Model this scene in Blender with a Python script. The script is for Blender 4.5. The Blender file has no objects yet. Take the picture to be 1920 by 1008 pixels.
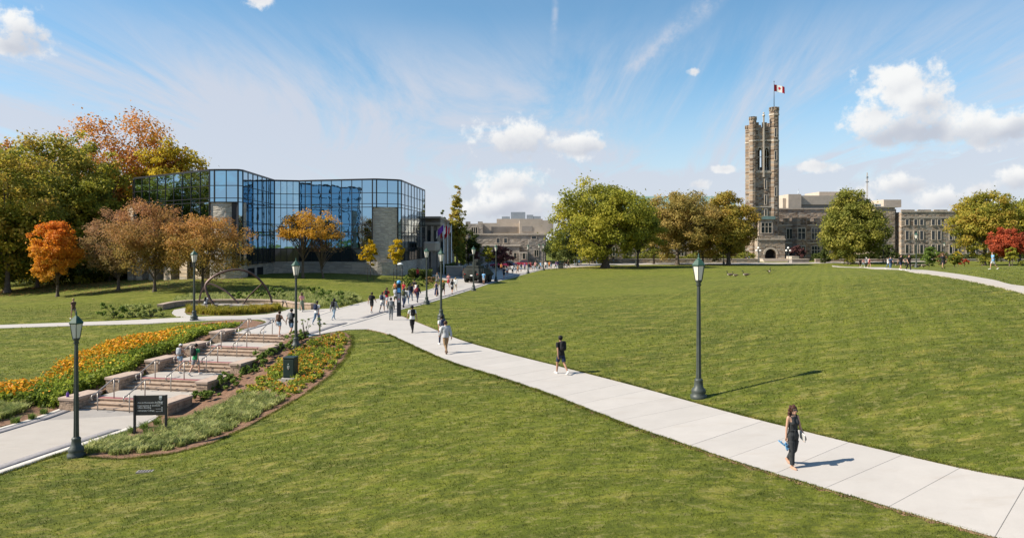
import bpy, bmesh, math, random
import numpy as np
from mathutils import Vector, Matrix

random.seed(7)
RNG = np.random.default_rng(11)
S = bpy.context.scene
COL = S.collection
R = math.radians

# ------------------------------------------------------------------ camera, sky, sun, exposure
CAMZ, F = 6.15, 1321.0
cam_d = bpy.data.cameras.new("camera")
cam = bpy.data.objects.new("camera", cam_d)
COL.objects.link(cam)
cam.location = (0, 0, CAMZ)
cam.rotation_euler = (R(90), 0, 0)
cam_d.sensor_width = 36
cam_d.lens = 36 * F / 1920
cam_d.shift_y = -54 / 1920
cam_d.clip_start, cam_d.clip_end = 0.1, 6000
S.camera = cam
S.view_settings.view_transform = 'Standard'
S.view_settings.look = 'None'
S.view_settings.gamma = 1
S.view_settings.use_curve_mapping = False
S.view_settings.exposure = 0.88
S.cycles.use_denoising = True
S.cycles.max_bounces = 6
S.cycles.transparent_max_bounces = 6
S.cycles.caustics_reflective = False
S.cycles.caustics_refractive = False

SHADOW_AZ, SUN_EL = R(10), R(41)          # shadows run to +X, a little away from the camera
sdir = Vector((-math.cos(SHADOW_AZ) * math.cos(SUN_EL), -math.sin(SHADOW_AZ) * math.cos(SUN_EL), math.sin(SUN_EL)))
sun_d = bpy.data.lights.new("sun", 'SUN')
sun_d.energy = 4.8
sun_d.angle = R(0.53)
sun_d.color = (1.0, 0.91, 0.78)
sun = bpy.data.objects.new("sun", sun_d)
COL.objects.link(sun)
sun.rotation_euler = sdir.to_track_quat('Z', 'Y').to_euler()
sun.location = sdir * 60


def build_world():
    w = bpy.data.worlds.new("World")
    S.world = w
    w.use_nodes = True
    w.cycles.sampling_method = 'MANUAL'
    w.cycles.sample_map_resolution = 512
    nt = w.node_tree
    N, L = nt.nodes, nt.links
    N.clear()
    def nd(t, **k):
        n = N.new(t)
        for a, b in k.items():
            setattr(n, a, b)
        return n
    def m(op, a, b=None, c=None, clamp=False):
        n = nd('ShaderNodeMath', operation=op, use_clamp=clamp)
        for i, v in enumerate((a, b, c)):
            if v is None:
                continue
            if isinstance(v, (int, float)):
                n.inputs[i].default_value = v
            else:
                L.new(v, n.inputs[i])
        return n.outputs[0]
    def mr(v, a, b, c=0.0, d=1.0, smooth=True):
        n = nd('ShaderNodeMapRange', interpolation_type='SMOOTHSTEP' if smooth else 'LINEAR')
        L.new(v, n.inputs[0])
        for i, x in enumerate((a, b, c, d)):
            n.inputs[i + 1].default_value = x
        return n.outputs[0]
    tc = nd('ShaderNodeTexCoord')
    D = tc.outputs['Generated']
    sep = nd('ShaderNodeSeparateXYZ')
    L.new(D, sep.inputs[0])
    x, y, z = sep.outputs
    az = m('ARCTAN2', x, y)
    hl = m('SQRT', m('ADD', m('MULTIPLY', x, x), m('MULTIPLY', y, y)))
    el = m('ARCTAN2', z, hl)
    AE = nd('ShaderNodeCombineXYZ')
    L.new(az, AE.inputs[0]); L.new(el, AE.inputs[1])
    sky = nd('ShaderNodeTexSky', sky_type='NISHITA', sun_disc=False)
    sky.sun_elevation = SUN_EL
    sky.sun_rotation = math.atan2(sdir.x, sdir.y)
    sky.altitude = 250
    sky.air_density = 1.0
    sky.dust_density = 0.3
    sky.ozone_density = 3.0
    def noise(vec, scale, detail=5, rough=0.55, dist=0.0):
        n = nd('ShaderNodeTexNoise')
        L.new(vec, n.inputs['Vector'])
        n.inputs['Scale'].default_value = scale
        n.inputs['Detail'].default_value = detail
        n.inputs['Roughness'].default_value = rough
        n.inputs['Distortion'].default_value = dist
        return n.outputs['Fac']
    # --- high cirrus veil: noise on a plane far overhead, streaked along one wind direction
    zz = m('ADD', m('MAXIMUM', z, 0.0), 0.10)
    pl = nd('ShaderNodeCombineXYZ')
    L.new(m('DIVIDE', x, zz), pl.inputs[0]); L.new(m('DIVIDE', y, zz), pl.inputs[1])
    mp = nd('ShaderNodeMapping')
    L.new(pl.outputs[0], mp.inputs[0])
    mp.inputs['Rotation'].default_value = (0, 0, R(-7))
    mp.inputs['Scale'].default_value = (1.15, 0.26, 1)
    mp.inputs['Location'].default_value = (2.1, 0.4, 0)
    c1 = noise(mp.outputs[0], 1.0, 9, 0.68, 1.6)
    mp2 = nd('ShaderNodeMapping')
    L.new(pl.outputs[0], mp2.inputs[0])
    mp2.inputs['Scale'].default_value = (0.33, 0.33, 1)
    mp2.inputs['Location'].default_value = (0.55, 0.2, 0)
    c2 = noise(mp2.outputs[0], 1.0, 3, 0.5, 0.3)
    veil = m('MULTIPLY', mr(m('ADD', m('MULTIPLY', c1, 0.75), m('MULTIPLY', c2, 0.6)), 0.50, 0.78), 1.0)
    low = mr(el, 0.02, 0.24, 0.70, 0.0)                      # whitish towards the horizon
    band = mr(el, 0.19, 0.32, 1.0, 0.07)                     # veil thins out higher up
    veil = m('ADD', m('MULTIPLY', veil, band), low, clamp=True)
    veil = m('MULTIPLY', veil, 0.88)
    # --- two old contrails
    def trail(p0, p1, w, s):
        a0, e0 = pxdir(*p0); a1, e1 = pxdir(*p1)
        dx, dy = a1 - a0, e1 - e0
        ln = math.hypot(dx, dy); dx /= ln; dy /= ln
        nz = noise(D, 7.0, 5, 0.6)
        t = m('ADD', m('MULTIPLY', m('SUBTRACT', az, a0), dx), m('MULTIPLY', m('SUBTRACT', el, e0), dy))
        q = m('ADD', m('MULTIPLY', m('SUBTRACT', az, a0), -dy), m('MULTIPLY', m('SUBTRACT', el, e0), dx))
        q = m('ADD', q, m('MULTIPLY', m('SUBTRACT', nz, 0.5), w * 1.6))
        prof = mr(m('ABSOLUTE', q), 0.0, w * 1.15, 1.0, 0.0)
        ends = m('MULTIPLY', mr(t, -0.02, 0.03), mr(t, ln * 1.4, ln * 2.6, 1.0, 0.0))
        tex = mr(noise(D, 24.0, 5, 0.65), 0.36, 0.66, 0.12, 1.0)
        return m('MULTIPLY', m('MULTIPLY', m('MULTIPLY', prof, ends), tex), s)
    veil = m('ADD', veil, trail((1170, 135), (1330, 0), 0.020, 0.62))
    veil = m('ADD', veil, trail((1036, 120), (1043, 0), 0.006, 0.5))
    veil = m('MINIMUM', veil, 0.95)
    # --- cumulus: lumpy groups of ellipses with noisy edges
    n1 = noise(D, 15.0, 7, 0.58, 0.15)
    n2 = noise(D, 52.0, 5, 0.62)
    nn = m('ADD', m('MULTIPLY', m('SUBTRACT', n1, 0.5), 2.6), m('MULTIPLY', m('SUBTRACT', n2, 0.5), 1.9))
    blobs = [(38, 58, 62, 44), (18, 88, 45, 22), (485, -4, 34, 16),
             (1692, 170, 80, 54), (1638, 226, 66, 46), (1706, 244, 105, 36), (1732, 212, 60, 46), (1842, 240, 74, 36), (1908, 230, 46, 32),
             (962, 262, 92, 40), (1083, 270, 56, 22), (950, 350, 60, 46), (985, 388, 80, 30), (905, 392, 50, 26),
             (1690, 345, 58, 26), (1770, 372, 64, 22), (1905, 335, 48, 24), (1838, 358, 40, 24), (1310, 346, 28, 11),
             (1535, 312, 46, 13), (1360, 317, 24, 8), (1302, 135, 16, 8), (1600, 372, 46, 20), (1225, 392, 50, 16)]
    dens, lit = None, None
    for (bx, by, rx, ry) in blobs:
        a0, e0 = pxdir(bx, by)
        kx, ky = F / rx / math.cos(a0) ** 2, F / ry / math.cos(a0)
        q = nd('ShaderNodeVectorMath', operation='MULTIPLY_ADD')
        L.new(AE.outputs[0], q.inputs[0]); q.inputs[1].default_value = (kx, ky, 0); q.inputs[2].default_value = (-a0 * kx, -e0 * ky, 0)
        ln = nd('ShaderNodeVectorMath', operation='LENGTH')
        L.new(q.outputs[0], ln.inputs[0])
        d = ln.outputs['Value']
        dens = d if dens is None else m('SMOOTH_MIN', dens, d, 0.35)
        if rx * ry < 1100: continue
        # sunlit side of each large lump: upper left
        sh = nd('ShaderNodeVectorMath', operation='DOT_PRODUCT')
        L.new(q.outputs[0], sh.inputs[0]); sh.inputs[1].default_value = (-0.35, 0.8, 0)
        wv = m('MULTIPLY', mr(d, 1.35, 0.65), sh.outputs['Value'])
        lit = wv if lit is None else m('ADD', lit, wv)
    dens = m('SUBTRACT', 1.0, dens)
    # the same kind of cloud round the rest of the horizon
    gm = nd('ShaderNodeMapping'); L.new(D, gm.inputs[0]); gm.inputs['Scale'].default_value = (1, 1, 1.9)
    g = noise(gm.outputs[0], 2.6, 3, 0.5)
    gen = m('MULTIPLY', m('SUBTRACT', g, 0.60), 7.0)
    gen = m('SUBTRACT', gen, mr(m('ABSOLUTE', az), 0.62, 0.95, 6.0, 0.0))
    gen = m('SUBTRACT', gen, mr(el, 0.40, 0.75, 0.0, 3.0))
    gen = m('SUBTRACT', gen, mr(el, -0.02, 0.05, 3.0, 0.0))
    dens = m('MAXIMUM', dens, gen)
    edge = m('ADD', dens, nn)
    alpha = mr(edge, -0.12, 0.55)
    shade = m('ADD', m('ADD', m('MULTIPLY', lit, 0.42), m('MULTIPLY', nn, 0.22)), m('MULTIPLY', edge, -0.10))
    shade = mr(shade, -0.42, 0.20)
    cc = nd('ShaderNodeMix', data_type='RGBA')
    L.new(shade, cc.inputs[0])
    cc.inputs[6].default_value = (4.7, 5.0, 5.7, 1)
    cc.inputs[7].default_value = (8.2, 8.2, 8.1, 1)
    mx = nd('ShaderNodeMix', data_type='RGBA')
    L.new(veil, mx.inputs[0])
    hs = nd('ShaderNodeHueSaturation'); hs.inputs['Hue'].default_value = 0.488; hs.inputs['Saturation'].default_value = 1.12; hs.inputs['Value'].default_value = 1.35
    L.new(sky.outputs[0], hs.inputs['Color'])
    L.new(hs.outputs[0], mx.inputs[6]); mx.inputs[7].default_value = (5.5, 5.8, 6.6, 1)
    mx2 = nd('ShaderNodeMix', data_type='RGBA')
    L.new(m('MULTIPLY', alpha, 0.96), mx2.inputs[0])
    L.new(mx.outputs[2], mx2.inputs[6]); L.new(cc.outputs[2], mx2.inputs[7])
    bg = nd('ShaderNodeBackground')
    bg.inputs['Strength'].default_value = 0.064
    L.new(mx2.outputs[2], bg.inputs[0])
    out = nd('ShaderNodeOutputWorld')
    L.new(bg.outputs[0], out.inputs[0])


def pxdir(px, py):
    u, v = (px - 960) / F, (450 - py) / F
    return math.atan2(u, 1.0), math.atan2(v, math.hypot(u, 1.0))


build_world()

# ------------------------------------------------------------------ helpers
def tag(o, label=None, cat=None, group=None, kind=None):
    if label: o['label'] = label
    if cat: o['category'] = cat
    if group: o['group'] = group
    if kind: o['kind'] = kind
    return o

def empty(name, loc=(0, 0, 0), rz=0.0, label=None, cat=None, group=None, parent=None):
    o = bpy.data.objects.new(name, None)
    o.empty_display_size = 0.3
    COL.objects.link(o)
    o.location = loc
    o.rotation_euler = (0, 0, rz)
    if parent: o.parent = parent
    return tag(o, label, cat, group)

def link(name, me, mat=None, parent=None, loc=None, rz=None, objmat=False):
    o = bpy.data.objects.new(name, me)
    COL.objects.link(o)
    if mat is not None:
        if objmat:
            if not me.materials: me.materials.append(None)
            o.material_slots[0].link = 'OBJECT'
            o.material_slots[0].material = mat
        elif not me.materials:
            me.materials.append(mat)
    if parent: o.parent = parent
    if loc is not None: o.location = loc
    if rz is not None: o.rotation_euler = (0, 0, rz)
    return o

def copy_tree(o, parent=None):
    c = o.copy()
    COL.objects.link(c)
    c.parent = parent
    for ch in o.children:
        copy_tree(ch, c)
    return c

class MB:
    """collects faces for one mesh"""
    def __init__(s):
        s.v, s.f, s.sm = [], [], []
    def add(s, vs, fs, smooth=False):
        b = len(s.v)
        s.v += [tuple(p) for p in vs]
        s.f += [tuple(i + b for i in f) for f in fs]
        s.sm += [smooth] * len(fs)
        return s
    def box(s, x0, x1, y0, y1, z0, z1, rz=0.0, piv=(0, 0)):
        vs = [(x, y, z) for z in (z0, z1) for (x, y) in ((x0, y0), (x1, y0), (x1, y1), (x0, y1))]
        if rz:
            c, si = math.cos(rz), math.sin(rz)
            vs = [(piv[0] + (x - piv[0]) * c - (y - piv[1]) * si, piv[1] + (x - piv[0]) * si + (y - piv[1]) * c, z) for x, y, z in vs]
        return s.add(vs, [(3, 2, 1, 0), (4, 5, 6, 7), (0, 1, 5, 4), (1, 2, 6, 5), (2, 3, 7, 6), (3, 0, 4, 7)])
    def hexa(s, a, b):
        """a, b: four corners each (bottom loop, top loop), counterclockwise from above"""
        return s.add(list(a) + list(b), [(3, 2, 1, 0), (4, 5, 6, 7), (0, 1, 5, 4), (1, 2, 6, 5), (2, 3, 7, 6), (3, 0, 4, 7)])
    def prism(s, poly, z0, z1):
        n = len(poly)
        zt = z1 if hasattr(z1, '__len__') else [z1] * n
        zb = z0 if hasattr(z0, '__len__') else [z0] * n
        vs = [(p[0], p[1], zb[i]) for i, p in enumerate(poly)] + [(p[0], p[1], zt[i]) for i, p in enumerate(poly)]
        fs = [tuple(range(n - 1, -1, -1)), tuple(range(n, 2 * n))] + [(i, (i + 1) % n, n + (i + 1) % n, n + i) for i in range(n)]
        return s.add(vs, fs)
    def lathe(s, prof, n=12, c=(0, 0, 0), smooth=True):
        vs = []
        for r, z in prof:
            for k in range(n):
                a = 2 * math.pi * k / n
                vs.append((c[0] + r * math.cos(a), c[1] + r * math.sin(a), c[2] + z))
        fs = []
        for j in range(len(prof) - 1):
            for k in range(n):
                fs.append((j * n + k, j * n + (k + 1) % n, (j + 1) * n + (k + 1) % n, (j + 1) * n + k))
        fs.append(tuple(range(n - 1, -1, -1)))
        fs.append(tuple((len(prof) - 1) * n + k for k in range(n)))
        return s.add(vs, fs, smooth)
    def tube(s, pts, rad, n=8, smooth=True, flat=1.0):
        pts = [Vector(p) for p in pts]
        if not hasattr(rad, '__len__'): rad = [rad] * len(pts)
        vs, fs = [], []
        up = Vector((0, 0, 1))
        t0 = (pts[1] - pts[0]).normalized()
        if abs(t0.dot(up)) > 0.95: up = Vector((1, 0, 0))
        nrm = (up - t0 * up.dot(t0)).normalized()
        for i, p in enumerate(pts):
            t = (pts[min(i + 1, len(pts) - 1)] - pts[max(i - 1, 0)]).normalized()
            nrm = (nrm - t * nrm.dot(t)).normalized()
            bn = t.cross(nrm)
            for k in range(n):
                a = 2 * math.pi * (k + .5) / n
                vs.append(p + (nrm * math.cos(a) + bn * math.sin(a) * flat) * rad[i])
        for j in range(len(pts) - 1):
            for k in range(n):
                fs.append((j * n + k, j * n + (k + 1) % n, (j + 1) * n + (k + 1) % n, (j + 1) * n + k))
        fs.append(tuple(range(n - 1, -1, -1)))
        fs.append(tuple((len(pts) - 1) * n + k for k in range(n)))
        return s.add(vs, fs, smooth)
    def ball(s, c, r, n=10, m=7):
        rx, ry, rz = r if hasattr(r, '__len__') else (r, r, r)
        vs, fs = [(c[0], c[1], c[2] - rz)], []
        for j in range(1, m):
            ph = math.pi * j / m
            for k in range(n):
                a = 2 * math.pi * k / n
                vs.append((c[0] + rx * math.sin(ph) * math.cos(a), c[1] + ry * math.sin(ph) * math.sin(a), c[2] - rz * math.cos(ph)))
        vs.append((c[0], c[1], c[2] + rz))
        for k in range(n):
            fs.append((0, 1 + (k + 1) % n, 1 + k))
            fs.append((len(vs) - 1, 1 + (m - 2) * n + k, 1 + (m - 2) * n + (k + 1) % n))
        for j in range(m - 2):
            for k in range(n):
                fs.append((1 + j * n + k, 1 + j * n + (k + 1) % n, 1 + (j + 1) * n + (k + 1) % n, 1 + (j + 1) * n + k))
        return s.add(vs, fs, True)
    def mesh(s, name):
        me = bpy.data.meshes.new(name)
        me.from_pydata(s.v, [], s.f)
        me.polygons.foreach_set('use_smooth', s.sm)
        me.update()
        return me
    def build(s, name, mat=None, parent=None, loc=None, rz=None, bevel=0.0):
        me = s.mesh(name)
        if bevel:
            bm = bmesh.new(); bm.from_mesh(me)
            bmesh.ops.bevel(bm, geom=bm.edges[:], offset=bevel, segments=1, affect='EDGES')
            bm.to_mesh(me); bm.free()
        return link(name, me, mat, parent, loc, rz)

def np_mesh(name, V, Q, smooth=False, attr=None):
    """V (n,3), Q (m,k) vertex indices; attr: per-face float written to corner-free point attribute 'rnd'"""
    me = bpy.data.meshes.new(name)
    V = np.ascontiguousarray(V, dtype=np.float32)
    Q = np.ascontiguousarray(Q, dtype=np.int32)
    k = Q.shape[1]
    me.vertices.add(len(V)); me.vertices.foreach_set('co', V.ravel())
    me.loops.add(Q.size); me.loops.foreach_set('vertex_index', Q.ravel())
    me.polygons.add(len(Q)); me.polygons.foreach_set('loop_start', np.arange(0, Q.size, k, dtype=np.int32))
    if smooth: me.polygons.foreach_set('use_smooth', np.ones(len(Q), dtype=bool))
    if attr is not None:
        a = me.attributes.new('rnd', 'FLOAT', 'FACE')
        a.data.foreach_set('value', np.ascontiguousarray(attr, dtype=np.float32))
    me.update(calc_edges=True)
    return me

def catmull(pts, n=8):
    pts = [Vector(p) for p in pts]
    P = [pts[0] * 2 - pts[1]] + pts + [pts[-1] * 2 - pts[-2]]
    out = []
    for i in range(1, len(P) - 2):
        a, b, c, d = P[i - 1], P[i], P[i + 1], P[i + 2]
        for k in range(n):
            t = k / n
            out.append(0.5 * ((2 * b) + (c - a) * t + (2 * a - 5 * b + 4 * c - d) * t * t + (3 * b - a - 3 * c + d) * t ** 3))
    out.append(pts[-1])
    return out

# ------------------------------------------------------------------ materials
def newmat(name):
    m = bpy.data.materials.new(name)
    m.use_nodes = True
    nt = m.node_tree
    b = nt.nodes['Principled BSDF']
    b.inputs['Specular IOR Level'].default_value = 0.3
    return m, nt, b

MATS = {}
def pm(name, col, rough=0.75, var=0.12, scale=3.0, metallic=0.0, bump=0.0, bscale=30.0, col2=None, spec=0.3, coat=0.0):
    """plain procedural surface: colour with two octaves of soft variation, optional fine bump"""
    if name in MATS: return MATS[name]
    m, nt, b = newmat(name)
    N, L = nt.nodes, nt.links
    g = N.new('ShaderNodeNewGeometry')
    n = N.new('ShaderNodeTexNoise'); n.inputs['Scale'].default_value = scale; n.inputs['Detail'].default_value = 5; n.inputs['Roughness'].default_value = 0.65
    L.new(g.outputs['Position'], n.inputs['Vector'])
    r = N.new('ShaderNodeValToRGB')
    c2 = col2 or tuple(min(1, c * (1 + var)) for c in col)
    c1 = tuple(c * (1 - var) for c in col)
    r.color_ramp.elements[0].position, r.color_ramp.elements[1].position = 0.3, 0.7
    r.color_ramp.elements[0].color = (*c1, 1); r.color_ramp.elements[1].color = (*c2, 1)
    L.new(n.outputs['Fac'], r.inputs[0]); L.new(r.outputs[0], b.inputs['Base Color'])
    b.inputs['Roughness'].default_value = rough
    b.inputs['Metallic'].default_value = metallic
    b.inputs['Specular IOR Level'].default_value = spec
    b.inputs['Coat Weight'].default_value = coat
    if bump:
        n2 = N.new('ShaderNodeTexNoise'); n2.inputs['Scale'].default_value = bscale; n2.inputs['Detail'].default_value = 4
        L.new(g.outputs['Position'], n2.inputs['Vector'])
        bp = N.new('ShaderNodeBump'); bp.inputs['Strength'].default_value = bump; bp.inputs['Distance'].default_value = 0.02
        L.new(n2.outputs['Fac'], bp.inputs['Height']); L.new(bp.outputs[0], b.inputs['Normal'])
    MATS[name] = m
    return m

def mix_rgb(nt, fac, a, b, blend='MIX'):
    n = nt.nodes.new('ShaderNodeMix'); n.data_type = 'RGBA'; n.blend_type = blend
    for i, v in ((0, fac), (6, a), (7, b)):
        if isinstance(v, (int, float)): n.inputs[i].default_value = v
        elif isinstance(v, tuple): n.inputs[i].default_value = (*v, 1)[:4]
        else: nt.links.new(v, n.inputs[i])
    return n.outputs[2]

def nz(nt, vec, scale, detail=4, rough=0.6, dist=0.0):
    n = nt.nodes.new('ShaderNodeTexNoise')
    n.inputs['Scale'].default_value = scale; n.inputs['Detail'].default_value = detail
    n.inputs['Roughness'].default_value = rough; n.inputs['Distortion'].default_value = dist
    nt.links.new(vec, n.inputs['Vector'])
    return n.outputs['Fac']

def ramp(nt, fac, stops):
    r = nt.nodes.new('ShaderNodeValToRGB')
    e = r.color_ramp.elements
    while len(e) < len(stops): e.new(0.5)
    for k, (p, c) in enumerate(stops):
        e[k].position = p; e[k].color = (*c, 1)
    nt.links.new(fac, r.inputs[0])
    return r.outputs[0]

def mapr(nt, v, a, b, c=0.0, d=1.0):
    n = nt.nodes.new('ShaderNodeMapRange'); n.interpolation_type = 'SMOOTHSTEP'
    nt.links.new(v, n.inputs[0])
    for i, x in enumerate((a, b, c, d)): n.inputs[i + 1].default_value = x
    return n.outputs[0]

def mapping(nt, vec, scale=(1, 1, 1), rot=(0, 0, 0)):
    n = nt.nodes.new('ShaderNodeMapping')
    n.inputs['Scale'].default_value = scale; n.inputs['Rotation'].default_value = rot
    nt.links.new(vec, n.inputs[0])
    return n.outputs[0]

def lawn_colour(nt):
    g = nt.nodes.new('ShaderNodeNewGeometry').outputs['Position']
    g = mapping(nt, g, (1, 1, 0))
    big = nz(nt, g, 0.07, 4, 0.55)
    mid = nz(nt, mapping(nt, g, (0.75, 1.25, 1), (0, 0, R(20))), 0.75, 6, 0.68, 0.5)
    st = nz(nt, mapping(nt, g, (0.10, 1.1, 1), (0, 0, R(14))), 1.0, 4, 0.6)
    tuft = nz(nt, mapping(nt, g, (0.7, 1.3, 1), (0, 0, R(-30))), 3.2, 4, 0.7)
    c = ramp(nt, mid, [(0.42, (0.054, 0.073, 0.008)), (0.47, (0.106, 0.124, 0.013)), (0.54, (0.167, 0.177, 0.020)), (0.595, (0.285, 0.245, 0.062))])
    c = mix_rgb(nt, mapr(nt, st, 0.44, 0.57, 0.0, 0.50), c, (0.121, 0.160, 0.011))
    c = mix_rgb(nt, mapr(nt, big, 0.44, 0.58, 0.0, 0.55), c, (0.181, 0.207, 0.018))
    st2 = nz(nt, mapping(nt, g, (0.20, 1.5, 1), (0, 0, R(-26))), 1.0, 3, 0.6)
    c = mix_rgb(nt, mapr(nt, st2, 0.49, 0.58, 0.0, 0.60), c, (0.080, 0.099, 0.010))
    c = mix_rgb(nt, mapr(nt, tuft, 0.53, 0.62, 0.0, 0.62), c, (0.28, 0.25, 0.095))
    c = mix_rgb(nt, mapr(nt, tuft, 0.47, 0.40, 0.0, 0.72), c, (0.056, 0.073, 0.010))
    wv = nt.nodes.new('ShaderNodeTexWave'); wv.inputs['Scale'].default_value = 0.26; wv.inputs['Distortion'].default_value = 2.2; wv.inputs['Detail'].default_value = 3; wv.inputs['Detail Scale'].default_value = 0.6
    nt.links.new(mapping(nt, g, (1, 1, 1), (0, 0, R(24))), wv.inputs['Vector'])
    c = mix_rgb(nt, mapr(nt, wv.outputs['Fac'], 0.35, 0.65, 0.0, 0.26), c, (0.066, 0.094, 0.010))
    return c, g
def lawn_material():
    m, nt, b = newmat('lawn')
    c, g = lawn_colour(nt)
    fine = nz(nt, g, 9.0, 4, 0.7)
    blade = nz(nt, g, 42.0, 3, 0.7)
    c = mix_rgb(nt, mapr(nt, fine, 0.35, 0.65, 0.0, 0.55), c, mix_rgb(nt, 0.5, c, (0.046, 0.060, 0.010)))
    c = mix_rgb(nt, mapr(nt, blade, 0.40, 0.72, 0.0, 0.45), c, (0.20, 0.195, 0.055))
    nt.links.new(c, b.inputs['Base Color'])
    b.inputs['Roughness'].default_value = 0.85
    b.inputs['Specular IOR Level'].default_value = 0.12
    bp = nt.nodes.new('ShaderNodeBump'); bp.inputs['Strength'].default_value = 0.7; bp.inputs['Distance'].default_value = 0.08
    ad = nt.nodes.new('ShaderNodeMath'); ad.operation = 'MULTIPLY_ADD'
    nt.links.new(fine, ad.inputs[0]); ad.inputs[1].default_value = 1.2; nt.links.new(blade, ad.inputs[2])
    nt.links.new(ad.outputs[0], bp.inputs['Height']); nt.links.new(bp.outputs[0], b.inputs['Normal'])
    return m
def blade_material():
    m, nt, b = newmat('grass_blade')
    c, g = lawn_colour(nt)
    at = nt.nodes.new('ShaderNodeAttribute'); at.attribute_name = 'rnd'
    f = ramp(nt, at.outputs['Fac'], [(0.0, (0.62, 0.66, 0.62)), (0.5, (1.05, 1.05, 1.0)), (1.0, (1.65, 1.5, 1.5))])
    c = mix_rgb(nt, 1.0, c, f, 'MULTIPLY')
    nt.links.new(c, b.inputs['Base Color']); b.inputs['Roughness'].default_value = 0.7
    tr = nt.nodes.new('ShaderNodeBsdfTranslucent'); nt.links.new(c, tr.inputs[0])
    mx = nt.nodes.new('ShaderNodeMixShader'); mx.inputs[0].default_value = 0.35
    nt.links.new(b.outputs[0], mx.inputs[1]); nt.links.new(tr.outputs[0], mx.inputs[2])
    nt.links.new(mx.outputs[0], nt.nodes['Material Output'].inputs[0])
    return m

def concrete_material(name, base, stain=0.35):
    m, nt, b = newmat(name)
    g = nt.nodes.new('ShaderNodeNewGeometry').outputs['Position']
    oi = nt.nodes.new('ShaderNodeObjectInfo')
    c = ramp(nt, nz(nt, g, 0.9, 6, 0.7), [(0.3, tuple(x * 0.90 for x in base)), (0.7, base)])
    c = mix_rgb(nt, mapr(nt, nz(nt, mapping(nt, g, (1, 3.0, 1), (0, 0, R(35))), 0.45, 5, 0.7), 0.50, 0.80, 0.0, stain), c, tuple(x * y for x, y in zip(base, (0.78, 0.72, 0.66))))
    c = mix_rgb(nt, mapr(nt, nz(nt, g, 55, 2), 0.35, 0.75, 0.0, 0.25), c, tuple(x * 0.75 for x in base))
    mu = nt.nodes.new('ShaderNodeMath'); mu.operation = 'MULTIPLY_ADD'
    nt.links.new(oi.outputs['Random'], mu.inputs[0]); mu.inputs[1].default_value = 0.06; mu.inputs[2].default_value = 0.95
    hv = nt.nodes.new('ShaderNodeHueSaturation')
    nt.links.new(mu.outputs[0], hv.inputs['Value']); nt.links.new(c, hv.inputs['Color'])
    nt.links.new(hv.outputs[0], b.inputs['Base Color'])
    b.inputs['Roughness'].default_value = 0.85
    bp = nt.nodes.new('ShaderNodeBump'); bp.inputs['Strength'].default_value = 0.25; bp.inputs['Distance'].default_value = 0.004
    nt.links.new(nz(nt, g, 90, 3), bp.inputs['Height']); nt.links.new(bp.outputs[0], b.inputs['Normal'])
    return m

def ashlar_material(name, cols, bw=0.55, bh=0.28, mortar=(0.27, 0.25, 0.22)):
    """random coursed stone; wall-aligned coordinates from object space"""
    m, nt, b = newmat(name)
    tc = nt.nodes.new('ShaderNodeTexCoord')
    sp = nt.nodes.new('ShaderNodeSeparateXYZ'); nt.links.new(tc.outputs['Object'], sp.inputs[0])
    ad = nt.nodes.new('ShaderNodeMath'); ad.operation = 'ADD'
    nt.links.new(sp.outputs[0], ad.inputs[0]); nt.links.new(sp.outputs[1], ad.inputs[1])
    cb = nt.nodes.new('ShaderNodeCombineXYZ')
    nt.links.new(ad.outputs[0], cb.inputs[0]); nt.links.new(sp.outputs[2], cb.inputs[1])
    v = mapping(nt, cb.outputs[0], (1 / bw, 1 / bh, 1))
    vo = nt.nodes.new('ShaderNodeTexVoronoi'); vo.inputs['Randomness'].default_value = 0.75
    vo.distance = 'CHEBYCHEV'; vo.inputs['Scale'].default_value = 1.0
    nt.links.new(v, vo.inputs['Vector'])
    hs = nt.nodes.new('ShaderNodeSeparateColor'); nt.links.new(vo.outputs['Color'], hs.inputs[0])
    n = len(cols)
    c = ramp(nt, hs.outputs[0], [(0.08 + 0.84 * i / (n - 1), cc) for i, cc in enumerate(cols)])
    g = nt.nodes.new('ShaderNodeNewGeometry').outputs['Position']
    c = mix_rgb(nt, mapr(nt, nz(nt, g, 0.35, 4), 0.4, 0.75, 0.0, 0.35), c, tuple(x * 0.55 for x in cols[0]))
    c = mix_rgb(nt, mapr(nt, vo.outputs['Distance'], 0.42, 0.52, 0.0, 0.75), c, mortar)
    nt.links.new(c, b.inputs['Base Color'])
    b.inputs['Roughness'].default_value = 0.9
    bp = nt.nodes.new('ShaderNodeBump'); bp.inputs['Strength'].default_value = 0.9; bp.inputs['Distance'].default_value = 0.12
    bp.invert = True
    nt.links.new(vo.outputs['Distance'], bp.inputs['Height']); nt.links.new(bp.outputs[0], b.inputs['Normal'])
    return m

def leaf_material(name, cols, trans=0.5, rough=0.6):
    """leaf: colour from the leaf's own random value; lets light through"""
    m, nt, b = newmat(name)
    at = nt.nodes.new('ShaderNodeAttribute'); at.attribute_name = 'rnd'
    n = len(cols)
    c = ramp(nt, at.outputs['Fac'], [(i / (n - 1), cc) for i, cc in enumerate(cols)])
    nt.links.new(c, b.inputs['Base Color'])
    b.inputs['Roughness'].default_value = rough
    b.inputs['Specular IOR Level'].default_value = 0.2
    tr = nt.nodes.new('ShaderNodeBsdfTranslucent')
    nt.links.new(mix_rgb(nt, 0.35, c, (0.25, 0.28, 0.03), 'ADD') if trans > 0.5 else c, tr.inputs[0])
    mx = nt.nodes.new('ShaderNodeMixShader'); mx.inputs[0].default_value = trans
    nt.links.new(b.outputs[0], mx.inputs[1]); nt.links.new(tr.outputs[0], mx.inputs[2])
    nt.links.new(mx.outputs[0], nt.nodes['Material Output'].inputs[0])
    return m

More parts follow.
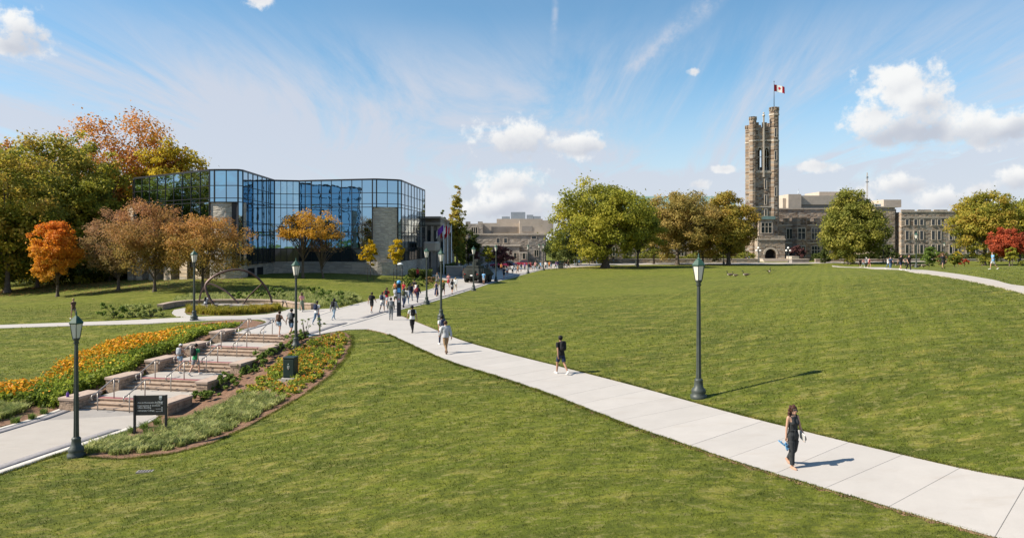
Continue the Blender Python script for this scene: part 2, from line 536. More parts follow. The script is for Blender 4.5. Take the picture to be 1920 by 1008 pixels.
M_LAWN = lawn_material()
M_PATH = concrete_material('pale_concrete', (0.425, 0.398, 0.368), 0.5)
M_PLAZA = concrete_material('warm_concrete', (0.40, 0.365, 0.325), 0.6)
M_BAND = pm('dark_paver', (0.20, 0.19, 0.195), 0.85, 0.25, 9.0, bump=0.3)
M_JOINT = pm('joint_sand', (0.27, 0.25, 0.23), 0.95, 0.1)
M_CURB = pm('edging_concrete', (0.42, 0.395, 0.36), 0.85, 0.1, 4)
M_STEP = pm('buff_step_stone', (0.33, 0.245, 0.18), 0.85, 0.25, 4.5, bump=0.3)
M_CAP = pm('buff_cap_stone', (0.39, 0.298, 0.236), 0.85, 0.14, 4.0, bump=0.2)
M_RED = pm('red_warning_paver', (0.27, 0.105, 0.105), 0.85, 0.2, 6)
M_STONE = pm('wall_stone', (0.32, 0.235, 0.17), 0.92, 0.38, 3.0, bump=0.6, bscale=18)
M_MULCH = pm('bark_mulch', (0.165, 0.085, 0.052), 0.95, 0.45, 7.0, bump=1.0, bscale=26, col2=(0.25, 0.145, 0.09))
M_STEEL = pm('brushed_steel', (0.36, 0.325, 0.29), 0.42, 0.05, 8, metallic=0.45)
M_LAMP = pm('dark_green_lamp_paint', (0.045, 0.055, 0.048), 0.5, 0.25, 5.0, spec=0.4)
M_LROOF = pm('green_lamp_roof', (0.030, 0.078, 0.056), 0.5, 0.3, 9.0)
M_DARK = pm('black_metal', (0.03, 0.03, 0.032), 0.5, 0.15, 5)
M_SIGN = pm('sign_panel_grey', (0.040, 0.038, 0.035), 0.55, 0.08, 4)
M_WHITE = pm('sign_print_white', (0.78, 0.78, 0.76), 0.6, 0.03)
M_BRONZE = pm('weathered_bronze', (0.095, 0.062, 0.052), 0.55, 0.3, 2.5, metallic=0.3)
M_BOULDER = pm('grey_boulder', (0.27, 0.245, 0.22), 0.92, 0.35, 2.2, bump=0.7, bscale=12)
M_BARK = pm('bark', (0.105, 0.083, 0.065), 0.95, 0.4, 5.0, bump=1.0, bscale=16)
M_SOIL = pm('bare_soil_edge', (0.17, 0.105, 0.065), 0.95, 0.4, 14.0, bump=0.8, bscale=40)
M_BARKD = pm('dark_bark', (0.06, 0.05, 0.042), 0.95, 0.35, 5.0, bump=0.8, bscale=16)
# ------------------------------------------------------------------ terrain
def PZ(px, py, z=0.0):
    d = (CAMZ - z) * F / (py - 450.0)
    return ((px - 960.0) * d / F, d, z)

def AT(px, d, z=0.0):
    return ((px - 960.0) * d / F, d, z)

# staircase frame: origin = centre of the top nosing of the upper flight, u = uphill, v = to the right
T5 = Vector((-16.3, 46.1, 0.0))
SAZ = R(11.5)
SU = Vector((math.sin(SAZ), math.cos(SAZ), 0)); SV = Vector((math.cos(SAZ), -math.sin(SAZ), 0))
RISE, TREAD, PITCH = 0.14, 0.38, 2.935
STOTAL = 4 * PITCH + 2 * TREAD
def ST(s, t, z=0.0):
    p = T5 - SU * s + SV * t
    return (p.x, p.y, z)
def ramp_z(s):
    return -2.1 * min(max(s / STOTAL, 0.0), 1.0)

ctrl = []
for p in [(1900, 955), (1700, 900), (1500, 838), (1380, 820), (1100, 718), (950, 668), (850, 640), (700, 608), (640, 598), (700, 580), (800, 560),
          (880, 540), (960, 520), (1040, 502), (600, 600), (560, 590), (480, 600), (450, 580), (400, 592), (345, 598), (540, 575)]:
    ctrl.append(PZ(*p))
for p in [(1310, 745, 0.10), (1200, 640, 0.35), (1060, 570, 0.30), (1100, 620, 0.2), (1500, 720, 0.75), (1600, 600, 1.75), (1700, 640, 1.6), (1920, 700, 1.6), (1920, 800, 0.85), (1700, 780, 0.55),
          (1400, 600, 0.9), (1250, 540, 0.55), (0, 803, -2.1), (60, 850, -2.1), (200, 800, -2.1), (0, 890, -2.1), (250, 780, -2.1), (0, 612, -0.6), (170, 605, -0.35),
          (0, 700, -1.75), (120, 665, -1.3), (250, 630, -0.75), (500, 900, -1.25), (300, 1000, -1.5), (100, 1000, -1.9), (900, 900, -0.45), (700, 1000, -0.9), (170, 865, -2.0), (700, 760, -0.55), (800, 700, -0.2),
          (545, 712, -0.9), (450, 780, -1.5), (350, 830, -1.9), (640, 634, -0.1), (600, 690, -0.6), (1100, 980, -0.35), (1400, 1000, -0.15)]:
    ctrl.append(PZ(*p))
for p in [(1400, 108, 0.67), (1630, 115, 1.62), (1668, 100, 2.05), (1703, 76, 2.85), (1560, 108, 1.35), (1270, 135, 0.45), (1135, 152, 0.25), (1360, 150, 0.4)]:
    ctrl.append(AT(*p))
for p in [(33.2, 45.7, 3.0), (24, 28, 1.9), (30, 30, 2.4), (48, 60, 3.3), (60, 80, 3.2), (70, 110, 1.9), (75, 150, 0.5), (110, 150, 0.8), (110, 100, 2.2), (60, 40, 3.2), (90, 60, 3),
          (-55.3, 102.5, 0.35), (-46, 96, 0.8), (-38.4, 89.9, 1.2), (-34.6, 89.9, 1.25), (-33, 109, 1.15), (-20.4, 103.5, 1.07), (-16.8, 106.3, 0.85), (-15, 127, 0.2), (-45, 110, 0.8), (-25, 120, 0.9),
          (-60, 85, -0.9), (-80, 90, -1.5), (-75, 60, -2.0), (-45, 38, -2.4), (-30, 72, 0.0), (-42, 72, -0.25), (-28, 84, 0.75), (-20, 88, 0.75), (-48, 60, -0.6), (-30, 20, -2.3), (-15, 8, -2.2), (0, 0, -0.8), (10, 4, -0.3),
          (20, 2, 0.1), (-100, 30, -3), (-100, 130, -1), (0, 190, 0), (60, 195, 0.1), (110, 190, 0.6), (-60, 180, 0.2), (0, 250, 0), (150, 250, 0), (-150, 250, 0), (160, 120, 0.6), (160, 20, 1.0), (-180, 60, -2.0), (0, -50, -1)]:
    ctrl.append(p)
for s in np.arange(-0.5, STOTAL + 0.6, 1.6):
    for t in (-3.6, 3.6):
        ctrl.append(ST(s, t, ramp_z(s) + 0.02))
C = np.array(ctrl, dtype=float)
def _phi(r2):
    return 0.5 * r2 * np.log(r2 + 1e-9)
def _tps():
    n = len(C)
    A = np.zeros((n + 3, n + 3))
    d2 = ((C[:, None, :2] - C[None, :, :2]) ** 2).sum(-1) / 1e4
    A[:n, :n] = _phi(d2) + np.eye(n) * 3e-4
    A[:n, n] = 1; A[:n, n + 1:] = C[:, :2] / 100
    A[n:, :n] = A[:n, n:].T
    return np.linalg.solve(A, np.concatenate([C[:, 2], np.zeros(3)]))
TW = _tps()
def hts(X, Y):
    X = np.asarray(X, float); Y = np.asarray(Y, float)
    sh = X.shape; X = X.ravel(); Y = Y.ravel()
    out = np.zeros(len(X)); n = len(C)
    for a in range(0, len(X), 20000):
        x, y = X[a:a + 20000], Y[a:a + 20000]
        d2 = ((x[:, None] - C[None, :, 0]) ** 2 + (y[:, None] - C[None, :, 1]) ** 2) / 1e4
        out[a:a + 20000] = _phi(d2) @ TW[:n] + TW[n] + x / 100 * TW[n + 1] + y / 100 * TW[n + 2]
    fx = np.clip((230 - np.hypot(X, Y - 80)) / 70, 0, 1)
    fx = fx * fx * (3 - 2 * fx)
    return (out * fx).reshape(sh)
def H(x, y):
    return float(hts(np.array([x]), np.array([y]))[0])
def GP(px, py):
    """ground point seen at this direction from where the photographer stood"""
    ds = np.concatenate([np.arange(10, 60, 0.25), np.arange(60, 260, 0.6)])
    X = (px - 960.0) * ds / F; Z = CAMZ - (py - 450.0) * ds / F
    h = hts(X, ds)
    k = np.argmax(Z <= h)
    if k == 0: k = len(ds) - 1
    a, b = Z[k - 1] - h[k - 1], Z[k] - h[k]
    t = a / (a - b) if a != b else 0
    d = ds[k - 1] + t * (ds[k] - ds[k - 1])
    x = (px - 960.0) * d / F
    return (x, d, H(x, d))

def inpoly(X, Y, poly):
    r = np.zeros(X.shape, bool)
    n = len(poly)
    for i in range(n):
        x0, y0 = poly[i][:2]; x1, y1 = poly[(i + 1) % n][:2]
        c = ((y0 > Y) != (y1 > Y)) & (X < (x1 - x0) * (Y - y0) / (y1 - y0 + 1e-12) + x0)
        r ^= c
    return r

def edgedist(X, Y, poly):
    d = np.full(X.shape, 1e9)
    for i in range(len(poly)):
        x0, y0 = poly[i][:2]; x1, y1 = poly[(i + 1) % len(poly)][:2]
        dx, dy = x1 - x0, y1 - y0
        t = np.clip(((X - x0) * dx + (Y - y0) * dy) / (dx * dx + dy * dy + 1e-12), 0, 1)
        d = np.minimum(d, np.hypot(X - x0 - t * dx, Y - y0 - t * dy))
    return d

def smooth2(pts, n=5):
    return [(p.x, p.y) for p in catmull([Vector((a[0], a[1], 0)) for a in pts], n)]

# ------------------------------------------------------------------ paved areas (outlines in world metres)
def g2(lst):
    return [GP(*p)[:2] for p in lst]
branch_lo = g2([(690, 617), (722, 624), (760, 641), (800, 660), (850, 680), (900, 696), (1045, 744), (1204, 806), (1380, 865), (1600, 931), (1740, 971), (1870, 1008)]) + [(13.8, 9.6), (17.6, 4.6)]
branch_hi = g2([(747, 590), (790, 607), (840, 628), (900, 648), (1062, 690), (1244, 738), (1380, 776), (1500, 806), (1640, 840), (1752, 866), (1920, 900)]) + [(17.0, 13.0), (20.9, 7.9)]
branch_lo, branch_hi = smooth2(branch_lo), smooth2(branch_hi)
walk_r = g2([(640, 612), (680, 601), (728, 586), (747, 581), (790, 571), (825, 561), (865, 548.5), (905, 535.5), (948, 523.5), (985, 513.5), (1022, 504.5)])
walk_l = g2([(575, 597), (600, 589), (640, 577), (692, 564), (735, 555.5), (787, 547.5), (815, 539.5), (845, 527), (880, 518), (928, 510), (975, 504.5), (1000, 502)])
walk_r, walk_l = smooth2(walk_r), smooth2(walk_l)
junction = g2([(747, 581), (747, 590)]) + g2([(722, 624), (690, 617), (652, 618), (610, 624.5), (566, 635)]) + [ST(-0.3, 2.3)[:2], ST(-0.02, 2.25)[:2], ST(-0.02, -2.25)[:2], ST(-0.25, -2.35)[:2]] + \
    g2([(452, 621), (478, 614.5), (497, 607), (500, 602), (490, 599), (465, 599), (430, 599.5), (400, 600.5), (350, 603), (352, 595), (400, 592.5), (450, 592), (500, 589), (530, 583.5), (545, 578.5), (575, 581), (640, 577), (680, 567)]) + g2([(728, 575), (728, 586)])
left_lo = [(-110, 46.5), (-75, 48.6)] + g2([(-60, 618), (0, 615), (100, 611.5), (200, 608.5), (300, 605), (352, 603)])
left_hi = [(-110, 49.0), (-75, 51.1)] + g2([(-60, 611), (0, 609), (100, 605.5), (200, 602), (300, 597), (352, 595)])
ring_path = g2([(352, 595), (330, 592), (322, 587), (326, 581), (345, 577.5), (362, 577), (352, 580.5), (346, 585), (350, 590), (372, 593.5)])
lower_l = [ST(STOTAL + 0.0, -3.05)[:2], ST(STOTAL + 0.5, -3.1)[:2], PZ(0, 803, -2.1)[:2], (-24.8, 21.0), (-27.5, 10.0)]
lower_r = [ST(STOTAL + 0.0, 2.25)[:2], PZ(280, 793, -2.1)[:2], PZ(136, 843, -2.1)[:2], PZ(0, 889, -2.1)[:2], (-20.2, 17.0), (-22.5, 8.0)]
lower_l, lower_r = smooth2(lower_l, 4), smooth2(lower_r, 4)
hill_lo = g2([(1560, 499.3), (1630, 503.0), (1668, 505.0), (1704, 508.8), (1740, 513.5), (1800, 523), (1860, 535), (1920, 549)]) + [(33, 42), (27, 36)]
hill_hi = g2([(1560, 497.8), (1630, 501.2), (1668, 502.6), (1704, 505.2), (1740, 507.5), (1800, 515), (1860, 525), (1920, 537.5)]) + [(36.5, 42), (30.5, 36)]
hill_lo, hill_hi = smooth2(hill_lo, 4), smooth2(hill_hi, 4)
plaza = g2([(985, 513.5), (1022, 504.5), (1040, 503.0), (1090, 500), (1130, 497)]) + [(33, 172), (110, 182), (110, 187), (30, 187), (-30, 180), (-30, 135), (-20, 122)] + g2([(845, 527), (880, 518), (928, 510)])
PAVED = [branch_lo + branch_hi[::-1], walk_l + walk_r[::-1], junction, left_lo + left_hi[::-1], ring_path, lower_l + lower_r[::-1], hill_lo + hill_hi[::-1], plaza]
bed_l = [ST(s, -3.05)[:2] for s in (-0.6, 3, 6, 9, 12, STOTAL + 0.2)] + g2([(60, 787), (0, 800), (-60, 812), (-60, 760), (0, 742), (60, 735), (130, 690), (190, 665), (260, 640), (330, 617), (400, 602.5), (430, 600.5), (470, 600), (496, 604), (478, 613)])
bed_r = [ST(s, 2.3)[:2] for s in (STOTAL + 0.1, 10, 6, 3, 0)] + g2([(566, 637), (610, 627), (640, 621), (658, 629), (660, 645), (648, 672), (622, 702), (590, 727), (540, 758), (470, 797), (400, 830), (320, 851), (230, 860), (172, 857), (146, 850), (210, 818)])
ring_bed = g2([(345, 585), (352, 580), (380, 577), (450, 575), (500, 574.5), (528, 578), (522, 583), (490, 587.5), (440, 590.5), (390, 590.5), (358, 588.5)])
BEDS = [bed_l, bed_r]

# ------------------------------------------------------------------ ground sheet
def axis(segs):
    out = [segs[0][0]]
    for a, b, st in segs:
        n = max(1, int(round((b - a) / st)))
        out += list(a + (b - a) * np.arange(1, n + 1) / n)
    return np.array(out)
gx = axis([(-1600, -300, 100), (-300, -100, 12), (-100, -40, 1.6), (-40, -24, 0.6), (-24, 22, 0.4), (22, 60, 0.9), (60, 130, 2.5), (130, 300, 12), (300, 1600, 100)])
gy = axis([(-300, -20, 20), (-20, 6, 2), (6, 56, 0.4), (56, 110, 0.9), (110, 200, 2.2), (200, 400, 20), (400, 2400, 160)])
GX, GY = np.meshgrid(gx, gy)
GZ = hts(GX, GY)
zone = (np.abs(GX) < 130) & (GY > 0) & (GY < 200)
for poly in PAVED:
    i = zone & inpoly(GX, GY, poly)
    d = edgedist(GX[i], GY[i], poly)
    GZ[i] -= np.clip(d - 0.05, 0, 0.25) * (0.8 if poly is not PAVED[6] else 0.4)
dxs, dys = GX - T5.x, GY - T5.y
ss = -(dxs * SU.x + dys * SU.y); tt = dxs * SV.x + dys * SV.y
foot = (np.abs(tt) < 2.95) & (ss > -0.3) & (ss < STOTAL + 0.6)
GZ[foot] -= 0.75
nx, ny = len(gx), len(gy)
idx = np.arange(nx * ny).reshape(ny, nx)
Q = np.stack([idx[:-1, :-1], idx[:-1, 1:], idx[1:, 1:], idx[1:, :-1]], -1).reshape(-1, 4)
ground = link('lawn', np_mesh('lawn', np.stack([GX, GY, GZ], -1).reshape(-1, 3), Q, True), M_LAWN)
tag(ground, 'wide mown green lawn rolling from the foreground to the trees', 'lawn', kind='structure')

def sheet(name, poly, mat, dz, skirt=0.15, label=None, cell=0.8, dzf=None):
    """paved sheet following the ground: polygon triangulated on a grid of interior points"""
    P = [Vector((x, y)) for x, y in poly]
    Q = []
    for i, a in enumerate(P):
        b = P[(i + 1) % len(P)]
        n = max(1, int((b - a).length / cell))
        Q += [a.lerp(b, k / n) for k in range(n)]
    bm = bmesh.new()
    vs = [bm.verts.new((p.x, p.y, 0)) for p in Q]
    es = [bm.edges.new((vs[i], vs[(i + 1) % len(vs)])) for i in range(len(vs))]
    bmesh.ops.triangle_fill(bm, edges=es, use_beauty=True)
    for _ in range(5):
        le = [e for e in bm.edges if e.calc_length() > cell * 1.7]
        if not le or len(bm.verts) > 30000: break
        bmesh.ops.subdivide_edges(bm, edges=le, cuts=1)
        bmesh.ops.triangulate(bm, faces=bm.faces[:])
        bmesh.ops.beautify_fill(bm, faces=bm.faces[:], edges=[e for e in bm.edges if not e.is_boundary])
    xs = np.array([v.co.x for v in bm.verts]); ys = np.array([v.co.y for v in bm.verts])
    hz = hts(xs, ys) + dz
    if dzf is not None: hz = hz + dzf(xs, ys)
    for v, z in zip(bm.verts, hz): v.co.z = z
    if skirt:
        be = [e for e in bm.edges if e.is_boundary]
        r = bmesh.ops.extrude_edge_only(bm, edges=be)
        for v in r['geom']:
            if isinstance(v, bmesh.types.BMVert): v.co.z -= skirt
    bmesh.ops.recalc_face_normals(bm, faces=bm.faces[:])
    up = [f for f in bm.faces if abs(f.normal.z) > 0.5]
    if up and sum(f.normal.z for f in up) < 0:
        bmesh.ops.reverse_faces(bm, faces=bm.faces[:])
    me = bpy.data.meshes.new(name); bm.to_mesh(me); bm.free()
    o = link(name, me, mat)
    return tag(o, label, None, kind='structure')

def resample(pl, n):
    P = np.array(pl); s = np.r_[0, np.cumsum(np.hypot(*np.diff(P, axis=0).T))]
    t = np.linspace(0, s[-1], n)
    return np.stack([np.interp(t, s, P[:, 0]), np.interp(t, s, P[:, 1])], 1)

def slabs(path, name, el, er, length, mat, across=1, dz=0.03, gap=0.008, inset=(0.0, 0.0)):
    """concrete slabs between two edges, each its own piece with an open joint round it"""
    L_ = max(np.hypot(*np.diff(np.array(el), axis=0).T).sum(), np.hypot(*np.diff(np.array(er), axis=0).T).sum())
    n = max(1, int(round(L_ / length)))
    a, b = resample(el, n + 1), resample(er, n + 1)
    w = np.hypot(*(b - a).T)[:, None]
    d = (b - a) / w
    a2, b2 = a + d * inset[0], b - d * inset[1]
    for i in range(n):
        for j in range(across):
            def pt(k, f): return a2[k] + (b2[k] - a2[k]) * f
            f0, f1 = j / across, (j + 1) / across
            c = [pt(i, f0), pt(i, f1), pt(i + 1, f1), pt(i + 1, f0)]
            cen = sum(c) / 4
            sh = [p + (cen - p) / (np.hypot(*(cen - p)) + 1e-9) * gap * 0.9 for p in c]
            area = sum(sh[q][0] * sh[(q + 1) % 4][1] - sh[(q + 1) % 4][0] * sh[q][1] for q in range(4))
            if area < 0: sh = sh[::-1]
            # top split 3x along the width so it follows the ground
            mb = MB()
            hz_ = [H(*p) + dz for p in sh]
            off = RNG.uniform(-0.002, 0.002)
            mb.hexa([(p[0] - cen[0], p[1] - cen[1], z - 0.12) for p, z in zip(sh, hz_)], [(p[0] - cen[0], p[1] - cen[1], z + off) for p, z in zip(sh, hz_)])
            mb.build('slab', mat, path, (cen[0], cen[1], 0), bevel=0.008)

def strip(name, pl, off0, off1, mat, dz, parent=None, side=1):
    """thin band that follows a line, between two offsets to one side"""
    P = resample(pl, max(4, int(np.hypot(*np.diff(np.array(pl), axis=0).T).sum() / 0.7)))
    T = np.gradient(P, axis=0); T /= np.hypot(*T.T)[:, None]
    Nn = np.stack([-T[:, 1], T[:, 0]], 1) * side
    A, B = P + Nn * off0, P + Nn * off1
    za, zb = hts(A[:, 0], A[:, 1]) + dz, hts(B[:, 0], B[:, 1]) + dz
    n = len(P)
    V = np.concatenate([np.c_[A, za], np.c_[B, zb], np.c_[A, za - 0.12], np.c_[B, zb - 0.12]])
    i = np.arange(n - 1)
    Qs = np.concatenate([np.stack([i, i + 1, n + i + 1, n + i], 1), np.stack([i, 2 * n + i, 2 * n + i + 1, i + 1], 1), np.stack([n + i, n + i + 1, 3 * n + i + 1, 3 * n + i], 1)])
    me = np_mesh(name, V, Qs)
    return link(name, me, mat, parent)

def structure(name, label=None):
    o = empty(name)
    o['kind'] = 'structure'
    if label: o['label'] = label
    return o

# branch path: cast slabs
bp_ = sheet('branch_path', branch_lo + branch_hi[::-1], M_JOINT, -0.012, 0.1, 'pale concrete path running diagonally across the foreground lawn')
def aligned(lo, hi, n=60):
    """pair the two edges by nearest crossing so that joints run square across"""
    A = resample(lo, n * 3); B = resample(hi, n * 3)
    j = [int(np.argmin(np.hypot(B[:, 0] - p[0], B[:, 1] - p[1]))) for p in A]
    j = np.maximum.accumulate(j)
    keep = [0] + [k for k in range(1, len(A)) if j[k] > 0 and j[k] < len(B) - 1] + [len(A) - 1]
    return [tuple(A[k]) for k in keep], [tuple(B[j[k]]) for k in keep]
def slab_rows(path, lo, hi, length, mat, dz, across=1):
    A = resample(lo, 600); B = resample(hi, 600)
    s = np.r_[0, np.cumsum(np.hypot(*np.diff(A, axis=0).T))]
    rows, k0 = [], 0.0
    jl = -1
    for q in np.arange(0, s[-1], length):
        k = int(np.searchsorted(s, q)); p = A[min(k, 599)]
        t = A[min(k + 3, 599)] - A[max(k - 3, 0)]; t /= np.hypot(*t)
        proj = (B - p) @ t
        j = int(np.argmin(np.abs(proj)))
        if j <= jl: continue
        if abs(proj[j]) > 1.0 and j not in (0, 599): continue
        jl = j
        rows.append((p, B[j]))
    rows.append((A[-1], B[-1]))
    for (a0, b0), (a1, b1) in zip(rows[:-1], rows[1:]):
        slabs(path, 'slab', [tuple(a0), tuple(a1)], [tuple(b0), tuple(b1)], 1e6, mat, across, dz)
slab_rows(bp_, branch_hi, branch_lo, 1.5, M_PATH, 0.012)
for pl_, sd_ in ((branch_lo, -1), (branch_hi, 1)):
    se = strip('soil_edge', pl_, -0.02, 0.09, M_SOIL, 0.006, bp_, sd_)

wk = sheet('main_walkway', walk_l + walk_r[::-1], M_JOINT, -0.010, 0.1, 'broad pale concrete walkway climbing away to the far plaza')
slab_rows(wk, walk_r, walk_l, 2.4, M_PATH, 0.014, 2)
strip('paver_band', walk_r, 0.25, 0.85, M_BAND, 0.024, wk, 1)
strip('edging', walk_r, -0.12, 0.22, M_CURB, 0.026, wk, 1)
strip('edging', walk_l, -0.02, 0.26, M_CURB, 0.025, wk, -1)
jn = sheet('junction_paving', junction, M_PATH, 0.018, 0.12, 'pale concrete paving where the paths meet above the stairs')
band_line = smooth2(g2([(562, 632), (600, 622), (640, 609.5), (690, 594.5), (728, 583.5)]), 5)
strip('paver_band', band_line, 0.0, 0.55, M_BAND, 0.027, jn, 1)
strip('paver_band', smooth2(g2([(455, 620), (480, 612.5), (501, 606), (505, 601.5), (495, 597.8)]), 5), -0.35, 0.2, M_BAND, 0.024, jn, 1)
sheet('side_path', left_lo + left_hi[::-1], M_PATH, 0.016, 0.12, 'narrow pale path crossing the left lawn behind the flower bed')
sheet('ring_path', ring_path, M_PATH, 0.022, 0.12, 'short pale path curling round the arch sculpture bed')
hp = sheet('hill_path', hill_lo + hill_hi[::-1], M_PLAZA, 0.06, 0.12, 'beige path running over the crest of the right lawn')
pz_ = sheet('far_plaza', plaza, M_PLAZA, 0.008, 0.1, 'distant paved plaza in front of the stone buildings', cell=4.0)

low = sheet('lower_path', lower_l + lower_r[::-1], M_JOINT, 0.004, 0.1, 'warm concrete path at the foot of the stairs')
slab_rows(low, lower_r, lower_l, 3.1, M_PLAZA, 0.022)
strip('paver_band', lower_r, 0.42, 0.98, M_BAND, 0.030, low, -1)
strip('edging', lower_r, -0.05, 0.40, M_CURB, 0.034, low, -1)
strip('paver_band', lower_l[3:], 0.24, 0.70, M_BAND, 0.030, low, 1)
strip('edging', lower_l[3:], -0.10, 0.22, M_CURB, 0.034, low, 1)
sheet('mulch_bed', bed_l, M_MULCH, 0.03, 0.1, 'strip of brown bark mulch under the flowers left of the stairs')
sheet('mulch_bed', bed_r, M_MULCH, 0.03, 0.1, 'wide brown mulch bed between the stairs and the foreground lawn')
sheet('mulch_bed', ring_bed, M_MULCH, 0.025, 0.1, 'planting bed under the bronze arch sculpture')

# ------------------------------------------------------------------ staircase
stairs = empty('staircase', ST(STOTAL, 0, -2.1), 0, 'broad buff stone garden staircase of five short flights with red nosing strips', 'staircase')
SLOC = Vector(stairs.location)
def SB(mb, s0, s1, t0, t1, z0, z1):
    """box in stair coordinates; s0 < s1 (downhill)"""
    c = [ST(s1, t0), ST(s1, t1), ST(s0, t1), ST(s0, t0)]
    return mb.hexa([(p[0] - SLOC.x, p[1] - SLOC.y, z0 - SLOC.z) for p in c], [(p[0] - SLOC.x, p[1] - SLOC.y, z1 - SLOC.z) for p in c])
HW = 2.25
for i in range(5):                       # i = 0 the lowest flight
    s_top = (4 - i) * PITCH
    zt = -2.1 + (i + 1) * 3 * RISE
    for k in range(3):                   # k = 0 the top step of the flight
        z1 = zt - k * RISE
        s0, s1 = s_top + (k - 1) * TREAD, s_top + k * TREAD
        SB(MB(), s0 - 0.02, s1, -HW, HW, z1 - 0.40, z1 - 0.045).build('riser_block', M_STEP, stairs)
        SB(MB(), s0 - 0.03 + (0.36 if k == 0 else 0), s1 + 0.03, -HW, HW, z1 - 0.055, z1 + 0.002).build('tread', M_STEP, stairs, bevel=0.012)
    SB(MB(), s_top - 0.36, s_top - 0.02, -HW + 0.01, HW - 0.01, zt - 0.05, zt + 0.004).build('warning_strip', M_RED, stairs)
    if i < 4:
        n = 2
        a, b = s_top - PITCH + 2 * TREAD, s_top - 0.36
        for q in range(n):
            SB(MB(), a + (b - a) * q / n + 0.006, a + (b - a) * (q + 1) / n - 0.006, -HW, HW, zt - 0.5, zt).build('landing_slab', M_PLAZA, stairs)

def stone_face(mb, p0, ax, wd, z0, z1, depth, out, rng):
    """irregular coursed stones on one face: p0 corner, ax along, out = outward"""
    z = z0
    while z < z1 - 0.02:
        h = min(rng.uniform(0.10, 0.19), z1 - z)
        if z1 - z - h < 0.06: h = z1 - z
        x = 0.0
        while x < wd - 0.01:
            w = min(rng.uniform(0.14, 0.42), wd - x)
            if wd - x - w < 0.08: w = wd - x
            o = rng.uniform(0.0, 0.03)
            a, b = p0 + ax * (x + 0.008), p0 + ax * (x + w - 0.008)
            c = [a - out * depth, b - out * depth, b + out * o, a + out * o]
            if (ax.x * out.y - ax.y * out.x) < 0: c = c[::-1]
            mb.hexa([(q.x, q.y, z + 0.006) for q in c], [(q.x, q.y, z + h - 0.006) for q in c])
            x += w
        z += h

for i in range(5):
    s_top = (4 - i) * PITCH
    zt = -2.1 + (i + 1) * 3 * RISE
    zg = -2.1 + i * 3 * RISE
    for side in (-1, 1):
        w = 0.8 if side < 0 else 0.65
        t_in = side * (HW + 0.01); t_out = side * (HW + w)
        sf, sb = s_top + 2 * TREAD + 0.42, s_top - 0.55
        t0, t1 = min(t_in, t_out), max(t_in, t_out)
        where = ['lowest', 'second lowest', 'middle', 'second highest', 'highest'][i]
        wall = empty('cheek_wall', ST(sf, (t0 + t1) / 2, zg), 0, 'low stone cheek wall with buff cap, %s on the %s side of the stairs' % (where, 'left' if side < 0 else 'right'), 'wall', 'stone cheek walls of the stairs')
        wl = Vector(wall.location)
        def LW(s, t):
            p = ST(s, t); return Vector((p[0] - wl.x, p[1] - wl.y, 0))
        core = MB(); c = [LW(sf - 0.05, t0 + 0.05), LW(sf - 0.05, t1 - 0.05), LW(sb + 0.05, t1 - 0.05), LW(sb + 0.05, t0 + 0.05)]
        core.hexa([(p.x, p.y, -0.5) for p in c], [(p.x, p.y, zt - zg + 0.10) for p in c])
        core.build('wall_core', M_JOINT, wall)
        fb = MB(); rng = random.Random(i * 7 + side)
        ztop = zt - zg + 0.11
        stone_face(fb, LW(sf, t0), SV, t1 - t0, -0.3, ztop, 0.12, -SU, rng)
        stone_face(fb, LW(sf - 0.0, t1), SU, sf - sb, -0.3, ztop, 0.12, SV, rng)
        stone_face(fb, LW(sf - 0.0, t0), SU, sf - sb, -0.3, ztop, 0.12, -SV, rng)
        st_ = fb.build('stonework', M_STONE, wall); st_['kind'] = 'stuff'
        cp = MB(); c = [LW(sf + 0.06, t0 - 0.05), LW(sf + 0.06, t1 + 0.05), LW(sb - 0.03, t1 + 0.05), LW(sb - 0.03, t0 - 0.05)]
        cp.hexa([(p.x, p.y, ztop - 0.005) for p in c], [(p.x, p.y, ztop + 0.13) for p in c])
        cp.build('cap_stone', M_CAP, wall, bevel=0.012)
    for q, t in enumerate((-HW + 4.5 * 0.24, -HW + 4.5 * 0.63)):
        hr = empty('handrail', ST(s_top + 2 * TREAD, t, zg), 0, 'steel stair handrail on the %s flight, %s of the pair' % (where, ('left', 'right')[q]), 'handrail', 'steel handrails on the stairs')
        hl = Vector(hr.location)
        def LP(s, z):
            p = ST(s, t); return Vector((p[0] - hl.x, p[1] - hl.y, z - zg))
        sbm, stp = s_top + 2 * TREAD + 0.12, s_top - 0.15
        pts = [LP(sbm + 0.34, zg + 0.62), LP(sbm + 0.40, zg + 0.76), LP(sbm + 0.33, zg + 0.86), LP(sbm + 0.14, zg + 0.90), LP(stp + 0.1, zt + 0.93), LP(stp - 0.12, zt + 0.95), LP(stp - 0.30, zt + 0.93), LP(stp - 0.36, zt + 0.84), LP(stp - 0.30, zt + 0.70)]
        MB().tube(catmull(pts, 5), 0.031, 8).build('rail', M_STEEL, hr)
        for (s_, z0, z1) in ((sbm + 0.02, zg, zg + 0.92), (stp, zt, zt + 0.94)):
            MB().tube([LP(s_, z0 - 0.02), LP(s_, z1)], 0.027, 8).build('post', M_STEEL, hr)
# ------------------------------------------------------------------ buildings
def part(mb, name, mat, parent, bevel=0.0):
    """mb is in world metres; the part hangs under an unrotated thing or part"""
    o = Vector((0, 0, 0)); p = parent
    while p is not None:
        o += Vector(p.location); p = p.parent
    mb.v = [(v[0] - o.x, v[1] - o.y, v[2] - o.z) for v in mb.v]
    return mb.build(name, mat, parent, bevel=bevel)

